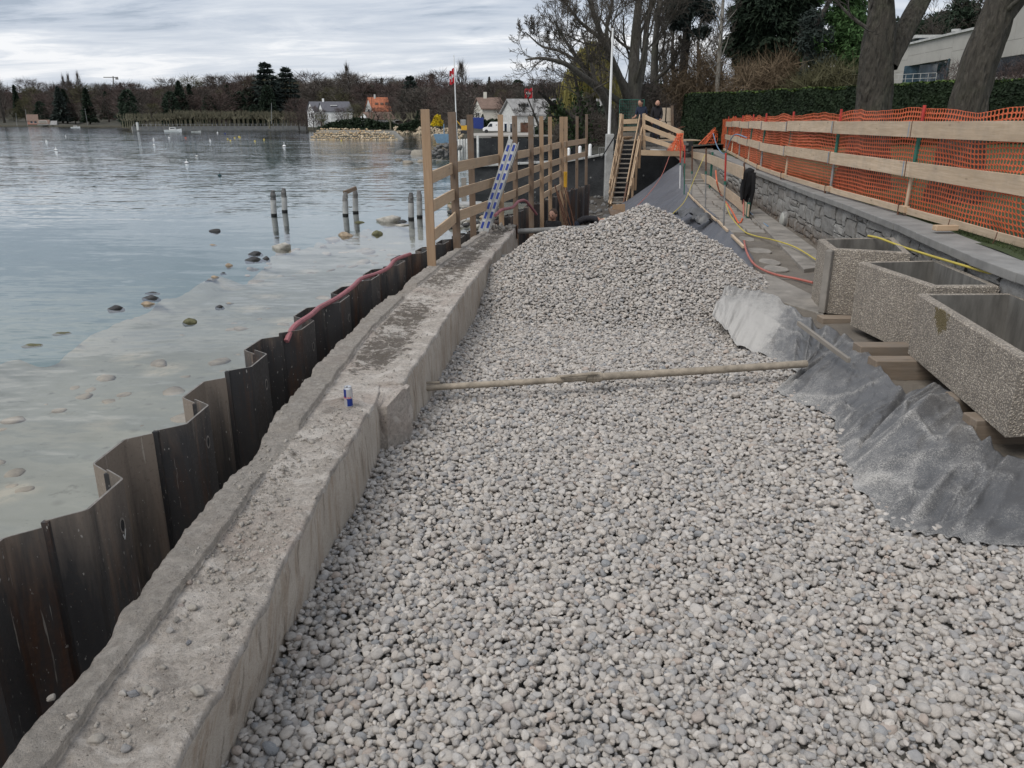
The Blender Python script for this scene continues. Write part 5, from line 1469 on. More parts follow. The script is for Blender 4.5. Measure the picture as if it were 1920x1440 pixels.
hose('cable', [PY(1337, 250, 40), PY(1345, 275, 37), PY(1358, 288, 34), PY(1370, 262, 32), PY(1380, 252, 31), PY(1400, 258, 29)], .02, M['hose_blue'], 'blue cable looped over the far planks of the net fence', 'cable')
# ================================================================== stairs and landing
ST_B, ST_T = 37.0, 40.0
tst = thing('timber_stairs', 'steep timber site stairs rising from the pit to a landing with plank rails', 'stairs', (5, 38.5, PIT_Z))
zB, zT = PIT_Z, 1.78
lb_, lt_ = PY(1145, 387, ST_B), PY(1168, 264, ST_T); rb_, rt_ = PY(1169, 387, ST_B), PY(1192, 264, ST_T)
for q in (lb_, rb_): q.z = zB
for q in (lt_, rt_): q.z = zT
for a, b in ((lb_, lt_), (rb_, rt_)):
    mb = MB(); mb.bar(a, b, .07, .34); mb.build('stringer', M['wood_red'] if a is rb_ else M['wood_new'], tst)
NT_ = 14
for i in range(NT_):
    f = (i + .6) / NT_; a, b = lb_.lerp(lt_, f), rb_.lerp(rt_, f); mb = MB(); mb.box((a + b) / 2 + Vector((0, 0, .05)), ((b - a).length + .06, .25, .045)); mb.build('tread', M['wood_grey'], tst, bevel=.004)
def brd(pa, pb, w, th, mat, name='rail_board', par=None, up=(0, 0, 1)):
    mb = MB(); mb.bar(pa, pb, th, w, up=up, n=2, warp=.004); return mb.build(name, M[mat], par or tst, bevel=.003)
up1 = Vector((0, 0, 1.0))
# left rail boards and posts
for k, h in enumerate((.12, .55, .98)):
    brd(lb_ + Vector((-.10, -.05, h)), lt_ + Vector((-.12, 0, h)), .15, .035, 'wood_new')
for f in (.02, .36, .7, 1.0):
    q = lb_.lerp(lt_, f) + Vector((-.06, 0, 0)); brd(q + Vector((0, 0, -.2)), q + Vector((0, 0, 1.15)), .09, .07, 'wood_tan', 'rail_post', up=(1, 0, 0))
for k, h in enumerate((.12, .5, .90, 1.08)):
    brd(rb_ + Vector((.10 + .09 * (k % 3), -.1, h - .05)), rt_ + Vector((.14 + .10 * (k % 3), 0, h)), .19, .035, 'wood_new')
for f in (.02, .33, .66, 1.0):
    q = rb_.lerp(rt_, f) + Vector((.36, 0, 0)); brd(q + Vector((0, 0, -.3)), q + Vector((0, 0, 1.2)), .10, .08, 'wood_tan', 'rail_post', up=(1, 0, 0))
brd(PY(1163, 225, 40.0) + Vector((0, 0, -1.2)), PY(1164, 213, 40.0), .12, .1, 'wood_new', 'rail_post', up=(1, 0, 0))
# landing
tpl = thing('timber_landing', 'timber landing and sloping ramp rail at the head of the stairs', 'landing', (6.5, 40, 1.7))
x0, x1 = lt_.x - .15, 9.0
for i in range(9):
    mb = MB(); y = 40.0 + i * .21; mb.box(((x0 + x1) / 2, y, 1.755 + rng.uniform(-.004, .004)), (x1 - x0, .2, .045)); mb.build('deck_plank', M['wood_grey' if i % 3 else 'wood_new'], tpl)
brd(PY(1168, 228, 41.7), PY(1196, 227, 41.7), .22, .04, 'wood_new', 'rail_board', tpl); brd(PY(1163, 242, 41.7), PY(1196, 241, 41.7), .2, .04, 'wood_new', 'rail_board', tpl)
brd(PY(1165, 254, 42.0), PY(1230, 255, 42.0), .30, .04, 'white_dirty' if False else 'wood_grey', 'kick_board', tpl)
brd(PY(1207, 213, 39.5), PY(1208, 290, 39.5), .12, .12, 'wood_new', 'rail_post', tpl, up=(1, 0, 0))
brd(PY(1208, 219, 39.5), PY(1280, 250, 36.5), .20, .04, 'wood_new', 'ramp_rail', tpl); brd(PY(1208, 237, 39.5), PY(1276, 264, 36.5), .20, .04, 'wood_new', 'ramp_rail', tpl); brd(PY(1208, 258, 39.5), PY(1273, 279, 36.5), .2, .04, 'wood_new', 'ramp_rail', tpl)
brd(PY(1280, 246, 36.5), PY(1277, 296, 36.5), .10, .08, 'wood_tan', 'rail_post', tpl, up=(1, 0, 0))
brd(PY(1202, 286, 38.2), PY(1276, 288, 38.2), .24, .08, 'wood_new', 'front_beam', tpl); brd(PY(1212, 278, 39.0), PY(1268, 278, 39.0), .05, .3, 'wood_grey', 'lower_deck', tpl)
mb = MB(); mb.box((PY(1234, 281, 38.6)), (.7, .3, .06)); o = mb.build('plastic_sheet', M['white_dirty'], None, loc=PY(1234, 281, 38.6)); tag(o, 'folded white sheet lying on the lower deck under the ramp rail', 'sheet')
# masonry below the landing, behind the stairs
mbw = MB(); a, b = PY(1150, 262, 42.3), PY(1300, 262, 42.3)
mbw.box(((a.x + b.x) / 2, 42.45, .33), (b.x - a.x, .3, 2.78)); o = mbw.build('landing_wall', M['darkquay'], None, loc=((a.x + b.x) / 2, 42.4, 0)); tag(o, 'dark masonry wall under the landing behind the stairs', 'wall')
for i in range(4):
    for k in range(9):
        mb = MB(); x = PY(1208, 270, 42.28).x + k * .25 + (.12 if i % 2 else 0); mb.box((x, 42.28, 1.66 - i * .14), (.235, .06, .125)); mb.build('brick', M['wallgrey'], o)
# wheelbarrow, basket, panels
wb = PY(1248, 262, 41.2); wb.z = 1.78
t = thing('wheelbarrow', 'dark wheelbarrow standing on the landing behind the man in the black jacket', 'wheelbarrow', wb)
bm = bmesh.new(); vsb = [bm.verts.new(q) for q in ((-.25, -.2, .3), (.3, -.2, .3), (.3, .2, .3), (-.25, .2, .3), (-.5, -.32, .58), (.5, -.32, .62), (.5, .32, .62), (-.5, .32, .58))]
for f in ((3, 2, 1, 0), (0, 1, 5, 4), (1, 2, 6, 5), (2, 3, 7, 6), (3, 0, 4, 7)): bm.faces.new([vsb[i] for i in f])
me = bpy.data.meshes.new('tray'); bm.to_mesh(me); bm.free(); me.materials.append(M['black_plastic']); o = link('tray', me, t); o.modifiers.new('s', 'SOLIDIFY').thickness = .01
mb = MB(); mb.lathe(wb + Vector((-.6, 0, .2)), [(.06, -.05), (.19, -.05), (.2, 0), (.19, .05), (.06, .05)], 18, M=Matrix.Rotation(R(90), 3, 'X')); mb.build('wheel', M['black_plastic'], t, True)
mb = MB()
for s_ in (-.25, .25): mb.tube([wb + Vector((-.6, s_ * .3, .2)), wb + Vector((0, s_, .28)), wb + Vector((.85, s_ * 1.2, .6))], .018, 6); mb.tube([wb + Vector((.3, s_, .3)), wb + Vector((.36, s_, .0))], .016, 6)
mb.build('frame', M['rust'], t, True)
bk = PY(1175, 262, 40.6); bk.z = 1.79; mb = MB(); mb.lathe(bk, [(.14, 0), (.27, .05), (.30, .13), (.27, .14), (.22, .07), (.02, .05)], 20); o = mb.build('round_basket', M['wood_tan'], None, True, loc=bk); tag(o, 'round brown basket standing at the head of the stairs', 'basket')
# mesh fence panel behind the landing
def mesh_panel(x0, y, z0, w, h, step, label, mat='green_paint', rr=.02, group=None):
    t = thing('mesh_panel', label, 'mesh panel', (x0 + w / 2, y, z0), group); mb = MB()
    c = [Vector((x0, y, z0)), Vector((x0 + w, y, z0)), Vector((x0 + w, y, z0 + h)), Vector((x0, y, z0 + h))]
    for i in range(4): mb.tube([c[i], c[(i + 1) % 4]], rr, 6)
    mb.build('panel_frame', M[mat], t); mb = MB()
    for k in range(1, int(w / step)): mb.tube([(x0 + k * step, y, z0), (x0 + k * step, y, z0 + h)], .006, 3, False)
    for k in range(1, int(h / (step * 1.5))): mb.tube([(x0, y, z0 + k * step * 1.5), (x0 + w, y, z0 + k * step * 1.5)], .006, 3, False)
    o = mb.build('panel_wires', M[mat], t); o['kind'] = 'stuff'; return t
p0 = PY(1160, 250, 43.5); p1 = PY(1208, 187, 43.5); mesh_panel(p0.x, 43.5, 1.2, p1.x - p0.x, p1.z - 1.2, .09, 'green wire mesh panel standing behind the landing and the man in navy')
p0 = PY(1122, 302, 43.6); p1 = PY(1138, 277, 43.6); mesh_panel(p0.x, 43.6, p0.z, p1.x - p0.x, p1.z - p0.z, .1, 'small wire panel on the dark quay wall beside the concrete pier', 'galv', .012)
t = thing('plywood_hoarding', 'pale plywood panels standing behind the man in the black jacket', 'hoarding', PY(1250, 262, 42.6))
for i, (pa_, pb_) in enumerate(((1238, 1248), (1249, 1259))):
    for j, (ya, yb2) in enumerate(((202, 228), (229, 258))):
        a, b = PY(pa_, yb2, 42.6), PY(pb_, ya, 42.6); mb = MB(); mb.box((a + b) / 2, (b.x - a.x, .03, b.z - a.z)); mb.build('plywood_panel', M['ply'], t)
mb = MB(); mb.bar(PY(1261, 262, 42.5), PY(1260, 198, 42.5), .12, .12, up=(1, 0, 0)); mb.build('dark_post', M['wood_brown'], t)
# concrete pier, brace, flag pole
a, b = PY(1131, 385, 41.2), PY(1152, 251, 41.6); mb = MB(); mb.box(((a.x + b.x) / 2, 41.5, (PIT_Z - .2 + b.z) / 2), (b.x - a.x - .1, .5, b.z - PIT_Z + .2)); o = mb.build('concrete_pier', M['concrete_plain'], None, loc=((a.x + b.x) / 2, 41.5, PIT_Z), bevel=.02); tag(o, 'pale concrete pier between the dark quay wall and the stairs', 'pier')
hose('brace', [PY(1128, 296, 41.1), PY(1156, 250, 40.9)], .035, M['black_plastic'], 'dark diagonal brace leaning on the concrete pier', 'brace', n=6, sub=1)
mb = MB(); a, b = PY(1142, 252, 41.8), PY(1149, 58, 41.8); mb.tube([a, b], [.075, .045], 12); mb.tube([b, b + Vector((0, 0, .12))], .06, 8); o = mb.build('flag_pole', M['white'], None, True, loc=a); tag(o, 'tall bare white flag pole standing on the concrete pier', 'flag pole')
# dark quay wall at the harbour corner + white posts
t = thing('quay_wall', 'dark old masonry quay wall at the harbour corner behind the guardrail', 'wall', (1.5, 43.0, -1))
wx = np.linspace(-2.0, 5.35, 60); hz_ = np.linspace(0, 1, 22); V = []
for x in wx:
    y = interp(x, [-2, 5.4], [43.0, 42.0]); zt = interp(x, [-2, 3, 5.4], [.36, .66, 1.12])
    for h in hz_: V.append((x, y + .05 * float(fbm(x * 1.5, h * 4, 3, 4)) + .15 * h, -1.6 + (zt + 1.6) * h))
npmesh('wall_face', np.array(V), gridfaces(60, 22), M['darkquay'], t)
for i in range(9):
    xa, xb = -2.0 + 7.3 * i / 9, -2.0 + 7.3 * (i + 1) / 9; mb = MB()
    mb.bar((xa + .01, interp(xa, [-2, 5.4], [43.35, 42.35]), interp(xa, [-2, 3, 5.4], [.40, .70, 1.16])), (xb - .01, interp(xb, [-2, 5.4], [43.35, 42.35]), interp(xb, [-2, 3, 5.4], [.40, .70, 1.16])), .75, .10); mb.build('cap_stone', M['concrete_plain'], t, bevel=.015)
for i, px in enumerate((1066, 1087, 1106)):
    a = PY(px, 293 - i, 42.7); mb = MB(); zb = interp(a.x, [-2, 3, 5.4], [.45, .75, 1.2]); mb.lathe((a.x, 42.7, zb), [(.085, 0), (.085, .5), (.07, .56), (.03, .59)], 14); o = mb.build('bollard', M['white'], None, True, loc=(a.x, 42.7, zb)); tag(o, 'white bollard on the quay wall, %s' % ('leftmost of the three beside the last guardrail posts', 'middle one, half hidden by a brown guardrail post', 'rightmost, beside the concrete pier')[i], 'bollard', 'white bollards on the quay wall')
# pit debris
PST = [rock_mesh('rock', 700 + i, .6, 2, .25, M['greystone'], ang=6) for i in range(6)]
for i, me in enumerate([rock_mesh('pale_rock', 720, .6, 2, .2, M['concrete_plain'], ang=6)]):
    q = P(1091, 390, PIT_Z + .1); o = link('boulder', me, None, q, (.1, .1, .3), (.42, .34, .36)); tag(o, 'big pale boulder lying on the muddy pit floor by the end of the guardrail', 'boulder')
pl = []
for i in range(240):
    y = 18 + 24 * rng.random(); x0, x1 = (pile_x(min(y, 31)) + .3, path_edge(min(y, 38)) - 2.4); x = x0 + (x1 - x0) * rng.random(); s = rng.uniform(.03, .16)
    pl.append((rng.randrange(6), (x, y, PIT_Z + s * .3), (rng.uniform(-.4, .4), rng.uniform(-.4, .4), rng.uniform(0, 6)), s))
o = merge('pit_rubble', PST, pl, M['greystone'], kind='stuff'); o['label'] = 'dark broken rubble littering the pit floor'
for i in range(9):
    q = P(rng.uniform(1062, 1135), rng.uniform(385, 425), PIT_Z + .12); a = rng.uniform(0, 3.1); L = rng.uniform(.4, .9); dv = Vector((math.cos(a) * L, math.sin(a) * L, rng.uniform(-.05, .15)))
    batten(q - dv, q + dv, .10, .04, 'scrap_board', 'scrap board lying in the rubble of the pit floor', 'wood_brown' if i % 2 else 'wood_grey', 'board', 'scrap boards in the pit')
for i in range(6):
    q = PY(1064 + i * 4, 420, 22 + i * .3); batten(q + Vector((0, 0, -.3)), q + Vector((-.35 + rng.uniform(-.1, .1), .5, .75 + rng.uniform(0, .3))), .025, .025, 'steel_bar', 'thin rusty steel bar leaning at the sheet piles in the pit', 'rust', 'bar', 'rusty bars leaning in the pit')
batten(PY(1157, 405, 24), PY(1151, 392, 24.6), .35, .06, 'board', 'brown board standing on edge at the slope foot behind the mound', 'wood_brown', 'board'); 
batten(PY(1162, 402, 24.5) + Vector((0, 0, -.3)), PY(1160, 383, 24.5), .38, .05, 'board', 'red brown board upright beside the slope membrane below the stairs', 'wood_tan', 'board', up=(0, -1, 0))

# ================================================================== people
def skin_mesh(name, chains, mat, parent, sub=2, root=0):
    """chains: list of lists of (pos, radius) ; first vertex of each later chain may be an int index into the vertex list"""
    vs, es, rs = [], [], []
    for ch in chains:
        prev = None
        for it in ch:
            if isinstance(it, int): prev = it; continue
            p, r = it; vs.append(Vector(p)); rs.append(r if isinstance(r, tuple) else (r, r)); k = len(vs) - 1
            if prev is not None: es.append((prev, k))
            prev = k
    off = wloc(parent)
    me = bpy.data.meshes.new(name); me.from_pydata([tuple(v - off) for v in vs], es, []); me.materials.append(mat)
    o = link(name, me, parent)
    sm = o.modifiers.new('skin', 'SKIN'); sm.use_smooth_shade = True
    for i, d in enumerate(me.skin_vertices[0].data): d.radius = rs[i]; d.use_root = (i == root)
    ss_ = o.modifiers.new('sub', 'SUBSURF'); ss_.levels = sub; ss_.render_levels = sub
    return o
def figure(name, label, base, yaw, H, pose, mats, hat=None, mask=False, bald=False):
    """pose: joint dictionary in units of H, x right, y forward, z up"""
    t = thing(name, label, 'person', base)
    cz, sz = math.cos(yaw), math.sin(yaw)
    def W(p): return Vector(base) + Vector((p[0] * cz - p[1] * sz, p[0] * sz + p[1] * cz, p[2])) * H
    J = {k: W(v) for k, v in pose.items()}
    sc = H
    hd = J['head']; nk = J['neck']; ax = (hd - nk).normalized()
    fw = W(pose['look']) - hd; fw.normalize(); rt = fw.cross(ax).normalized()
    skin = mats['skin']
    # head: shaped ellipsoid with nose, brow, ears
    bm = bmesh.new(); bmesh.ops.create_uvsphere(bm, u_segments=20, v_segments=14, radius=1)
    for v in bm.verts:
        p = v.co.copy(); x, y, z = p.x * .058, p.y * .073, p.z * .085
        if z < -.02: x *= 1 + z * 3.2; y *= 1 + z * 1.2 * (1 if p.y < 0 else .3)
        if p.y > .75 and abs(p.x) < .28 and -.35 < p.z < .1: y += .016
        if p.y > .6 and .1 < abs(p.x) < .55 and .02 < p.z < .25: y -= .006
        v.co = (x, y, z)
    for f in bm.faces: f.smooth = True
    me = bpy.data.meshes.new('head'); bm.to_mesh(me); bm.free(); me.materials.append(skin)
    ho = link('head', me, t); Mh = Matrix((rt, fw, ax)).transposed(); ho.matrix_basis = Matrix.Translation(hd - wloc(t)) @ Mh.to_4x4() @ Matrix.Scale(sc, 4)
    def on_head(nm, p, s, m, seg=10):
        bm = bmesh.new(); bmesh.ops.create_uvsphere(bm, u_segments=seg, v_segments=8, radius=1)
        for v in bm.verts: v.co = Vector((v.co.x * s[0], v.co.y * s[1], v.co.z * s[2])) + Vector(p)
        for f in bm.faces: f.smooth = True
        me = bpy.data.meshes.new(nm); bm.to_mesh(me); bm.free(); me.materials.append(m); return link(nm, me, ho)
    for s_ in (-1, 1):
        on_head('ear', (s_ * .058, -.005, -.005), (.008, .016, .022), skin); on_head('eye', (s_ * .024, .064, .008), (.011, .008, .007), mats['eye'])
    on_head('mouth', (0, .068, -.045), (.02, .006, .004), mats['lip'])
    if mask: on_head('mask', (0, .028, -.042), (.053, .052, .040), mats['mask'], 16)
    if not bald and hat is None: on_head('hair', (0, -.018, .024), (.0635, .073, .073), mats['hair'], 18)
    if hat is not None: on_head('helmet', (0, -.005, .03), (.072, .088, .068), hat, 18); on_head('helmet_brim', (0, .03, .012), (.074, .082, .008), hat, 16)
    k = sc
    # torso clothing
    skin_mesh('top', [[(J['hip'], (.088 * k, .062 * k)), (J['waist'], (.082 * k, .058 * k)), (J['chest'], (.098 * k, .066 * k)), (J['base_neck'], (.058 * k, .045 * k))],
                      [2, (J['shL'], .045 * k), (J['elL'], .036 * k)] + ([(J['wrL'], .027 * k)] if mats.get('long') else []),
                      [2, (J['shR'], .045 * k), (J['elR'], .036 * k)] + ([(J['wrR'], .027 * k)] if mats.get('long') else [])], mats['top'], t)
    skin_mesh('neck', [[(J['base_neck'] - ax * .02 * k, .036 * k), (J['neck'], .034 * k), (hd - ax * .04 * k, .034 * k)]], skin, t)
    skin_mesh('trousers', [[(J['waist'] * .5 + J['hip'] * .5, (.075 * k, .055 * k)), (J['hip'], (.085 * k, .064 * k)), (J['thL'], .056 * k), (J['knL'], .040 * k), (J['anL'], .031 * k)], [1, (J['thR'], .056 * k), (J['knR'], .040 * k), (J['anR'], .031 * k)]], mats['trousers'], t, root=1)
    for s_ in 'LR':
        a = J['an' + s_]; f2 = Vector((-sz, cz, 0)); 
        if 'toe' + s_ in J: f2 = (J['toe' + s_] - a); f2.z = 0; f2.normalize()
        heel = a - f2 * .02 * k; heel.z = a.z - .032 * k
        skin_mesh('shoe', [[(heel, (.026 * k, .022 * k)), (heel + f2 * .06 * k, (.028 * k, .022 * k)), (heel + f2 * .115 * k, (.025 * k, .016 * k))]], mats['shoe'], t)
        if not mats.get('long'): skin_mesh('forearm', [[(J['sh' + s_].lerp(J['el' + s_], .8), .026 * k), (J['el' + s_], .026 * k), (J['wr' + s_], .018 * k)]], skin, t)
        w_, h_ = J['wr' + s_], J['ha' + s_]; dh = (h_ - w_).normalized(); sd_ = dh.cross(fw).normalized() if dh.cross(fw).length > .1 else rt
        pn = dh.cross(sd_).normalized()
        ch = [[(w_, .017 * k), (w_ + dh * .035 * k, (.026 * k, .014 * k)), (w_ + dh * .055 * k, (.026 * k, .013 * k))]]
        for q, (o_, ln) in enumerate(((-.018, .038), (-.006, .045), (.006, .042), (.017, .033))):
            b0 = w_ + dh * .055 * k + sd_ * o_ * k; ch.append([2, (b0 + dh * .012 * k, .0065 * k), (b0 + dh * ln * .6 * k + pn * .006 * k, .006 * k), (b0 + dh * ln * .85 * k + pn * .016 * k, .005 * k)])
        ch.append([1, (w_ + dh * .03 * k + sd_ * .026 * k, .008 * k), (w_ + dh * .05 * k + sd_ * .036 * k + pn * .008 * k, .0065 * k)])
        skin_mesh('hand', ch, mats.get('hand', skin), t, 1)
    return t
M['lip'] = plain('lip', (.30, .11, .09), .6); M['shoe'] = plain('work_shoe', (.03, .025, .02), .7); M['shoe_tan'] = plain('tan_shoe', (.15, .09, .05), .7); M['shoe_grey'] = plain('grey_shoe', (.13, .13, .14), .7)
stand = dict(head=(0, .02, .925), neck=(0, .005, .845), look=(.0, .5, .86), base_neck=(0, 0, .82), chest=(0, 0, .74), waist=(0, 0, .6), hip=(0, 0, .53),
             shL=(-.105, 0, .80), elL=(-.135, -.01, .62), wrL=(-.13, .03, .485), haL=(-.125, .045, .43), shR=(.105, 0, .80), elR=(.135, -.01, .62), wrR=(.13, .03, .485), haR=(.125, .045, .43),
             thL=(-.05, 0, .48), knL=(-.055, .01, .28), anL=(-.06, 0, .05), thR=(.05, 0, .48), knR=(.055, .01, .28), anR=(.06, 0, .05))
face_m = dict(skin=M['skin'], eye=M['dark'], lip=M['lip'], hair=M['hair'], shoe=M['shoe'], mask=M['black'])
b1 = PY(1200, 262, 40.25); b1.z = 1.78
p1_ = dict(stand); p1_.update(head=(.03, .04, .925), neck=(.02, .01, .845), look=(.25, .5, .80), base_neck=(.015, 0, .82), anR=(-.03, .16, .05), knR=(.0, .10, .28), anL=(-.09, -.10, .06), knL=(-.06, .0, .29), elL=(-.14, -.03, .63), wrL=(-.10, .06, .52), haL=(-.07, .10, .48), wrR=(.16, .11, .56), haR=(.19, .15, .55))
figure('person', 'person in navy short sleeved shirt and brown trousers stepping at the head of the stairs', b1, R(165), 1.80, p1_, dict(face_m, top=M['navy'], trousers=M['trouser'], shoe=M['shoe_tan']))
b2 = PY(1229, 262, 40.7); b2.z = 1.78
p2_ = dict(stand); p2_.update(head=(0, .05, .915), neck=(0, .015, .845), look=(-.05, .5, .72), wrL=(-.10, .10, .52), haL=(-.07, .14, .50))
figure('person', 'bald person in dark jacket and black face mask looking down on the landing', b2, R(178), 1.80, p2_, dict(face_m, top=M['jacket'], trousers=M['jeans'], shoe=M['shoe_grey'], long=True), mask=True, bald=True)
b3 = PY(1042, 470, 21.5); b3.z = PIT_Z; b3.x = PY(1038, 405, 21.5).x
hh = PY(1038, 403, 21.5).z
p3_ = dict(stand); figure('person', 'dark clothed person with brown hair standing in the pit behind the long strut', (b3.x, 21.5, hh - .925 * 1.72), R(150), 1.72, dict(p3_, elL=(-.13, .05, .63), wrL=(-.08, .15, .60), haL=(-.05, .19, .6)), dict(face_m, top=M['black'], trousers=M['jeans'], long=True, hair=plain('brown_hair', (.07, .04, .025), .8)))
b4 = PY(1096, 440, 23.5); b4.z = PY(1096, 440, 23.5).z
bend = dict(head=(.02, .46, .50), neck=(.01, .37, .55), look=(.05, .75, .20), base_neck=(0, .34, .565), chest=(0, .25, .585), waist=(0, .10, .55), hip=(0, 0, .49), shL=(-.10, .30, .56), elL=(-.13, .34, .40), wrL=(-.09, .40, .26), haL=(-.08, .43, .21), shR=(.10, .30, .56), elR=(.13, .35, .40), wrR=(.11, .44, .28), haR=(.10, .48, .23),
            thL=(-.05, 0, .45), knL=(-.07, .06, .26), anL=(-.08, 0, .05), thR=(.05, 0, .45), knR=(.07, .07, .26), anR=(.09, .02, .05))
zc = PY(1100, 402, 23.5).z
figure('person', 'person in dark jacket and beige helmet bending over in the pit', (b4.x - .25, 23.5, zc - .64 * 1.75), R(-80), 1.75, bend, dict(face_m, top=M['jacket'], trousers=M['jeans'], long=True, hand=M['glove']), hat=M['helmet'])
# ================================================================== far shore, harbour
def AX(px, Y): return PY(px, 230, Y).x
def ZY(py, Y): return PY(960, py, Y).z
S_PX = [-900, -300, 0, 236, 246, 420, 575, 640, 760, 860, 884, 885, 1000, 1140, 1300, 2000, 3200]
S_Y = [900, 800, 690, 560, 338, 372, 400, 330, 262, 190, 165, 101.5, 103, 112, 120, 130, 140]
def shore_y(px): return interp(px, S_PX, S_Y)
def land_z(px, Y):
    y0 = shore_y(px); base = .05 if px < 884 else .83
    d = max(0, Y - y0 - 25); return base + min(d * .035, 10) + max(0, d - 280) * .055 * interp(px, [-900, 0, 500, 900, 1600], [.5, .75, 1.0, 1.0, .8])
cols = np.concatenate([np.linspace(-900, -50, 14), np.linspace(0, 230, 12), [236, 246], np.linspace(260, 870, 30), [884, 885], np.linspace(900, 1300, 20), np.linspace(1400, 3200, 12)])
V = []
for px in cols:
    y0 = shore_y(px)
    for k, f in enumerate([0, 0.0001, .02, .06, .12, .2, .3, .45, .65, .9, 1.3, 1.9, 2.8, 4.0]):
        Y = y0 * (1 + f); z = land_z(px, Y) + (0 if k < 4 else 1.5 * float(fbm(px * .02, Y * .01, 3, 3)))
        if k == 0: z = -1.6
        V.append((AX(px, Y), Y, z))
npmesh('far_shore', np.array(V), gridfaces(len(cols), 14)[:, ::-1], M['landm'], kind='structure')
# quay deck on the harbour's far side
V = []; cq = np.linspace(885.5, 1180, 20)
for px in cq:
    y0 = shore_y(px)
    for f in (0, .12, .28, .45): Y = y0 * (1 + f) - .05; V.append((AX(px, Y), Y, .87))
npmesh('quay_deck', np.array(V), gridfaces(len(cq), 4)[:, ::-1], M['quay'], kind='structure')
t = thing('harbour_wall', 'long dark harbour quay wall below the white boathouse', 'wall', (2, 101, -1)); mb = MB()
for i in range(10):
    pa, pb = 884 + i * 26, 884 + (i + 1) * 26; ya, yb = shore_y(max(886, pa)) - .3, shore_y(max(886, pb)) - .3
    mb.bar((AX(pa, ya), ya, -.45), (AX(pb, yb), yb, -.45), .35, 2.3)
mb.build('wall_face', M['darkquay'], t); mb = MB(); mb.bar((AX(884, 101), 101.0, .86), (AX(1144, 112), 111.6, .86), .7, .28); mb.build('wall_cap', M['quay'], t)
# promenade wall on the left shore
t = thing('promenade_wall', 'long low grey promenade wall at the water edge below the pollarded trees', 'wall', (-120, 345, -1)); mb = MB()
pw = [(246, 337), (330, 354), (420, 371), (500, 386), (575, 399)]
for (pa, ya), (pb, yb) in zip(pw[:-1], pw[1:]): mb.bar((AX(pa, ya), ya, -.15), (AX(pb, yb), yb, -.15), .8, 1.9)
mb.build('wall_face', M['wallgrey'], t); mb = MB()
for k in range(40):
    f = k / 39; px = 250 + f * 320; Y = interp(px, [246, 575], [337, 399]) + 3; mb.bar((AX(px, Y), Y, .6), (AX(px, Y), Y, 1.7), .18, .18, up=(1, 0, 0))
mb.bar((AX(250, 341), 341, 1.6), (AX(570, 402), 402, 1.6), .12, .12); mb.build('railing', M['galv'], t)

# ---------------- houses
def house(name, label, px0, px1, Y, eave, ridge, basez, depth, wallm, roofm, gable_left=True, windows=(), cat='house', chimney=False, gl=.28, skew=0.0):
    """long side to the camera; optional gable shown at its left as the building is turned"""
    xa, xb = AX(px0, Y), AX(px1, Y); ze, zr = ZY(eave, Y), ZY(ridge, Y)
    t = thing(name, label, cat, ((xa + xb) / 2, Y, basez))
    W = xb - xa; gx = W * gl
    # corners of the plan: gable end A-B (front left), long side B-C
    A = Vector((xa, Y + depth * .55, 0)); B = Vector((xa + gx, Y, 0)); Cc = Vector((xb, Y + skew, 0)); D = A + (Cc - B)
    def up(p, z): return Vector((p.x, p.y, z))
    mb = MB(); mid0, mid1 = (A + B) / 2, (D + Cc) / 2
    vs = [up(A, basez), up(B, basez), up(Cc, basez), up(D, basez), up(A, ze), up(B, ze), up(Cc, ze), up(D, ze), up(mid0, zr - .1), up(mid1, zr - .1)]
    mb.add(vs, [(1, 0, 4, 8, 5), (2, 1, 5, 6), (3, 2, 6, 9, 7), (0, 3, 7, 4)][:4], None)
    mb.build('wall', wallm, t)
    e1 = (Cc - B).normalized() * .4; ga = (B - A).normalized()
    mb = MB(); th = .22
    for (p0, p1, s_) in ((B, Cc, 1), (A, D, -1)):
        o = ga * .45 * s_; dz = -.45 * (zr - ze) / max(.1, (B - A).length / 2)
        q = [up(p0 + o - e1, ze + dz), up(p1 + o + e1, ze + dz), up(mid1 + e1, zr), up(mid0 - e1, zr)]
        vv = q + [p + Vector((0, 0, th)) for p in q]
        mb.add(vv, [(0, 3, 2, 1), (4, 5, 6, 7), (0, 1, 5, 4), (1, 2, 6, 5), (2, 3, 7, 6), (3, 0, 4, 7)])
    rf = mb.build('roof', roofm, t)
    if chimney:
        c = mid0.lerp(mid1, .35); mb = MB(); mb.box((c.x, c.y, zr + .5), (.7, .7, 1.6)); mb.build('chimney', wallm, rf)
    bd = (Cc - B).normalized(); bn = Vector((bd.y, -bd.x, 0)); gd = (B - A).normalized(); gn = Vector((gd.y, -gd.x, 0))
    for (side, f, z, w, h, m_) in windows:
        if side == 'L': c = B.lerp(Cc, f) + bn * .03; d_, n_ = bd, bn
        elif side == 'G': c = A.lerp(B, f) + gn * .03; d_, n_ = gd, gn
        else:   # roof window
            c = B.lerp(Cc, f).lerp(mid0.lerp(mid1, f), .45); mb = MB(); zc = ze + (zr - ze) * .45 + .45; mb.box((c.x, c.y - .15, zc), (w, .5, h), Euler((0, 0, math.atan2(bd.y, bd.x))).to_matrix()); mb.build('roof_window', m_, rf); continue
        Rm = Matrix((d_, n_, Vector((0, 0, 1)))).transposed()
        mb = MB(); mb.box(c + Vector((0, 0, z)), (w + .25, .08, h + .25), Rm); fr_ = mb.build('window_frame', M['white'] if m_ is not M['wood_red'] else M['wood_brown'], t)
        mb = MB(); mb.box(c + n_ * .05 + Vector((0, 0, z)), (w, .05, h), Rm); mb.build('pane' if m_ is M['glass'] else 'door', m_, fr_)
    return t
G = M['glass']
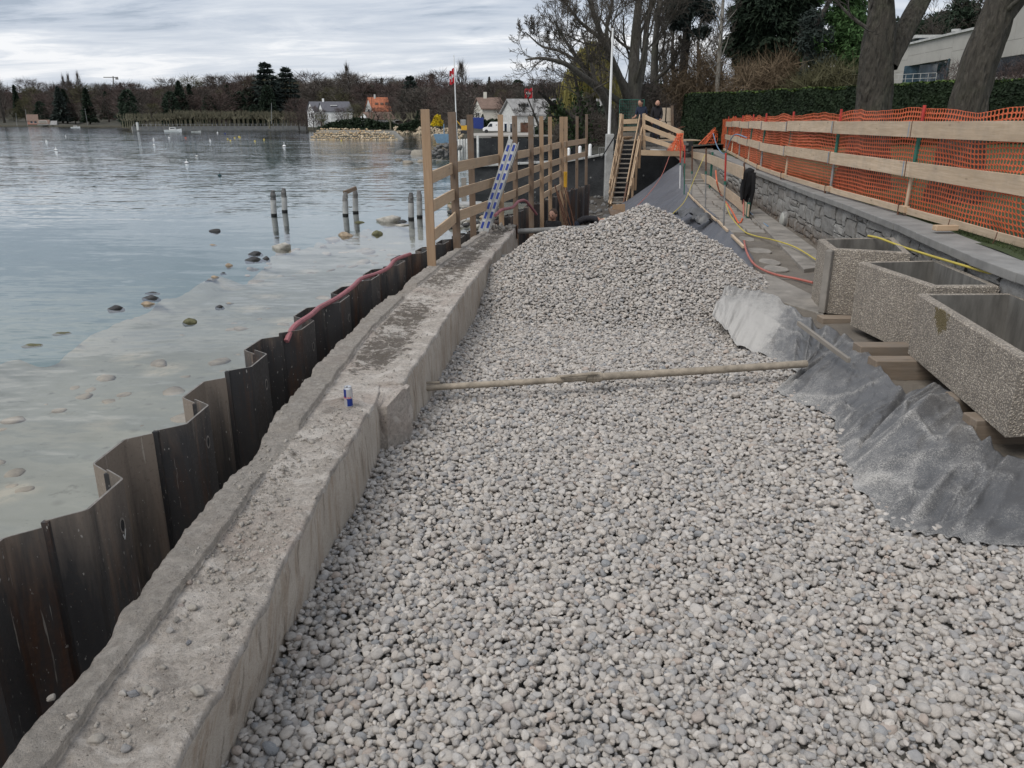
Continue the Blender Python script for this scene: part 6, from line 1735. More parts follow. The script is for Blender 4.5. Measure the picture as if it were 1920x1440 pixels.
house('white_house', 'white house with dark slate roof and two gables on the far shore', 570, 662, 330, 207, 191, .6, 12, M['white'], M['roof_slate'], gl=.22, chimney=True,
      windows=[('L', .25, 5.2, 1.6, 1.6, G), ('L', .45, 2.2, 3.0, 1.9, G), ('L', .7, 2.2, 2.4, 1.9, G), ('L', .15, 2.2, 1.6, 1.9, G), ('R', .55, 0, 3.2, .25, M['white']), ('G', .35, 5.0, 1.1, 1.6, G), ('G', .65, 5.0, 1.1, 1.6, G)])
o = house('white_house', 'narrow front gable wing of the white house with a dark door', 594, 622, 324, 207, 192, .6, 8, M['white'], M['roof_slate'], gl=.5, windows=[('G', .5, 5.2, 1.3, 1.8, G), ('G', .4, 2.0, 1.8, 2.2, M['wood_red'])])
house('red_roof_house', 'tall white house with an orange red tiled roof on the far shore', 680, 735, 350, 207, 183, 1.0, 13, M['white_dirty'], M['roof_red'], gl=.38, chimney=True,
      windows=[('G', .3, 3.4, 1.1, 1.8, G), ('G', .65, 3.4, 1.1, 1.8, G), ('G', .5, 6.6, 1.6, 2.0, G), ('G', .3, 1.0, 1.1, 1.6, G), ('R', .3, 0, 1.2, .8, M['roof_brown']), ('R', .6, 0, 1.2, .8, M['roof_brown']), ('R', .85, 0, 1.2, .8, M['roof_brown'])])
house('low_house', 'low white lakeside house with a brown roof in front of the red roofed one', 668, 742, 312, 223, 211, .3, 9, M['white'], M['roof_brown'], gl=.35, windows=[('G', .5, 1.6, 2.4, 1.5, G), ('L', .3, 1.5, 1.8, 1.4, G), ('L', .7, 1.5, 1.8, 1.4, G)])
house('cream_house', 'cream house with brown roof behind the white van', 886, 944, 176, 203, 184, .8, 12, M['cream'], M['roof_brown'], gl=.33, chimney=True, windows=[('L', .3, 1.9, .8, 1.3, G), ('L', .7, 1.9, .8, 1.3, G), ('G', .4, 3.8, .7, 1.2, G), ('G', .6, 3.8, .7, 1.2, G)])
house('boathouse', 'long white boathouse with grey roof and brown double door on the harbour quay', 940, 1168, 141, 213, 187, .8, 9, M['white_dirty'], M['roof_grey'], gl=.125,
      windows=[('L', .085, 1.35, 1.5, 2.0, M['wood_red']), ('L', .30, 1.5, 1.6, 1.5, G), ('L', .5, 1.4, 1.6, 1.9, M['wood_red']), ('L', .75, 1.5, 1.6, 1.5, G), ('G', .3, 1.5, .9, 1.6, G), ('G', .7, 1.5, .9, 1.6, G), ('R', .06, 0, .35, .35, M['dark']), ('R', .085, 0, .35, .35, M['dark']), ('R', .11, 0, .35, .35, M['dark']), ('R', .135, 0, .35, .35, M['dark'])])
house('boathouse', 'white boat shed with brown roof at the far left waterline', 64, 92, 640, 232, 225, .2, 10, M['white_dirty'], M['roof_brown'], gl=.2, windows=[('L', .5, 2.0, 6, 2.6, M['wood_grey'])])
house('boathouse', 'smaller white shed right of the far left boat shed', 92, 105, 635, 233, 227, .2, 8, M['white_dirty'], M['roof_grey'], gl=.2)
house('pink_house', 'low pink house with brown roof on the far left shore', 44, 72, 680, 226, 215, .5, 12, plain('pink_render', (.40, .20, .15), .9, var=.15), M['roof_brown'], gl=.25, windows=[('L', .4, 2.5, 2, 2, G), ('L', .75, 2.5, 2, 2, G)])
house('villa', 'white villa half hidden by trees above the promenade', 284, 302, 560, 212, 199, 3, 12, M['white_dirty'], M['roof_slate'], gl=.3, windows=[('L', .4, 4, 2, 2, G)])
for (px, py, w, lab) in ((743, 232, 22, 'grey service hut on the shore road behind the breakwater'), (748, 226, 10, 'white kiosk on the shore road behind the breakwater')):
    Y = 300; a, b = AX(px - w / 2, Y), AX(px + w / 2, Y); mb = MB(); mb.box(((a + b) / 2, Y, 1.4), (b - a, 3, ZY(py - 5, Y) * .6 + 1.5)); mb.box(((a + b) / 2, Y - 1.55, 1.2), ((b - a) * .3, .1, 1.8), mi=1); mb.box(((a + b) / 2, Y, 2.6), ((b - a) * 1.08, 3.3, .2), mi=1)
    o = mb.build('service_hut', [M['white_dirty'], M['wallgrey']], None, loc=((a + b) / 2, Y, 0)); tag(o, lab, 'hut')
# hedge line along shore road
mb = MB()
# van
Yv = 136; vx, vz = AX(925, Yv), .87
t = thing('white_van', 'white panel van parked on the harbour quay beside the boathouse', 'van', (vx, Yv, vz)); k = .86
prof = [(-1.95, .35), (-1.98, .80), (-1.75, .98), (-1.18, 1.12), (-.72, 1.78), (-.45, 1.98), (2.0, 2.0), (2.08, 1.8), (2.08, .35)]
vs = [(vx + x * k, Yv - .85 * k, vz + z * k) for x, z in prof] + [(vx + x * k, Yv + .85 * k, vz + z * k) for x, z in prof]; n = len(prof)
mb = MB(); mb.add(vs, [tuple(range(n)), tuple(reversed(range(n, 2 * n)))] + [((i + 1) % n, i, n + i, n + (i + 1) % n) for i in range(n)]); mb.build('body', M['white'], t, bevel=.06, bseg=2)
for nm, pts_, m_ in (('side_window', [(-1.05, 1.13), (-.66, 1.68), (-.2, 1.68), (-.2, 1.13)], G), ('badge', [(.5, 1.35), (.5, 1.5), (.75, 1.5), (.75, 1.35)], M['wallgrey'])):
    mb = MB(); vs = [(vx + x * k, Yv - .86 * k - .02, vz + z * k) for x, z in pts_] + [(vx + x * k, Yv - .84 * k, vz + z * k) for x, z in pts_]; mb.add(vs, [(0, 1, 2, 3), (7, 6, 5, 4), (0, 4, 5, 1), (1, 5, 6, 2), (2, 6, 7, 3), (3, 7, 4, 0)]); mb.build(nm, m_, t)
mb = MB(); vs = [(vx - 1.20 * k, Yv - .78 * k, vz + 1.13 * k), (vx - 1.20 * k, Yv + .78 * k, vz + 1.13 * k), (vx - .76 * k, Yv + .72 * k, vz + 1.74 * k), (vx - .76 * k, Yv - .72 * k, vz + 1.74 * k)]; vs = [Vector(v) + Vector((-.03, 0, .02)) for v in vs]; mb.add(vs, [(0, 1, 2, 3)]); mb.build('windscreen', G, t)
for x in (-1.3, 1.35):
    w = None
    for s_ in (-1, 1):
        mb = MB(); mb.lathe((vx + x * k, Yv + s_ * .78 * k, vz + .32 * k), [(.15, -.1), (.33 * k, -.1), (.33 * k, .1), (.15, .1)], 16, M=Matrix.Rotation(R(90), 3, 'X')); mb.build('wheel', M['black_plastic'], t)
mb = MB(); mb.box((vx - 1.99 * k, Yv - .6 * k, vz + .75 * k), (.05, .25, .15)); mb.build('headlight', M['glass'], t); mb = MB(); mb.box((vx - 1.99 * k, Yv + .6 * k, vz + .75 * k), (.05, .25, .15)); mb.build('headlight', M['glass'], t)
# small excavator, container, poles
Ye = 128; ex = AX(873, Ye); t = thing('mini_excavator', 'small yellow excavator on the quay left of the white van', 'excavator', (ex, Ye, .87))
for nm, c, s_, m_ in (('track', (0, -.5, .25), (1.5, .3, .45), 'black_plastic'), ('track', (0, .5, .25), (1.5, .3, .45), 'black_plastic'), ('engine_house', (.1, 0, .85), (1.5, 1.1, .7), 'yellow'), ('cab', (-.35, -.15, 1.6), (.8, .8, .9), 'galv'), ('counterweight', (.75, 0, .8), (.4, 1.0, .6), 'black_plastic')):
    mb = MB(); mb.box((ex + c[0], Ye + c[1], .87 + c[2]), s_); mb.build(nm, M[m_], t, bevel=.05)
mb = MB(); mb.tube([(ex - .6, Ye, 1.9), (ex - 1.3, Ye, 2.7), (ex - 2.1, Ye, 1.9), (ex - 1.9, Ye, 1.1)], .1, 6); mb.build('boom', M['yellow'], t)
Yb = 150; bx = AX(893, Yb); t = thing('site_container', 'dark blue site container at the hedge behind the quay', 'container', (bx, Yb, .87)); mb = MB(); mb.box((bx, Yb, 2.1), (2.6, 2.4, 2.4)); mb.build('container_body', M['blue'], t, bevel=.03)
for i in range(8): mb = MB(); mb.box((bx - 1.15 + i * .33, Yb - 1.23, 2.1), (.1, .06, 2.2)); mb.build('rib', M['blue'], t)
def post(px, py0, py1, Y, w, label, m='white_dirty', group=None, name='mooring_post', rnd=True):
    a, b = PY(px, py1, Y), PY(px, py0, Y); b.x = a.x; mb = MB(); mb.lathe((a.x, a.y, a.z - 1), [(w, 0), (w, b.z - a.z + 1 - w * .6), (w * .6, b.z - a.z + 1 - w * .1), (w * .1, b.z - a.z + 1)], 12)
    o = mb.build(name, M[m], None, True, loc=a); return tag(o, label, 'post', group)
for i, px in enumerate((861, 866, 871, 876)):
    post(px, 261 - i * .3, 286.5 - i * 1.6, 78 + i * 2.5, .12, 'white mooring post, %s of the row of four beside the dark groyne' % ('nearest', 'second nearest', 'second farthest', 'farthest')[i], 'white_dirty', 'white mooring posts')
post(896, 254, 279, 98, .14, 'lone white mooring post in front of the dark harbour wall'); post(955, 254, 262, 100, .10, 'short white post on the harbour wall cap')
for px, hgt, lab in ((915, 235, 'slim dark post on the quay deck left of the van'),): pass
# groyne of dark rocks, pale flat rocks in front
def rocks(name, label, cat, n, gen, meshes, mat, group=None, kind=None):
    pl = [gen() for _ in range(n)]; return pl
DR = [rock_mesh('rock', 740 + i, .65, 2, .28, M['greystone'], ang=6) for i in range(6)]
t = thing('groyne', 'groyne of dark stacked rocks with a red edge left of the white mooring posts', 'groyne', (AX(838, 80), 80, -1))
for i in range(95):
    px = rng.uniform(806, 862); f = rng.random(); Y = 78 + 6 * f; top = interp(px, [806, 815, 830, 862], [291, 276, 268, 266]); py = top + (296 - top) * rng.random() ** .9
    q = PY(px, py, Y); s = rng.uniform(.22, .45); link('rock', DR[i % 6], t, q - wloc(t), (rng.uniform(-.5, .5), rng.uniform(-.5, .5), rng.uniform(0, 6)), (s, s, s * .8))
LRg = [rock_mesh('boulder', 760 + i, .5, 3, .24, M['lakestone'], ang=5) for i in range(8)]
for i, (px, py, w, h, lab) in enumerate(((748, 301, 16, 8, 'low flat pale boulder at the water edge, leftmost in front of the dark groyne'), (765, 306, 24, 11, 'pale boulder nearest the camera in front of the dark groyne'), (790, 304, 22, 10, 'pale boulder just left of the first guardrail post at the groyne foot'),
        (762, 288, 34, 18, 'large dark green boulder at the left end of the groyne'), (785, 290, 36, 17, 'large dark boulder right of the green one at the groyne'), (818, 297, 28, 8, 'long flat pale boulder behind the first two guardrail posts'), (842, 299, 26, 7, 'flat pale boulder behind the second guardrail post'))):
    q = P(px, py, -1.0); k = q.y / 1500 * 1.05; o = link('boulder', LRg[i], None, q, (0, 0, rng.uniform(0, 6)), (w * k * .55, w * k * .5, h * k * .9)); tag(o, lab, 'boulder')
# breakwater of yellow limestone blocks
BR = [rock_mesh('block', 780 + i, .75, 1, .22, M['breakstone'], ang=5) for i in range(8)]
Y = 178; xa, xb = AX(583, Y), AX(746, Y); t = thing('breakwater', 'breakwater of yellow limestone blocks standing alone in the lake', 'breakwater', ((xa + xb) / 2, Y, -1)); W = xb - xa
for r_ in range(6):
    for i in range(42):
        f = (i + rng.uniform(.2, .8)) / 42; x = xa + W * f; zf = interp(f, [0, .06, .12, .5, .85, 1], [.25, .75, 1, 1, .75, .12]); zz = -1 + .42 * r_ + rng.uniform(-.1, .1)
        if zz > -1 + 2.25 * zf: continue
        s = rng.uniform(.26, .42); link('block', BR[rng.randrange(8)], t, Vector((x, Y - 2.2 + .55 * r_ + rng.uniform(-.1, .1), zz)) - wloc(t), (rng.uniform(-.5, .5), rng.uniform(-.5, .5), rng.uniform(0, 6)), (s, s, s * .85))
mb = MB(); vs = []
for px, z in ((578, -1.0), (600, .9), (735, .7), (752, -1.0)): vs += [(AX(px, Y) * 1.0, Y - .2, z), (AX(px, Y), Y + 4.5, z)]
mb.add(vs + [(AX(585, Y), Y - .2, -1.6), (AX(745, Y), Y - .2, -1.6)], [(0, 1, 3, 2), (2, 3, 5, 4), (4, 5, 7, 6), (0, 2, 4, 6)]); mb.build('core', M['gravel_bed'], t)
pl = []
for i in range(420):
    px = rng.uniform(738, 872); Yr = shore_y(px) - 2 + rng.uniform(0, 5); h = rng.random(); s = rng.uniform(.3, .5) * (1 + (px < 800) * .2); pl.append((rng.randrange(8), (AX(px, Yr), Yr - 2 + 3 * h, -1 + 2.0 * h), (rng.uniform(-1, 1), rng.uniform(-1, 1), rng.uniform(0, 6)), s))
o = merge('revetment', BR, pl, M['breakstone'], kind='stuff'); o['label'] = 'pale limestone revetment along the shore behind the breakwater'
Yk = 82; mb = MB(); xk = AX(836, Yk); 
vs = [(xk - .9, Yk - .5, -.1), (xk + .6, Yk - .5, -.1), (xk + .6, Yk + .5, -.1), (xk - .9, Yk + .5, -.1), (xk - 1.2, Yk - .6, .75), (xk + .8, Yk - .6, .75), (xk + .8, Yk + .6, .75), (xk - 1.2, Yk + .6, .75)]
mb.add([Vector(v) + Vector((0, 0, .7)) for v in vs], [(3, 2, 1, 0), (0, 1, 5, 4), (1, 2, 6, 5), (2, 3, 7, 6), (3, 0, 4, 7)]); mb.tube([(xk - .2, Yk, 1.4), (xk - .2, Yk, 2.4)], .05, 6); o = mb.build('work_skip', M['blue_boat'], None, loc=(xk, Yk, .6)); o.modifiers.new('s', 'SOLIDIFY').thickness = .05; tag(o, 'pale blue steel skip on the end of the dark groyne', 'skip')
# raft slab in the water and jetty edge
q = P(862, 388, -1); mb = MB(); mb.box((q.x + .2, q.y + .4, -.93), (1.5, 1.3, .16)); mb.box((q.x + .2, q.y + .4, -1.05), (1.3, 1.1, .14), mi=1); o = mb.build('swim_raft', [M['concrete_plain'], M['dark']], None, loc=(q.x, q.y, -1), bevel=.02); tag(o, 'low pale raft floating behind the second guardrail post', 'raft')
mb = MB(); a = PY(870, 360, 38); mb.box((a.x, 38, -.5), (.22, .22, 1.3)); o = mb.build('raft_post', M['wood_grey'], None, loc=a); tag(o, 'grey timber post standing at the floating raft', 'post')

# ---------------- pilings, lake rocks, buoys
for i, (px, pt, pb, tilt, lab) in enumerate(((514, 357, 404, .05, 'left leaning concrete piling of the leftmost pair in the lake'), (534, 353, 397, .03, 'right piling of the leftmost pair in the lake'), (648, 361, 404, .01, 'left piling of the middle pair, carrying the broken beam'), (667, 355, 399, .02, 'right piling of the middle pair, carrying the broken beam'), (771, 361, 411, .01, 'left piling of the pair beside the guardrail'), (787, 357, 407, .02, 'right piling of the pair beside the guardrail'))):
    b = P(px, pb, -1.0); tp = PY(px - tilt * 60, pt, b.y); t = thing('piling', lab, 'piling', b, 'old concrete pilings in the lake')
    m_ = b.lerp(tp, .62); mb = MB(); mb.tube([b - Vector((0, 0, 1.4)), b, m_], .115, 10); mb.build('shaft', M['concrete_plain'], t, True)
    mb = MB(); mb.tube([b - Vector((0, 0, .05)), b + Vector((0, 0, .08))], .119, 10); mb.build('wet_band', M['dark'], t, True)
    mb = MB(); mb.tube([m_ + Vector((0, 0, (j - 0) * 0)) if False else m_.lerp(tp, j / 4) + Vector((rng.uniform(-.015, .015), rng.uniform(-.015, .015), 0)) for j in range(5)], [.117, .104, .114, .09, .07], 7); mb.build('eroded_top', M['pilingtop'] if 'pilingtop' in M else M['greystone'], t)
a, b = PY(644, 361, 33.3), PY(668, 353, 33.6); mb = MB(); mb.bar(a, b, .16, .14, n=3, warp=.02); o = mb.build('beam', M['wood_brown'], None, loc=a); tag(o, 'short broken beam resting across the middle pair of pilings', 'beam')
M['lake_dark'] = plain('wet_dark_stone', (.035, .034, .034), .6, var=.5, scale=9, bump=.6, bd=.03); M['lake_tan'] = plain('tan_lake_stone', (.30, .235, .165), .85, var=.4, scale=7, bump=.5, bd=.03); M['lake_moss'] = plain('mossy_stone', (.12, .115, .06), .9, var=.5, scale=9, bump=.6, bd=.03); M['lake_pale'] = plain('pale_lake_stone', (.36, .34, .30), .9, var=.4, scale=6, bump=.5, bd=.03)
LR = [rock_mesh('rock', 800 + i, .6, 3, .42, M[mm_], ang=8) for i, mm_ in enumerate(('lake_moss', 'lake_dark', 'lake_dark', 'lake_pale', 'lake_pale', 'lake_tan', 'lakestone'))]
lake_rocks = [(400, 434, 24, 8, 1, 'dark flat rock lying alone in deeper water left of the pilings'), (526, 466, 32, 15, 3, 'domed grey rock with a flat base, right of the dark cluster'), (474, 477, 26, 8, 2, 'upper dark rock of the cluster left of the domed grey rock'), (470, 488, 30, 9, 2, 'long dark rock at the front of the dark cluster'), (496, 486, 14, 8, 2, 'small dark rock at the right of the dark cluster'),
  (428, 499, 16, 9, 5, 'tan rock on the shallow line below the dark cluster'), (415, 513, 10, 4, 2, 'tiny dark rock between two tan rocks'), (401, 521, 18, 7, 5, 'tan rock with dark foot on the shallow line'), (387, 527, 12, 3, 2, 'thin dark rock barely above water'), (280, 550, 26, 4, 2, 'thin flat rock behind the pair of big rocks'), (277, 560, 32, 9, 2, 'dark humped rock of the pair on the shallow line'), (275, 572, 30, 11, 5, 'tan humped rock in front of the dark one'), (210, 580, 28, 10, 2, 'pointed black rock left of the pair'),
  (110, 627, 32, 5, 0, 'flat brown rock near the left end of the shallow line'), (54, 650, 38, 6, 0, 'long mossy rock at the left edge of the shallows'), (352, 606, 27, 14, 0, 'round mossy rock standing alone in the shallows'), (407, 577, 16, 7, 2, 'small dark rock above the mossy one'), (428, 570, 18, 4, 5, 'flat tan rock beside a small dark rock'), (648, 443, 34, 13, 5, 'tan rock with mossy foot in front of the middle pilings'), (706, 440, 20, 12, 0, 'small mossy boulder left of the right pilings'), (728, 415, 40, 15, 3, 'large pale boulder left of the right pilings'), (752, 416, 20, 6, 2, 'low dark rocks touching the pale boulder'), (672, 418, 18, 6, 0, 'low grey rock at the foot of the middle pilings'),
  (398, 460, 18, 4, 5, 'faint tan rock awash near the deep edge'), (820, 432, 14, 7, 3, 'pale rock seen between the first two guardrail posts'), (752, 423, 26, 5, 3, 'pale flat rock awash below the right pilings')]
for i, (px, py, w, h, mi_, lab) in enumerate(lake_rocks):
    q = P(px, py, -1.0); k = q.y / 1500 * 1.05; o = link('rock', LR[mi_ if mi_ < 7 else 0], None, q + Vector((0, .1, -.02)), (0, 0, rng.uniform(-.4, .4)), (w * k * .52, w * k * .42, h * k * 1.25)); tag(o, lab, 'rock', 'rocks breaking the lake surface')
for i in range(46):      # stones at the foot of the far piles
    px = rng.uniform(840, 935); py = rng.uniform(384, 428); q = P(px, py, -.95); s = rng.uniform(.12, .34)
    if q.x > pile_x(q.y) - .5: continue
    o = link('rock', LR[rng.randrange(7)], None, q, (rng.uniform(-.4, .4), rng.uniform(-.4, .4), rng.uniform(0, 6)), (s, s * .8, s * .8)); tag(o, 'rock in the heap at the lake side of the far sheet piles', 'rock', 'rocks heaped behind the guardrail')
SUBR = [rock_mesh('submerged', 860 + i, .35, 2, .3, None, ang=4) for i in range(6)]
M['bedstone'] = plain('submerged_stone', (.56, .45, .36), .95, var=.45, scale=1.6)
pl = []
while len(pl) < 420:
    y = 7.8 + 23 * rng.random(); x = pile_x(min(y, 31)) - .5 - rng.random() ** 1.2 * 9
    d_ = y - float(np.interp(x, SHX, SHY))
    if d_ > 1.5 + rng.gauss(0, 1.2) or float(fbm(x * .5, y * .5, 31, 2)) + rng.gauss(0, .25) < (.0 if d_ < -3 else -.35): continue
    s = min(.28, .07 * math.exp(rng.gauss(.45, .5))); pl.append((rng.randrange(6), (x, y, float(bedz(np.array(x), np.array(y))) - .03 + s * .06), (rng.uniform(-.2, .2), rng.uniform(-.2, .2), rng.uniform(0, 6)), s))
o = merge('submerged_stones', SUBR, pl, M['bedstone'], kind='stuff'); o['label'] = 'pale stones lying under the shallow water beside the sheet piles'
def buoy(px, py, s, m, label, typ=0):
    q = P(px, py, -1.0); k = q.y / 1500 * .80 * s; t = thing('buoy', label, 'buoy', q, 'mooring buoys on the lake')
    mb = MB(); mb.lathe(q - Vector((0, 0, k * 1.5)), [(k * 1.5, 0), (k * 3.2, k * 1.2), (k * 3.3, k * 2.4), (k * 2.4, k * 4), (k * .8, k * 5)], 14); mb.build('float', M[m], t, True)
    mb = MB(); mb.lathe(q - Vector((0, 0, k * .3)), [(k * 3.5, 0), (k * 3.5, k * .9)], 14); mb.build('collar', M['black_plastic'], t)
    mb = MB(); mb.tube([q + Vector((0, 0, k * 3)), q + Vector((0, 0, k * 7))], k * .35, 6); mb.tube([q + Vector((-k, 0, k * 7)), q + Vector((k, 0, k * 7))], k * .3, 5); mb.build('ring_staff', M['black_plastic'] if m != 'white' else M['white'], t)
buoy(412, 330, 1.3, 'buoy_dark', 'dark green buoy with a ring staff, nearest of the buoys') if False else None
M['buoy_dark'] = plain('dark_green_paint', (.008, .045, .055), .6)
buoy(412, 330, 1.3, 'buoy_dark', 'dark green buoy with a ring staff, nearest of the buoys')
for px, py, s, m, lab in ((350, 306, 1.25, 'white', 'white buoy with a tall staff, nearest of the white ones'), (369, 294, 1.05, 'white_dirty', 'greyish white buoy just behind the white staff buoy'), (105, 282, 1.1, 'white', 'white buoy nearest the left frame edge'), (87, 266, .8, 'white', 'white buoy behind the left one'), (289, 273, .8, 'white', 'white buoy in mid water, nearer of two in line'), (288, 262, .7, 'white', 'white buoy in mid water, farther of two in line'), (317, 259, .7, 'white', 'flat white buoy towards the jetty'), (394, 264, .7, 'white', 'white buoy among the yellow ones'), (348, 259, .6, 'hose_orange', 'orange buoy near the jetty'), (123, 256, .5, 'white', 'tiny white buoy at the far left'), (533, 275, 1.2, 'white', 'white buoy with a flat top left of the breakwater'), (408, 250, .6, 'white', 'small white buoy below the jetty'), (422, 251, .6, 'blue', 'dark blue buoy below the jetty')): buoy(px, py, s, m, lab)
for px, py in ((427, 261), (432, 264), (440, 259), (450, 258), (478, 265), (495, 262), (448, 257), (640, 264)):
    q = P(px, py, -1.0); k = q.y / 1500 * 1.05; mb = MB(); mb.lathe(q, [(k * .6, -k), (k * 1.5, 0), (k * 1.2, k * 1.2), (k * .3, k * 1.8)], 10); o = mb.build('marker_float', M['hose_yellow'], None, True, loc=q); tag(o, 'small yellow marker float on the water before the promenade', 'float', 'yellow marker floats')
# boats and jetty
def boat(px, py, L, label, cabin=True, m='white'):
    q = P(px, py, -1.0); t = thing('boat', label, 'boat', q); secs = [(-.5, .30, .2), (-.2, .36, .2), (.2, .34, .24), (.42, .16, .32), (.5, .01, .36)]; vs = []
    for (x, w, h) in secs: vs += [(q.x + x * L, q.y - w * L * .45, q.z + h * L * .5), (q.x + x * L, q.y - w * L * .25, q.z - .15), (q.x + x * L, q.y + w * L * .25, q.z - .15), (q.x + x * L, q.y + w * L * .45, q.z + h * L * .5)]
    fs = []
    for i in range(4):
        for k in range(4): k2 = (k + 1) % 4; fs.append((4 * i + k, 4 * i + k2, 4 * i + 4 + k2, 4 * i + 4 + k))
    fs.append((3, 2, 1, 0)); mb = MB(); mb.add(vs, fs); mb.build('hull', M[m], t, bevel=.05)
    if cabin: mb = MB(); mb.box((q.x - .02 * L, q.y, q.z + .17 * L), (.34 * L, .22 * L, .14 * L)); mb.build('cabin', M['white_dirty'], t, bevel=.1); mb = MB(); mb.box((q.x + .0 * L, q.y - .115 * L, q.z + .19 * L), (.26 * L, .01 * L, .05 * L)); mb.build('cabin_window', G, t)
boat(142, 240, 5.5, 'white motor boat moored at the far left shore'); boat(325, 247, 6.5, 'long low white boat beside the promenade jetty', True); boat(368, 248, 3.4, 'small pale covered boat below the promenade wall', False, 'white_dirty')
Yj = 330; t = thing('jetty', 'grey jetty with posts and a white hut running out from the promenade', 'jetty', (AX(300, Yj), Yj, -1)); mb = MB(); mb.bar((AX(258, Yj), Yj, -.35), (AX(560, 380), 380, -.35), 2.5, .25); mb.build('deck', M['wallgrey'], t); mb = MB(); mb.box((AX(257, Yj), Yj, .9), (.7, .8, 3.0)); mb.build('hut', M['white_dirty'], t)
mb = MB()
for k in range(24): f = k / 23; p = Vector((AX(262, Yj), Yj, -1.2)).lerp(Vector((AX(560, 380), 380, -1.2)), f); mb.tube([p, p + Vector((0, 0, 1.7))], .12, 5)
o = mb.build('jetty_posts', M['wood_grey'], t); o['kind'] = 'stuff'
for px, pt, pb, Y, lean, lab in ((165, 203, 238, 620, -.18, 'thin leaning sailing boat mast at the left shore, right of the boat sheds'), (52, 205, 236, 650, -.16, 'thin leaning mast beside the pink house'), (32, 212, 236, 660, -.1, 'short mast left of the pink house'), (509, 193, 232, 380, 0, 'slim pale pole on the promenade'), (697, 178, 240, 300, 0, 'slim dark lamp pole in front of the red roofed house')):
    a, b = PY(px, pb, Y), PY(px, pt, Y); b.x += lean * (b.z - a.z); mb = MB(); mb.tube([a, b], [.16, .09], 6); o = mb.build('mast', M['galv'] if px != 697 else M['rust'], None, True, loc=a); tag(o, lab, 'mast')
# crane on the skyline
Yc = 900; t = thing('tower_crane', 'thin tower crane on the skyline above the far left wood', 'crane', (AX(214, Yc), Yc, 10)); a, b = PY(214, 175, Yc), PY(212, 143, Yc)
mb = MB(); mb.bar(a, b, .9, .9, up=(1, 0, 0)); mb.build('mast', M['wallgrey'], t); mb = MB(); mb.bar(PY(194, 145, Yc), PY(221, 145, Yc), .7, .8); mb.build('jib', M['wallgrey'], t); mb = MB(); mb.box(PY(219, 147, Yc), (2.5, 1.5, 2.4)); mb.build('counterweight', M['wallgrey'], t)
# flags
def flag(px0, py0, px1, py1, Y, label, seed, mark):
    nu, nv = 22, 16; a = PY(px0, py0, Y); V = []; mi = []
    tl, tr, bl, br = [PY(*q, Y) for q in ((px0, py0), (px1, py0 + (py1 - py0) * (.12 if seed else .25)), (px0 + (1 if seed else 2), py0 + (py1 - py0) * .88), (px1, py1))]
    for i in range(nu):
        for j in range(nv):
            u, w = i / (nu - 1), j / (nv - 1); p = tl.lerp(tr, u).lerp(bl.lerp(br, u), w); V.append((p.x + .03 * math.sin(u * 14), p.y + .25 * math.sin(u * 13 + w * 3 + seed) * u, p.z + .05 * math.sin(u * 9 + seed)))
    mb = MB(); F = gridfaces(nu, nv)
    mb.add(V, [tuple(f) for f in F])
    for i in range(nu - 1):
        for j in range(nv - 1):
            u, w = (i + .5) / (nu - 1) - .5, (j + .5) / (nv - 1) - .5
            mb.mi[i * (nv - 1) + j] = 1 if ((abs(u) < .11 and abs(w) < .31) or (abs(w) < .11 and abs(u) < .31)) else 0
    return mb, a
mb, a = flag(851, 127, 842, 160, 84, '', 0, 0); t = thing('flag_pole', 'white pole with a limp red flag bearing a white cross, behind the guardrail', 'flag pole', PY(857, 262, 84))
m2 = MB(); m2.tube([PY(857, 268, 84), PY(851, 103, 84)], [.075, .04], 8); m2.build('pole', M['white'], t, True); mb.build('flag', [M['flag_red'], M['white']], t, True)
mb, a = flag(998, 165, 983, 186, 84, '', 1, 0); t = thing('flag_pole', 'thin dark pole with a crumpled red and white flag among bare branches', 'flag pole', PY(1000, 252, 84)); m2 = MB(); m2.tube([PY(1002, 255, 84), PY(998, 160, 84)], [.06, .03], 6); m2.build('pole', M['wallgrey'], t, True); mb.build('flag', [M['flag_red'], M['white']], t, True)
m2 = MB(); m2.tube([PY(1093, 190, 110), PY(1093, 90, 110)], [.06, .03], 6); o = m2.build('flag_pole', M['white_dirty'], None, True, loc=PY(1093, 190, 110)); tag(o, 'slim pale pole rising behind the boathouse roof', 'pole')
for px, py, w, lab, sz in ((627, 216, 10, 'small pale board sign on the shore hedge', 0), ):
    q = PY(px, py + 15, 300); mb = MB(); mb.box(q + Vector((0, 0, 1)), (w * .2, .1, 1.1)); mb.tube([q - Vector((0, 0, 2)), q + Vector((0, 0, .6))], .06, 5); o = mb.build('sign_board', M['white_dirty'], None, loc=q); tag(o, lab, 'sign')
# ================================================================== vegetation
def unit(v): return v / (np.linalg.norm(v, axis=-1, keepdims=True) + 1e-9)
def tri_cloud(c, d, ln, w, g):
    """thin triangles: centre base c, direction d, length ln, base width w"""
    n = len(c); s = unit(np.cross(d, g.normal(size=(n, 3)))); ln = np.broadcast_to(np.asarray(ln, float).reshape(-1, 1), (n, 1)); w = np.broadcast_to(np.asarray(w, float).reshape(-1, 1), (n, 1))
    V = np.stack([c - s * w / 2, c + s * w / 2, c + d * ln], 1).reshape(-1, 3); return V, np.arange(3 * n).reshape(-1, 3)
def leaf_quads(c, size, g, nrm=None, flat=.0):
    n = len(c); d = unit(g.normal(size=(n, 3)))
    if nrm is not None: d = unit(d * .8 + nrm * 1.0)
    a = unit(np.cross(d, g.normal(size=(n, 3)))); b = np.cross(d, a); s = np.broadcast_to(np.asarray(size, float).reshape(-1, 1), (n, 1))
    V = np.stack([c - a * s * .5, c + b * s * .32, c + a * s * .5, c - b * s * .32], 1).reshape(-1, 3); return V, np.arange(4 * n).reshape(-1, 4)
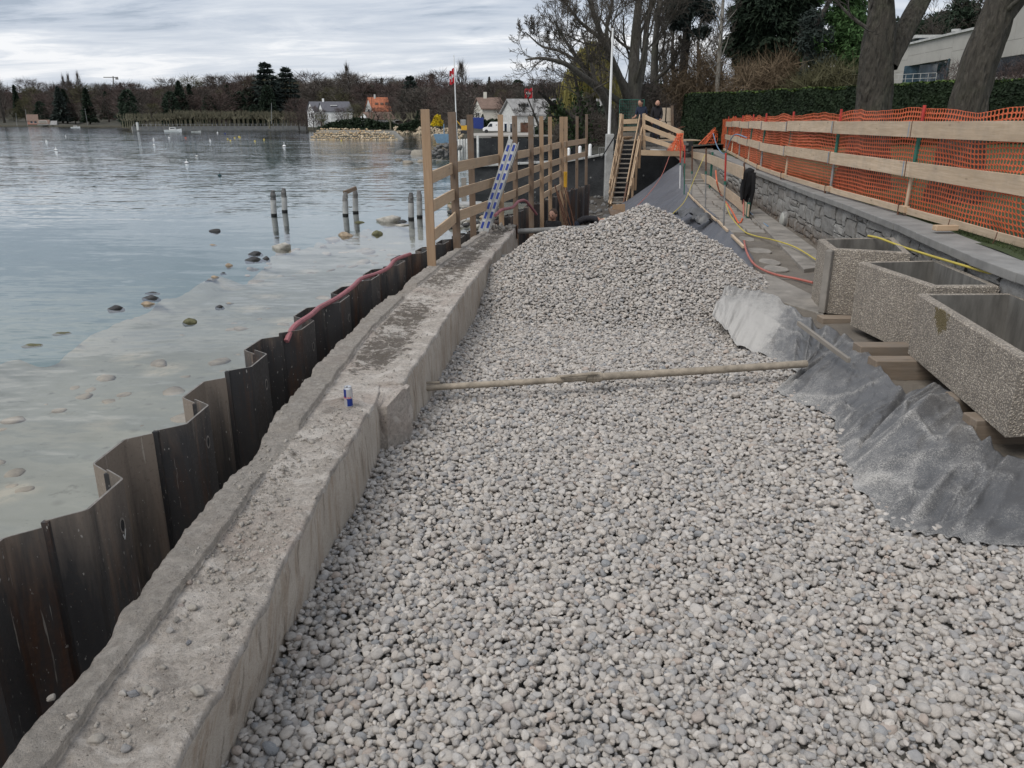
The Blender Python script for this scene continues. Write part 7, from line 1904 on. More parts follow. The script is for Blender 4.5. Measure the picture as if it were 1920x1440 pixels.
def raw_mesh(name, V, F, mat):
    me = bpy.data.meshes.new(name); V = np.asarray(V, np.float32); F = np.asarray(F, np.int32); k = F.shape[1]
    me.vertices.add(len(V)); me.vertices.foreach_set('co', V.ravel()); me.loops.add(F.size); me.loops.foreach_set('vertex_index', F.ravel()); me.polygons.add(len(F)); me.polygons.foreach_set('loop_start', np.arange(0, F.size, k, dtype=np.int32)); me.update(calc_edges=True); me.materials.append(mat); return me
class Tubes:
    def __init__(s): s.V = []; s.F = []; s.n = 0
    def tube(s, P_, R_, k):
        P_ = np.asarray(P_); m = len(P_); d = np.gradient(P_, axis=0); d = unit(d); ref = np.array([.3, .2, .93]) if abs(d[0, 2]) < .9 else np.array([1., 0, 0])
        a = unit(np.cross(d, ref)); b = np.cross(d, a); t = np.arange(k) * 2 * math.pi / k
        ring = P_[:, None] + (a[:, None] * np.cos(t)[None, :, None] + b[:, None] * np.sin(t)[None, :, None]) * np.asarray(R_)[:, None, None]
        s.V.append(ring.reshape(-1, 3)); i = np.arange(m - 1)[:, None] * k + np.arange(k)[None]; j = np.arange(m - 1)[:, None] * k + (np.arange(k)[None] + 1) % k
        s.F.append((np.stack([i, j, j + k, i + k], -1) + s.n).reshape(-1, 4)); s.n += m * k
    def get(s): return np.concatenate(s.V), np.concatenate(s.F)
def grow(T, TT, p, d, L, r, lvl, mx, g, up=.12, wob=.22, nch=(5, 5, 5, 4), ratio=.52, thin=.004, droop=0.0):
    """recursive limb; T thick tubes, TT twigs"""
    m = max(3, 6 - lvl); P_ = [p.copy()]; dd = d.copy()
    for i in range(m):
        dd = unit(dd + g.normal(size=3) * wob + np.array([0, 0, up - droop * (lvl > 2)])); P_.append(P_[-1] + dd * L / m)
    P_ = np.array(P_); R_ = np.maximum(np.linspace(r, r * .38, m + 1), thin)
    (T if lvl < 2 else TT).tube(P_, R_, 7 if lvl == 0 else 5 if lvl == 1 else 3)
    if lvl >= mx: return
    n = nch[min(lvl, len(nch) - 1)]
    for i in range(n):
        f = .25 + .75 * (i + g.random()) / n; q = f * m; k = min(int(q), m - 1); pos = P_[k] + (P_[k + 1] - P_[k]) * (q - k); base = unit(P_[k + 1] - P_[k])
        side = unit(np.cross(base, g.normal(size=3))); ang = g.uniform(.45, 1.0); nd = unit(base * math.cos(ang) + side * math.sin(ang))
        grow(T, TT, pos, nd, L * ratio * g.uniform(.7, 1.25) * (1.15 - .45 * f), max(r * (1 - f * .6) * .5, thin), lvl + 1, mx, g, up, wob * 1.05, nch, ratio, thin, droop)
def tree(name, label, base, trunks, mat_t, mat_c, seed, mx=4, group=None, nch=(5, 5, 5, 4), ratio=.52, thin=.006, up=.10, wob=.2, side_from=.3, nside=9, Lk=.5, sides=12, droop=0.0, rough_t=0.0):
    g = np.random.default_rng(seed); t = thing(name, label, 'tree', base, group); A, T, TT = Tubes(), Tubes(), Tubes()
    for (pts_, r0, r1) in trunks:
        P_ = np.array([list(p) for p in pts_]); m = len(P_); 
        # refine
        tt = np.linspace(0, m - 1, (m - 1) * 6 + 1); Q = np.stack([np.interp(tt, np.arange(m), P_[:, k]) for k in range(3)], -1)
        for _ in range(3): Q[1:-1] = (Q[:-2] + 2 * Q[1:-1] + Q[2:]) / 4
        R_ = np.linspace(r0, r1, len(Q)); A.tube(Q, R_, sides); tot = np.linalg.norm(Q[-1] - Q[0])
        for i in range(nside):
            f = side_from + (1 - side_from) * (i + g.random()) / nside; k = min(int(f * (len(Q) - 1)), len(Q) - 2); b = unit(Q[k + 1] - Q[k]); s_ = unit(np.cross(b, g.normal(size=3))); a_ = g.uniform(.5, 1.1)
            grow(T, TT, Q[k], unit(b * math.cos(a_) + s_ * math.sin(a_)), tot * Lk * (1.15 - .6 * f) * g.uniform(.7, 1.2), max(min(R_[k] * .36, .10), thin), 1, mx, g, up, wob, nch, ratio, thin, droop)
    V, F = A.get(); npmesh('trunk', V, F, mat_t, t, smooth=True)
    if T.n: V, F = T.get(); npmesh('limbs', V, F, mat_t, t, smooth=True)
    if TT.n: V, F = TT.get(); o = npmesh('crown', V, F, mat_c, t)
    return t
# --- big trunks on the lawn, with bark relief
def big_trunk(label, limbs, base, seed, nside, cuts=()):
    g = np.random.default_rng(seed); t = thing('tree', label, 'tree', base); T, TT = Tubes(), Tubes(); first = True
    for (pts_, rr, fork) in limbs:
        P_ = np.array([list(p) for p in pts_]); m = len(P_); tt = np.linspace(0, m - 1, (m - 1) * 16 + 1); Q = np.stack([np.interp(tt, np.arange(m), P_[:, k]) for k in range(3)], -1); R_ = np.interp(tt, np.arange(m), rr)
        for _ in range(10): Q[1:-1] = (Q[:-2] + 2 * Q[1:-1] + Q[2:]) / 4; R_[1:-1] = (R_[:-2] + 2 * R_[1:-1] + R_[2:]) / 4
        k = 56; ang = np.arange(k) * 2 * math.pi / k; d = unit(np.gradient(Q, axis=0)); a = unit(np.cross(d, np.array([0, 1., .1]))); b = np.cross(d, a)
        z = Q[:, 2][:, None]; ca, sa = np.cos(ang)[None], np.sin(ang)[None]
        rel = 1 + .17 * fbm(ca * 1.3 + seed, sa * 1.3, z * .8, 3) + .085 * fbm(ca * 4, sa * 4, z * 1.6, 3) + .035 * fbm(ca * 11, sa * 11, z * 2.4, 2) + .09 * np.exp(-(z - base[2]) / .5) * (1 + .6 * np.sin(ang * 5 + seed))[None]
        ring = Q[:, None] + (a[:, None] * ca[..., None] + b[:, None] * sa[..., None]) * (R_[:, None] * rel)[..., None]
        n = len(Q); i = np.arange(n - 1)[:, None] * k + np.arange(k)[None]; j = np.arange(n - 1)[:, None] * k + (np.arange(k)[None] + 1) % k
        npmesh('trunk' if first else 'limb', ring.reshape(-1, 3), np.stack([i, j, j + k, i + k], -1).reshape(-1, 4), M['bark_big'], t, smooth=True); first = False
        for q in range(nside):
            f = .55 + .45 * g.random(); kk = min(int(f * (n - 1)), n - 2); s_ = unit(np.cross(d[kk], g.normal(size=3))); grow(T, TT, Q[kk], unit(s_ + d[kk] * .4), 1.9 * g.uniform(.5, 1.2), .05, 1, 3, g, .12, .25, (4, 5, 4), .55, .006)
    if T.n: V, F = T.get(); npmesh('limbs', V, F, M['bark'], t, smooth=True)
    if TT.n: V, F = TT.get(); npmesh('crown', V, F, M['bark_dark'], t)
    for (px, py, Y, r) in cuts:
        q = PY(px, py, Y); mb = MB(); Mx = Matrix.Rotation(R(100), 3, 'X') @ Matrix.Rotation(R(15), 3, 'Y'); mb.lathe(q, [(r, -.08), (r * 1.05, 0), (r * .8, .015), (.005, .02)], 14, M=Mx); mb.build('pruning_scar', M['wood_grey'], t, True)
    return t
M['bark_big'] = bark('plane_bark', (.028, .025, .019), (.090, .080, .064), 1.5, .09)
Yt = 17.5
def tp(px, py, Y=Yt): return PY(px, py, Y)
b0 = tp(1627, 262); b0.z = lawnz(b0.x, Yt) - .05
big_trunk('massive forked tree trunk on the lawn behind the net fence, with two pruning scars', [([Vector((tp(1630, 262).x, Yt, b0.z)), tp(1638, 200), tp(1648, 110), tp(1652, 60), tp(1654, 0), tp(1652, -130)], [.52, .36, .335, .30, .20, .19], 0), ([tp(1668, 125), tp(1690, 72, Yt + .2), tp(1716, 20, Yt + .4), tp(1738, -20, Yt + .5), tp(1790, -130, Yt + .8)], [.18, .21, .185, .165, .14], 1)], b0, 5, 5, ((1664, 42, Yt - .24, .055), (1672, 66, Yt - .24, .05)))
Y2 = 14.5; b0 = PY(1808, 262, Y2); b0.z = lawnz(b0.x, Y2) - .05
big_trunk('massive tree trunk leaning right on the lawn at the right edge', [([Vector((PY(1806, 262, Y2).x, Y2, b0.z)), PY(1815, 200, Y2), PY(1836, 120, Y2), PY(1866, 40, Y2), PY(1890, -30, Y2), PY(1905, -140, Y2)], [.44, .30, .275, .26, .25, .22], 0), ([PY(1852, 70, Y2), PY(1900, 10, Y2 + .1), PY(1965, -70, Y2 + .3)], [.15, .15, .11], 1)], b0, 9, 5)

# --- hedge
g = np.random.default_rng(21)
HA, HBp = Vector((9.75, 48.3, 0)), Vector((20.5, 27.5, 0)); hd = (HBp - HA); hL = hd.length + 4; hd.normalize(); hn = Vector((-hd.y, hd.x, 0)) * -1
if hn.y > 0: hn = -hn      # towards the camera
th = thing('hedge', 'long dark clipped hedge crossing behind the orange net fence', 'hedge', (HA.x, HA.y, 1.3)); hW = 1.3; hz0, hz1 = 1.25, 4.08
def hedge_pts(n):
    k = g.random(n); s = g.random(n) * hL
    side = k < .62; top = (k >= .62) & (k < .9); end = k >= .9
    z = np.where(top, hz1, hz0 + (hz1 - hz0) * g.random(n)); dep = np.where(side, 0, g.random(n) * hW); s = np.where(end, 0, s)
    nx = np.where(side, hn.x, np.where(end, -hd.x, 0)); ny = np.where(side, hn.y, np.where(end, -hd.y, 0)); nz = np.where(top, 1.0, 0)
    bump = .06 * fbm(s * 1.2, z * 1.2, dep, 3) - .05 * g.random(n)
    X = HA.x + hd.x * s - hn.x * dep + nx * bump; Y = HA.y + hd.y * s - hn.y * dep + ny * bump; Z = z + nz * bump + .05 * fbm(s * .4, 3, 1, 2) * top
    return np.stack([X, Y, Z], -1), np.stack([nx, ny, nz], -1), top
c, nrm, top = hedge_pts(56000)
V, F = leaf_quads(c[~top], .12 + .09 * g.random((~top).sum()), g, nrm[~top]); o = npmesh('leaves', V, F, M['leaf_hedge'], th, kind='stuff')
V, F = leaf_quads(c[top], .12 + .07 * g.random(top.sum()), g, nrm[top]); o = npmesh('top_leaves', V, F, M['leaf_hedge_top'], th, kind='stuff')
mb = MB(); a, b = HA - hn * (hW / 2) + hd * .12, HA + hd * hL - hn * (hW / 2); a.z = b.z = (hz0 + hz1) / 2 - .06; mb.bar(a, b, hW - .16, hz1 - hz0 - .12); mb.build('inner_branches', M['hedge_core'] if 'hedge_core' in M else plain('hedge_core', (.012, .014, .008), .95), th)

# --- far bare trees (shared meshes)
def far_bare(seed, h=1.0, w=.42, n=1000, narrow=False, mat=None, wide=.0085):
    g = np.random.default_rng(seed); u = g.random(n); z = .10 + .88 * u ** .9
    prof = np.sqrt(np.clip(1 - ((z - .50) / .52) ** 2, .02, 1)) if not narrow else np.clip(np.sin(np.clip(z, 0, 1) ** .6 * math.pi) * .9, .1, 1)
    lob = 1 + .45 * fbm(np.cos(g.random(n) * 6) * 2 + seed, z * 4, 2, 2)
    r = w * prof * lob * np.sqrt(g.random(n)); a = g.random(n) * 6.283
    c = np.stack([r * np.cos(a), r * np.sin(a), z], -1); d = unit(np.stack([np.cos(a) * (.75 if not narrow else .12), np.sin(a) * (.75 if not narrow else .12), np.full(n, .55 if not narrow else 1.3)], -1) + g.normal(size=(n, 3)) * (.42 if not narrow else .14))
    V1, F1 = tri_cloud(c, d, .10 + .10 * g.random(n), wide * (.7 + .8 * g.random(n)), g)
    T = Tubes(); T.tube(np.array([[0, 0, -.05], [.01, 0, .3], [0, .01, .75]]), np.array([.022, .016, .005]), 5)
    for i in range(9):
        z0 = .2 + .4 * g.random(); a = g.random() * 6.283; q = np.array([math.cos(a) * w * .8, math.sin(a) * w * .8, .25 + .2 * g.random()]) * (.25 if narrow else 1) + np.array([0, 0, .1 if narrow else 0]); T.tube(np.array([[0, 0, z0], [q[0] * .5, q[1] * .5, z0 + q[2] * .6], [q[0], q[1], z0 + q[2]]]), np.array([.010, .007, .003]), 3)
    V2, F2 = T.get(); F2t = np.concatenate([F2[:, [0, 1, 2]], F2[:, [0, 2, 3]]])
    return raw_mesh('crown', V1, F1, mat), raw_mesh('trunk', V2, F2t, M['bark_dark'])
FB_ = [far_bare(900 + i, w=.30 + .05 * (i % 3), n=1250, mat=M[('twig_red', 'twig_grey', 'twig_red', 'twig_olive', 'twig_grey', 'twig_red')[i % 6]]) for i in range(9)]
FP_ = [far_bare(930 + i, w=.13, n=620, narrow=True, mat=M['twig_grey'], wide=.0045) for i in range(3)]
def conifer_mesh(seed, w=.2, n=1500, mat=None, droop=.25, cone=1.0, layers=0, base=.06):
    g = np.random.default_rng(seed); z = base + (1 - base) * g.random(n) ** 1.25
    if layers: z = (np.floor(z * layers) + .5 + g.normal(0, .14, n)) / layers
    z = np.clip(z, base, 1.0); a = g.random(n) * 6.283; rmax = w * np.clip(1.02 - z, 0.02, 1) ** cone * (1 + .35 * fbm(np.cos(a) * 1.5 + seed, np.sin(a) * 1.5, z * 6, 2)); r = rmax * np.sqrt(.25 + .75 * g.random(n))
    c = np.stack([r * np.cos(a), r * np.sin(a), z], -1); d = unit(np.stack([np.cos(a), np.sin(a), np.full(n, -droop)], -1) + g.normal(size=(n, 3)) * .35)
    V, F = tri_cloud(c - d * .03, d, .05 + .05 * g.random(n), .035 + .02 * g.random(n), g)
    T = Tubes(); T.tube(np.array([[0, 0, -.04], [0, 0, .5], [0, 0, .97]]), np.array([.02, .012, .002]), 6); V2, F2 = T.get(); F2t = np.concatenate([F2[:, [0, 1, 2]], F2[:, [0, 2, 3]]])
    return raw_mesh('crown', V, F, mat), raw_mesh('trunk', V2, F2t, M['bark_dark'])
CN = [conifer_mesh(950 + i, .17 + .04 * i, 1900, M['leaf_cedar'] if i % 2 else M['leaf_conifer'], .2 + .1 * i) for i in range(3)]
CE = [conifer_mesh(960 + i, .30 + .04 * i, 3400, M['leaf_cedar'], .05, .62, 11, .10) for i in range(2)]
RD = [conifer_mesh(970 + i, .42, 2200, M['leaf_conifer'], .1, .45, 0, .02) for i in range(2)]
def place(kind, px, top, Y, bz, label, group=None, wk=1.0, name='tree', pxb=None):
    cm, tm = kind; x = AX(px, Y); zt = ZY(top, Y); h = zt - bz
    t = thing(name, label, 'tree', (x, Y, bz), group); yaw = rng.uniform(0, 6.28)
    link('crown', cm, t, rot=(0, 0, yaw), scale=(h * wk, h * wk, h)); link('trunk', tm, t, rot=(0, 0, yaw), scale=(h * wk, h * wk, h)); return t
SKY_PX = [-400, 0, 40, 80, 120, 170, 240, 300, 360, 420, 480, 560, 640, 700, 780, 860, 920, 980, 1060, 1200, 1500, 2400]
SKY_Y = [160, 166, 168, 162, 160, 163, 160, 160, 156, 152, 146, 148, 147, 152, 154, 152, 152, 155, 150, 150, 150, 150]
n = 0
for row in range(4):
    px = -50 + row * 7
    while px < 1120:
        Y = shore_y(min(px, 880)) * (1.10 + .19 * row) + rng.uniform(0, 22)
        if px > 884: Y = 215 + row * 55 + rng.uniform(0, 20)
        bz = land_z(px, Y); sk = interp(px, SKY_PX, SKY_Y); top = sk + interp(row, [0, 1, 2, 3], [24, 12, 4, -2]) + rng.gauss(0, 6.5) + 7 * float(fbm(px * .013, row * 3.1, 2, 2))
        if row == 0 and (566 < px < 745 or 880 < px < 950): top = max(top, 205 + rng.uniform(0, 12)) if rng.random() < .5 else top; Y += 45
        ki = rng.randrange(9); col_ = ('reddish brown', 'grey brown', 'dull reddish', 'olive brown', 'pale grey brown', 'dark reddish', 'wide reddish', 'slim grey brown', 'rounded reddish')[ki]
        zn = 'behind the pink house' if px < 110 else 'left of the jetty' if px < 236 else 'above the first promenade planes' if px < 340 else 'above the middle promenade planes' if px < 450 else 'around the cedar pair' if px < 570 else 'behind the white house' if px < 665 else 'behind the red roofed house' if px < 745 else 'around the large cedar' if px < 840 else 'behind the cream house' if px < 950 else 'behind the boathouse'
        place(FB_[ki], px, top, Y, bz, '%s leafless tree in the far wood, %s, %s' % (col_, ('front row', 'second row', 'third row', 'skyline row')[row], zn), 'bare trees of the far shore', rng.uniform(1.0, 1.6))
        px += rng.uniform(17, 33) + (4 if row == 0 else 0); n += 1
# far wood behind as one mass
g = np.random.default_rng(77); nn = 26000; pxs = g.uniform(-120, 1250, nn); Ys = np.array([shore_y(p) * 1.75 for p in np.minimum(pxs, 880)]); Ys = np.where(pxs > 884, 420, Ys) * (1 + .35 * g.random(nn))
sk = np.interp(pxs, SKY_PX, SKY_Y) + 2; prof = -9 + 7.0 * fbm(pxs * .045, 1.3, 2, 4); zt = np.array([ZY(a, b) for a, b in zip(sk - prof, Ys)]); zb_ = np.array([land_z(a, b) for a, b in zip(pxs, Ys)]); zz_ = zb_ + (zt - zb_) * g.random(nn) ** .6
c = np.stack([(pxs - 960) / 1578 * Ys, Ys, zz_], -1); d = unit(g.normal(size=(nn, 3)) * .6 + np.array([0, 0, .7])); V, F = tri_cloud(c, d, Ys * .006, Ys * .0011, g); o = npmesh('far_wood', V, F, M['twig_red'], kind='stuff'); o['label'] = 'distant leafless woodland on the low hills behind the far shore'
for i, (px, Y, top) in enumerate(((588, 322, 200), (604, 318, 206), (640, 318, 203), (666, 322, 196), (676, 336, 190), (709, 306, 202), (738, 318, 188), (752, 300, 196), (560, 360, 186), (574, 345, 196), (884, 168, 196), (948, 172, 172))):
    place(FB_[(i * 4) % 9], px, top, Y, land_z(px, Y) - .3, 'leafless tree ' + ('left of the white house', 'before the gable of the white house', 'before the slate roof of the white house', 'right of the white house', 'left of the red roofed house', 'before the red tiled roof', 'right of the red roofed house', 'at the shore right of the low house', 'tall and left of the white house', 'close to the white house chimney', 'left of the cream house', 'at the boathouse gable')[i], 'bare trees among the houses', rng.uniform(.9, 1.2))
# named far trees
for (k, px, top, Yf, wk, lab) in ((FP_[0], 8, 146, 1.08, 1.6, 'tall reddish poplar at the left frame edge'), (FP_[1], 131, 146, 1.3, 1.0, 'left poplar of the bare pair above the far left wood'), (FP_[2], 141, 144, 1.3, 1.1, 'middle bare poplar above the far left wood'), (FP_[0], 159, 141, 1.3, 1.2, 'right and tallest bare poplar above the far left wood'), (FP_[1], 656, 126, 1.5, 1.5, 'tall bare poplar between the two lakeside houses'), (FP_[2], 866, 122, 1.5, 1.9, 'tall bare poplar behind the flag with white cross'),
        (CN[0], 38, 160, 1.25, 1.0, 'slim dark fir on the far left skyline'), (CN[1], 118, 163, 1.1, 1.5, 'broad dark conifer behind the far left motor boat'), (CN[2], 127, 168, 1.12, 1.6, 'second broad dark conifer right of the far left one'), (CN[0], 169, 166, 1.08, 1.4, 'upright dark cypress left of the villa'), (RD[0], 245, 168, 1.25, 1.0, 'rounded dark evergreen above the jetty end'), (RD[1], 248, 190, 1.1, 1.0, 'lower rounded evergreen at the promenade start'), (CN[1], 236, 156, 1.4, .9, 'small dark fir tip on the skyline above the jetty'), (CN[2], 343, 153, 1.15, 1.3, 'green spruce above the promenade, left of the cedars'), (CN[0], 362, 158, 1.2, 1.1, 'smaller spruce beside the promenade spruce'), (RD[0], 452, 172, 1.12, .95, 'broad dark evergreen left of the cedars'), (CN[2], 432, 160, 1.3, 1.2, 'dark fir above the promenade planes'),
        (CE[0], 506, 117, 1.12, 1.15, 'tall dark cedar, left of the pair beside the white house'), (CE[1], 543, 126, 1.14, 1.0, 'tall dark cedar, right of the pair beside the white house'), (RD[1], 505, 160, 1.10, .7, 'lower dark evergreen at the foot of the cedar pair'), (RD[0], 697, 160, 1.4, .8, 'dark pine behind the red roofed house'), (CN[1], 719, 148, 1.8, 1.0, 'dark fir group on the skyline right of the red roofed house'), (CE[1], 772, 142, 1.2, .95, 'large dark cedar left of the first guardrail post'), (CN[0], 812, 140, 1.9, 1.1, 'slim dark fir tip on the skyline behind the guardrail'), (CN[2], 892, 155, 1.6, 1.1, 'dark spruce behind the cream house'), (RD[0], 325, 172, 1.14, .9, 'dark evergreen between the jetty and the promenade spruce'), (RD[1], 396, 178, 1.12, .8, 'low dark evergreen right of the promenade spruces'), (RD[0], 470, 166, 1.13, 1.0, 'dark evergreen touching the left cedar'), (RD[1], 478, 196, 1.07, 1.0, 'low dark evergreen under the left cedar'), (CN[2], 205, 172, 1.2, 1.2, 'dark conifer below the tower crane'), (RD[1], 80, 190, 1.08, 1.0, 'dark evergreen behind the far left boat sheds'), (RD[1], 632, 206, 1.0, .9, 'dark round shrub tree in front of the white house'), (RD[0], 905, 214, .98, .6, 'dark evergreen beside the cream house'), (RD[1], 788, 200, 1.05, .7, 'dark evergreen below the large cedar'), (CN[1], 918, 145, 2.2, .9, 'distant conifer on the skyline above the boathouse'), (RD[0], 970, 150, 2.2, 1.2, 'distant dark treetop above the boathouse roof')):
    Y = shore_y(min(px, 883)) * Yf; place(k, px, top, Y, land_z(px, Y), lab, None, wk)
# pollarded planes of the promenade
def pollard(seed, mat):
    g = np.random.default_rng(seed); T = Tubes(); T.tube(np.array([[0, 0, -.3], [.02, 0, 1.3], [0, .02, 2.4]]), np.array([.28, .22, .2]), 7)
    for i in range(8):
        a = g.random() * 6.283; L = g.uniform(1.3, 2.3); q = np.array([math.cos(a) * L, math.sin(a) * L, 0]); T.tube(np.array([[0, 0, 2.2], q * .5 + [0, 0, 2.9], q * .9 + [0, 0, 3.3], q + [0, 0, 4.0 + .4 * g.random()]]), np.array([.15, .12, .10, .13]), 5)
        for k in range(5): v = g.normal(size=3) * .28; T.tube(np.array([q * .95 + [0, 0, 3.8], q + v + [0, 0, 4.6 + .3 * g.random()]]), np.array([.06, .03]), 3)
    V, F = T.get(); return raw_mesh('limbs', V, F, mat)
M['bark_olive'] = bark('olive_plane_bark', (.10, .092, .06), (.20, .185, .125), 1.0, .05)
PL = [pollard(1000 + i, M['bark_olive']) for i in range(4)]
for row in range(2):
    px = 230 + row * 5
    while px < 612:
        Y = (interp(px, [246, 575], [345, 408]) if px < 575 else 345) + 4 + row * 12; 
        if px < 246: Y = 352 + row * 12
        t = thing('pollarded_tree', 'pollarded plane in the %s row of the promenade, %s' % ('lake side' if row == 0 else 'rear', 'beside the jetty hut' if px < 290 else 'left of the dark evergreen' if px < 400 else 'below the broad evergreen' if px < 480 else 'below the cedar pair' if px < 570 else 'near the white house'), 'tree', (AX(px, Y), Y, .45), 'pollarded planes on the promenade'); s = rng.uniform(1.0, 1.18) * (1.0 if px < 330 else 1.25); link('limbs', PL[rng.randrange(4)], t, rot=(0, 0, rng.uniform(0, 6)), scale=(s, s, s)); px += rng.uniform(7.5, 11)
for px, Y in ((606, 300), (658, 296), (732, 282), (757, 270), (777, 262), (783, 258), (505, 352), (690, 292)):
    t = thing('pollarded_tree', 'larger pollarded plane tree on the shore road, ' + ('in front of the white house' if px in (606, 658) else 'at the right end of the promenade' if px == 505 else 'in front of the red roofed house' if px in (690, 732) else 'right of the houses'), 'tree', (AX(px, Y), Y, .2), 'pollarded planes by the houses'); link('limbs', PL[rng.randrange(4)], t, rot=(0, 0, rng.uniform(0, 6)), scale=(1.25, 1.25, 1.05))
# low hedges, yellow bush
def bush(name, label, px0, px1, py0, py1, Y, bz, mat, n, leaf, seed, cat='bush', depth=None):
    g = np.random.default_rng(seed); xa, xb = AX(px0, Y), AX(px1, Y); zt = ZY(py0, Y); rx = (xb - xa) / 2; rz = max(.4, (zt - bz)); u = unit(g.normal(size=(n, 3))); u[:, 2] = np.abs(u[:, 2]); rr = (.55 + .45 * g.random(n) ** .5)[:, None] * (1 + .22 * fbm(u[:, 0] * 2 + seed, u[:, 1] * 2, u[:, 2] * 2, 3))[:, None]
    c = u * rr * np.array([rx, depth or rx * .8, rz]) + np.array([(xa + xb) / 2, Y, bz]); V, F = leaf_quads(c, leaf * (.7 + .6 * g.random(n)), g); o = npmesh(name, V, F, mat, None, loc=((xa + xb) / 2, Y, bz)); return tag(o, label, cat)
bush('yellow_bush', 'bright yellow flowering bush on the shore road behind the guardrail', 809, 831, 217, 232, 205, 1.7, M['leaf_yellow'], 900, .5, 4)
bush('shore_hedge', 'dark hedge on the shore road in front of the white houses', 600, 760, 224, 236, 290, .2, M['leaf_hedge'], 3200, .9, 5, 'hedge', 3); bush('shore_hedge', 'dark hedge behind the quay and the white van', 886, 945, 222, 240, 158, .8, M['leaf_hedge'], 2200, .6, 6, 'hedge', 2)
bush('shore_hedge', 'dark hedge along the shore road right of the breakwater', 745, 812, 227, 240, 250, .2, M['leaf_hedge'], 1800, .8, 7, 'hedge', 3)

# ---------------- near trees right of the harbour
Yb = 50
def q3(px, py, Y): v = PY(px, py, Y); return np.array(v)
tree('bare_tree', 'big leafless tree with several upright stems behind the two people on the landing', PY(1190, 255, Yb), [
    ([q3(1190, 262, Yb), q3(1190, 200, Yb), q3(1188, 130, Yb), q3(1192, 60, Yb + .5), q3(1200, -20, Yb + 1), q3(1206, -80, Yb + 1)], .46, .12),
    ([q3(1182, 200, Yb), q3(1160, 140, Yb - 1), q3(1130, 75, Yb - 1.5), q3(1108, 10, Yb - 2), q3(1100, -50, Yb - 2)], .25, .08),
    ([q3(1194, 180, Yb), q3(1208, 110, Yb + 1), q3(1212, 50, Yb + 1.5), q3(1225, -10, Yb + 2), q3(1235, -60, Yb + 2)], .24, .07),
    ([q3(1180, 205, Yb), q3(1120, 160, Yb - 1), q3(1088, 118, Yb - 2), q3(1062, 80, Yb - 3), q3(1040, 40, Yb - 3.5)], .19, .05), ([q3(1150, 120, Yb - 1), q3(1135, 60, Yb), q3(1150, 0, Yb), q3(1148, -60, Yb)], .14, .05), ([q3(1088, 118, Yb - 2), q3(1050, 95, Yb - 2), q3(1015, 88, Yb - 2), q3(985, 60, Yb - 2)], .10, .03), ([q3(1130, 75, Yb - 1.5), q3(1085, 40, Yb - 2), q3(1050, -10, Yb - 2)], .12, .04)],
    M['bark'], M['twig_near'], 31, mx=4, nch=(5, 6, 6, 5), nside=10, Lk=.44, thin=.009, up=.13, wob=.15, side_from=.22)
tree('bare_tree', 'leafless tree with curved side branches just right of the big bare tree', PY(1225, 255, Yb + 5), [
    ([q3(1228, 262, 55), q3(1226, 170, 55), q3(1228, 90, 55), q3(1233, 30, 55), q3(1250, -40, 56)], .34, .09), ([q3(1230, 150, 55), q3(1262, 120, 54), q3(1280, 80, 53)], .14, .05)], M['bark'], M['twig_near'], 32, mx=4, nside=11, Lk=.40, thin=.010, nch=(4, 6, 6, 5))
tree('bare_tree', 'low leafless tree leaning far left over the dark quay wall', PY(1160, 265, 47), [
    ([q3(1153, 270, 47), q3(1145, 215, 47), q3(1128, 170, 46), q3(1095, 145, 45), q3(1060, 118, 44), q3(1015, 108, 43), q3(985, 112, 43)], .30, .035), ([q3(1140, 205, 47), q3(1118, 160, 47.5), q3(1106, 110, 48), q3(1090, 55, 48)], .17, .04)], M['bark'], M['twig_near'], 33, mx=4, nside=10, Lk=.33, thin=.009, up=.05, wob=.28)
tree('ivy_tree', 'ivy covered leaning tree behind the far guardrail posts', PY(1090, 270, 52), [
    ([q3(1092, 275, 52), q3(1078, 235, 52), q3(1058, 210, 52), q3(1036, 195, 51), q3(1010, 172, 50)], .30, .06), ([q3(1100, 275, 54), q3(1092, 215, 54), q3(1082, 165, 54), q3(1076, 130, 54)], .22, .05)], M['bark_dark'], M['bark_dark'], 34, mx=4, nside=9, Lk=.4, thin=.010, nch=(4, 5, 4, 3), wob=.3)
g = np.random.default_rng(41); cc = []
for (pa_, pb_, k) in ((q3(1092, 275, 52), q3(1040, 198, 51), 500), (q3(1100, 275, 54), q3(1085, 175, 54), 500), (q3(1225, 250, 55), q3(1226, 150, 55), 250)):
    f = g.random((k, 1)); cc.append(pa_ + (pb_ - pa_) * f + g.normal(size=(k, 3)) * .28)
cc = np.concatenate(cc); V, F = leaf_quads(cc, .16 + .1 * g.random(len(cc)), g); npmesh('ivy', V, F, M['ivy'], [o for o in bpy.data.objects if o.name.startswith('ivy_tree')][0])
tree('bare_tree', 'thin leafless sapling in front of the boathouse', PY(1012, 262, 60), [([q3(1014, 268, 60), q3(1010, 235, 60), q3(998, 205, 60), q3(985, 172, 60)], .10, .03)], M['bark_dark'], M['bark_dark'], 35, mx=4, nside=8, Lk=.5, thin=.010, wob=.3)
tree('birch_tree', 'slender pale stemmed tree with bare branches behind the left end of the hedge', PY(1344, 200, 52), [([q3(1341, 240, 52), q3(1345, 160, 52), q3(1350, 90, 52), q3(1356, 0, 52), q3(1360, -60, 52)], .17, .06)], M['bark_birch'], M['twig_grey'], 36, mx=4, nside=14, Lk=.30, thin=.008, up=.02, side_from=.15, nch=(4, 5, 4, 3))
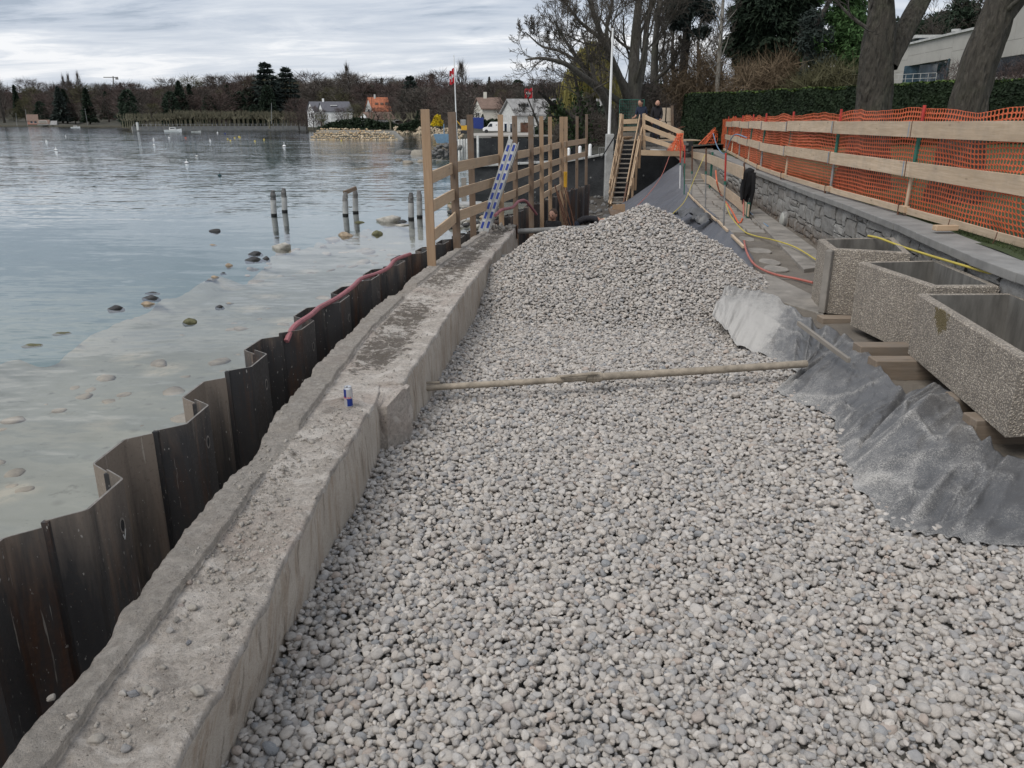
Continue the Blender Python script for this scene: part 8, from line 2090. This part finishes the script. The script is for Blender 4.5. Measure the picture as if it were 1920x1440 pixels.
for i, (px, Yx, top, sd) in enumerate(((1262, 70, 20, 51), (1310, 78, 40, 52), (1245, 85, 60, 53), (1350, 85, 30, 54))):
    tree('bare_tree', ('twiggy bare tree filling the gap right of the big bare tree', 'twiggy bare tree right of the tall pine stem', 'fainter bare tree behind the curved one', 'fainter bare tree behind the pale stemmed one')[i], PY(px, 250, Yx), [([q3(px, 255, Yx), q3(px + 3, 160, Yx), q3(px - 2, 90, Yx), q3(px + 4, top, Yx)], .3, .05)], M['bark_dark'], M['twig_grey'], sd, mx=3, nside=18, Lk=.42, thin=.014, side_from=.1, up=.14, nch=(4, 6, 6))
for i, (px, Yx, top, sd) in enumerate(((1745, 75, 30, 61), (1800, 85, 5, 62), (1870, 80, 10, 63), (1905, 60, 40, 64))):
    tree('bare_tree', ('bare tree behind the modern house, between the two big trunks', 'taller bare tree behind the chimney of the modern house', 'bare tree behind the right roof of the modern house', 'bare twiggy tree at the right frame edge')[i], PY(px, 160, Yx), [([q3(px, 170, Yx), q3(px + 5, 100, Yx), q3(px + 2, top, Yx)], .22, .05)], M['bark_dark'], M['twig_grey'], sd, mx=3, nside=16, Lk=.55, thin=.014, side_from=.1, up=.08, nch=(4, 6, 6))
# tall pine with dark tufts
tpn = tree('pine_tree', 'tall bare stemmed pine with dark needle clumps near the top edge', PY(1278, 250, 58), [([q3(1274, 255, 58), q3(1279, 150, 58), q3(1287, 70, 58), q3(1294, -10, 58), q3(1298, -60, 58)], .34, .2)], M['bark_dark'], M['bark_dark'], 37, mx=2, nside=7, Lk=.16, thin=.02, side_from=.55)
def clumps(spec, n, leaf, seed, mat, parent, name='needles', flat=.7):
    g = np.random.default_rng(seed); cs = []
    for (px, py, Y, r) in spec:
        o_ = q3(px, py, Y); m = int(n * r * r); u = unit(g.normal(size=(m, 3))) * (g.random((m, 1)) ** .45) * np.array([1, 1, flat]); u *= (1 + .5 * fbm(u[:, 0] * 2.2 + px, u[:, 1] * 2.2, u[:, 2] * 2.2, 3))[:, None]; cs.append(o_ + u * r)
    c = np.concatenate(cs); d = unit(g.normal(size=(len(c), 3)) + np.array([0, 0, -.25])); V, F = tri_cloud(c, d, leaf * (.8 + .6 * g.random(len(c))), leaf * .42, g); return npmesh(name, V, F, mat, parent)
clumps([(1272, 25, 57.5, .95), (1276, 38, 57, .8), (1300, 8, 58, 1.0), (1318, 14, 58, .9), (1262, 10, 58, .7), (1310, 62, 57, .75), (1320, 58, 57, .5), (1285, -10, 58, 1.2), (1330, 30, 58, .5), (1268, 48, 57.5, .5)], 900, .26, 71, M['leaf_cedar'], tpn)
# big dark cypress mass
tcy = thing('cypress_tree', 'huge dense dark cypress filling the sky behind the left part of the hedge', 'tree', PY(1430, 200, 55)); A = Tubes(); A.tube(np.array([q3(1430, 210, 55), q3(1432, 100, 55), q3(1434, -40, 55)]), np.array([.5, .4, .3]), 8); V, F = A.get(); npmesh('trunk', V, F, M['bark_dark'], tcy, smooth=True)
g = np.random.default_rng(81); m = 30000; pyv = -60 + 225 * g.random(m); half = np.interp(pyv, [-60, 0, 60, 110, 140, 165], [58, 70, 74, 66, 52, 30]); a = g.random(m) * 6.283; lob = 1 + .22 * fbm(np.cos(a) * 2.2, np.sin(a) * 2.2, pyv * .045, 3); rr = np.sqrt(.35 + .65 * g.random(m)) * lob
c = np.stack([np.zeros(m)] * 3, -1); kx = 55 / 1578
for i in range(3): pass
zc = np.array([ZY(p, 55) for p in np.linspace(-60, 165, 60)]); z = np.interp(pyv, np.linspace(-60, 165, 60), zc); c[:, 0] = AX(1432, 55) + np.cos(a) * half * kx * rr; c[:, 1] = 55 + np.sin(a) * half * kx * rr; c[:, 2] = z
d = unit(np.stack([np.cos(a), np.sin(a), np.full(m, -.6)], -1) + g.normal(size=(m, 3)) * .6); V, F = tri_cloud(c, d, .32 + .2 * g.random(m), .17, g); npmesh('crown', V, F, M['leaf_conifer'], tcy)
# green pine
tgp = tree('pine_tree', 'bright green pine with a leaning stem left of the forked trunk', PY(1500, 150, 48), [([q3(1500, 175, 48), q3(1510, 110, 48), q3(1530, 50, 48), q3(1556, 0, 48), q3(1570, -40, 48)], .2, .1), ([q3(1590, 170, 50), q3(1588, 80, 50), q3(1582, 0, 50), q3(1580, -40, 50)], .22, .12)], M['bark_dark'], M['bark_dark'], 38, mx=2, nside=8, Lk=.22, thin=.02)
clumps([(rng.uniform(1505, 1545), rng.uniform(5, 145), 48, rng.uniform(.3, .7)) for i in range(22)], 900, .24, 72, M['leaf_cedar'], tgp)
clumps([(1585 + rng.gauss(0, 24), rng.uniform(-30, 118), 49 + rng.uniform(-1, 1), rng.uniform(.5, .95)) for i in range(34)], 900, .26, 73, M['leaf_pine'], tgp)
# dark evergreen masses behind the modern house
for i, (px, py, Y, r, lab) in enumerate(((1735, 85, 80, 3.2, 'dark evergreen crown behind the modern house, between the big trunks'), (1690, 70, 78, 2.6, 'dark evergreen crown just right of the forked trunk'), (1798, 45, 85, 2.6, 'dark evergreen crown above the chimney of the modern house'), (1620, 100, 70, 2.2, 'dark evergreen crown left of the forked trunk'))):
    t = thing('evergreen_tree', lab, 'tree', PY(px, 190, Y)); A = Tubes(); A.tube(np.array([q3(px, 200, Y), q3(px, py, Y)]), np.array([.3, .15]), 6); V, F = A.get(); npmesh('trunk', V, F, M['bark_dark'], t)
    clumps([(px + rng.gauss(0, 16), py + rng.gauss(10, 22), Y + rng.uniform(-1, 1), r * rng.uniform(.3, .6)) for k in range(16)], 420, .42, 90 + i, M['leaf_conifer'] if i != 3 else M['leaf_pine'], t, 'crown')
# willow
tw = tree('willow_tree', 'olive yellow weeping willow behind the big bare tree and flag pole', PY(1120, 240, 78), [([q3(1115, 245, 78), q3(1112, 190, 78), q3(1108, 140, 78), q3(1110, 100, 78)], .4, .1)], M['bark_dark'], M['leaf_willow'], 39, mx=2, nside=10, Lk=.4, thin=.02)
g = np.random.default_rng(91); m = 6500; pxv = 1110 + g.normal(0, 24, m); tpv = np.interp(np.abs(pxv - 1108), [0, 25, 45, 70], [80, 95, 125, 170]) + 60 * g.random(m) ** 1.4 * 1.2; Yv_ = 78 + g.normal(0, 2.2, m); zt = np.interp(tpv, np.linspace(60, 260, 80), [ZY(p, 78) for p in np.linspace(60, 260, 80)])
c = np.stack([(pxv - 960) / 1578 * Yv_, Yv_, zt], -1); d = unit(np.array([0, 0, -1.0]) + g.normal(size=(m, 3)) * .14); V, F = tri_cloud(c, d, .9 + 1.0 * g.random(m), .075, g); npmesh('crown', V, F, M['leaf_willow'], tw)
# brown shrubs behind the hedge and behind the landing
def shrub(label, px0, px1, py0, Y, bz, n, seed, mat='shrub', ln=1.1):
    g = np.random.default_rng(seed); xa, xb = AX(px0, Y), AX(px1, Y); zt = ZY(py0, Y); x = xa + (xb - xa) * g.random(n); f = (x - xa) / (xb - xa); env = np.clip(np.sin(f * math.pi), .15, 1) ** .5 * (1 + .18 * fbm(f * 9, seed, 1, 3)); z = bz + (zt - bz) * env * g.random(n) ** .7
    c = np.stack([x, Y + g.normal(0, 1.0, n), z], -1); d = unit(g.normal(size=(n, 3)) * .75 + np.array([0, 0, .5])); V, F = tri_cloud(c, d, ln * (.5 + g.random(n)), .035 * ln, g); o = npmesh('shrub', V, F, M[mat], None, loc=((xa + xb) / 2, Y, bz)); return tag(o, label, 'shrub')
shrub('brown leafless shrubs behind the left end of the hedge', 1225, 1370, 118, 54, 1.6, 6000, 101); shrub('tangled tan shrubs below the dark cypress behind the hedge', 1340, 1520, 112, 50, 2.0, 7000, 102); shrub('olive brown shrubs below the green pine behind the hedge', 1470, 1625, 118, 46, 2.2, 6000, 103, 'twig_olive')
shrub('brown shrub thicket behind the landing and the mesh panel', 1140, 1270, 165, 52, 1.0, 4500, 104, 'twig_grey', .9); shrub('grey twig thicket behind the last guardrail posts', 1040, 1150, 205, 60, .9, 4500, 105, 'twig_grey', .9); shrub('reddish dome shrub in front of the window of the modern house', 1755, 1800, 128, 44, 3.0, 2200, 106, 'twig_red', .5); shrub('reddish brown shrubs right of the leaning trunk above the hedge', 1850, 1940, 128, 40, 3.2, 3500, 107, 'twig_red', .6)
shrub('dark thicket filling the background right of the tall pine stem', 1200, 1420, 150, 75, 1.0, 7000, 108, 'twig_grey', 1.4)
for i, (px0, px1, py0, Y, lab) in enumerate(((1150, 1330, 165, 110, 'dark evergreen thicket far behind the landing'), (1380, 1640, 130, 95, 'dark evergreen thicket far behind the hedge and the cypress'), (1600, 1960, 118, 100, 'dark evergreen thicket far behind the modern house'), (1010, 1160, 185, 120, 'dark evergreen thicket behind the willow'))):
    bush('thicket', lab, px0, px1, py0, 250, Y, .6, M['leaf_conifer'] if i % 2 else M['leaf_cedar'], 6000, 1.0, 120 + i, 'thicket', 4)

# ---------------- modern house behind the hedge
t = thing('modern_house', 'pale panelled modern house with flat roofs and a bowed glass window above the hedge', 'house', (AX(1780, 56), 56, 3))
def wall_pts(spec): return [(PY(px, 110, Y).x, Y) for px, Y in spec]
M['panel'] = plain('stone_panel', (.42, .405, .37), .85, var=.10, scale=.7)
zr = 8.05
fac = wall_pts(((1648, 71), (1690, 66), (1705, 64.5), (1786, 57), (1815, 54.8), (1860, 51.5), (1990, 44)))
zbase = 2.6; wtop_, wbot = 6.55, 3.6
for i in range(len(fac) - 1):
    (xa, ya), (xb, yb) = fac[i], fac[i + 1]; L = math.hypot(xb - xa, yb - ya); n_ = max(1, int(L / 2.0))
    for k in range(n_):
        p = Vector((xa + (xb - xa) * k / n_, ya + (yb - ya) * k / n_, 0)); q = Vector((xa + (xb - xa) * (k + 1) / n_, ya + (yb - ya) * (k + 1) / n_, 0)); dv = (q - p).normalized() * .012
        zones = [(wtop_ + .45, zr)] if i in (2,) else [(zbase, 4.6), (4.615, 6.2), (6.215, 7.0), (7.015, zr)]
        if i == 2: zones = [(zbase, wbot - .02), (wtop_ + .015, 7.25), (7.265, zr)]
        if i == 5: zones = [(zbase, 5.1), (6.15, 7.0), (7.015, zr + 1.0)]
        for (za, zb2) in zones: mb = MB(); a, b = p + dv, q - dv; a.z = b.z = (za + zb2) / 2; mb.bar(a, b, .25, zb2 - za); mb.build('wall_panel', M['panel'], t)
mb = MB()
for i in range(len(fac) - 1): a, b = Vector((*fac[i], zr + .06)), Vector((*fac[i + 1], zr + .06 + (1.0 if i == 5 else 0))); a.z = b.z; mb.bar(a, b, .55, .14)
mb.build('roof_edge', M['white_dirty'], t)
(xa, ya), (xb, yb) = fac[2], fac[3]; a, b = Vector((xa, ya, 0)), Vector((xb, yb, 0)); d = (b - a).normalized(); n_ = Vector((d.y, -d.x, 0))
if n_.y > 0: n_ = -n_
wf = MB(); wp = MB(); N_ = 10
arc = [a.lerp(b, k / N_) + n_ * (.9 * math.sin(math.pi * k / N_) - .25) for k in range(N_ + 1)]
for k in range(N_):
    p, q = arc[k].copy(), arc[k + 1].copy(); p.z = q.z = (wtop_ + wbot) / 2; wp.bar(p, q, .05, wtop_ - wbot)
M['house_glass'] = plain('blue_window_glass', (.045, .075, .10), .08, var=.5, scale=1.4, spec=.7); wpo = wp.build('window_pane', M['house_glass'], t)
M['teal_frame'] = plain('teal_frame', (.02, .05, .06), .4)
for z in (wbot + .05, wbot + .75, wbot + 1.5, wbot + 2.2, wtop_ - .12):
    for k in range(N_): p, q = arc[k] + n_ * .05, arc[k + 1] + n_ * .05; p.z = q.z = z; wf.bar(p, q, .07, .09 if z < wtop_ - .2 else .3)
for k in (0, 2, 5, 6, 8, 10): p = arc[k] + n_ * .06; wf.bar((p.x, p.y, wbot), (p.x, p.y, wtop_), .09, .09, up=(1, 0, 0))
wf.build('window_frame', M['teal_frame'], t)
cur = MB()
for k in range(14): f = .1 + .8 * k / 14; p = a.lerp(b, f) + n_ * (.9 * math.sin(math.pi * f) - .6); cur.bar((p.x, p.y, wbot + .7), (p.x, p.y, wtop_ - .3), .22, .06, up=(1, 0, 0))
(xa, ya), (xb, yb) = fac[5], fac[6]; p, q = Vector((xa, ya, 5.62)), Vector((xb, yb, 5.62)); mb = MB(); mb.bar(p, q, .1, 1.04); mb.build('window_band', G, t); mb = MB(); mb.bar(p + Vector((0, -.08, -.2)), q + Vector((0, -.08, -.2)), .1, .1); mb.build('band_frame', M['white'], t)
# left low wing: roof slab on columns, dark glazing
p, q = PY(1585, 124, 78), PY(1650, 120, 72); p.z = q.z = 7.55; mb = MB(); mb.bar(p, q, 5.0, .95); mb.build('wing_roof', M['panel'], t)
mb = MB(); p2, q2 = p.copy(), q.copy(); p2.z = q2.z = 5.0; mb.bar(p2 + Vector((0, 1.2, 0)), q2 + Vector((0, 1.2, 0)), .2, 4.2); mb.build('wing_glazing', G, t)
for f in (.12, .45, .9): c_ = p.lerp(q, f); mb = MB(); mb.bar((c_.x, c_.y - 2.0, 2.5), (c_.x, c_.y - 2.0, 7.1), .45, .45, up=(1, 0, 0)); mb.build('column', M['panel'], t)
p, q = PY(1690, 82, 70), PY(1748, 81, 64); q.z = p.z; mb = MB(); mb.bar(p, q, 2.5, .2); mb.build('upper_roof', M['white_dirty'], t); mb = MB(); p2, q2 = p + Vector((0, 0, -.5)), q + Vector((0, 0, -.5)); mb.bar(p2, q2, 2.0, .8); mb.build('upper_glazing', G, t)
p = PY(1791, 68, 60); mb = MB(); mb.lathe((p.x, p.y, p.z - .8), [(.26, 0), (.26, 1.1), (.3, 1.1), (.3, 1.25)], 12); mb.build('chimney', M['white_dirty'], t, True)
mb = MB(); a, b = PY(1672, 149, 60), PY(1755, 146, 54)
for z in (0, .3): mb.tube([a + Vector((0, 0, z)), b + Vector((0, 0, z))], .018, 6)
for k in range(7): c_ = a.lerp(b, k / 6); mb.tube([c_ - Vector((0, 0, .6)), c_ + Vector((0, 0, .3))], .016, 6)
mb.build('terrace_railing', M['white_dirty'], t)
# lawn tufts against the coping
g = np.random.default_rng(131); m = 12000; s_ = g.random(m) ** 1.3 * 22 + 4.5; x = np.interp(s_, wS, wX); y = np.interp(s_, wS, wYt); dd = .50 + .5 * g.random(m) ** 1.6; c = np.stack([x + dd, y, 1.18 + dd * .02], -1); d = unit(g.normal(size=(m, 3)) * .5 + np.array([0, 0, 1.0])); V, F = tri_cloud(c, d, .04 + .06 * g.random(m), .010, g); o = npmesh('grass', V, F, M['lawn'], kind='stuff')
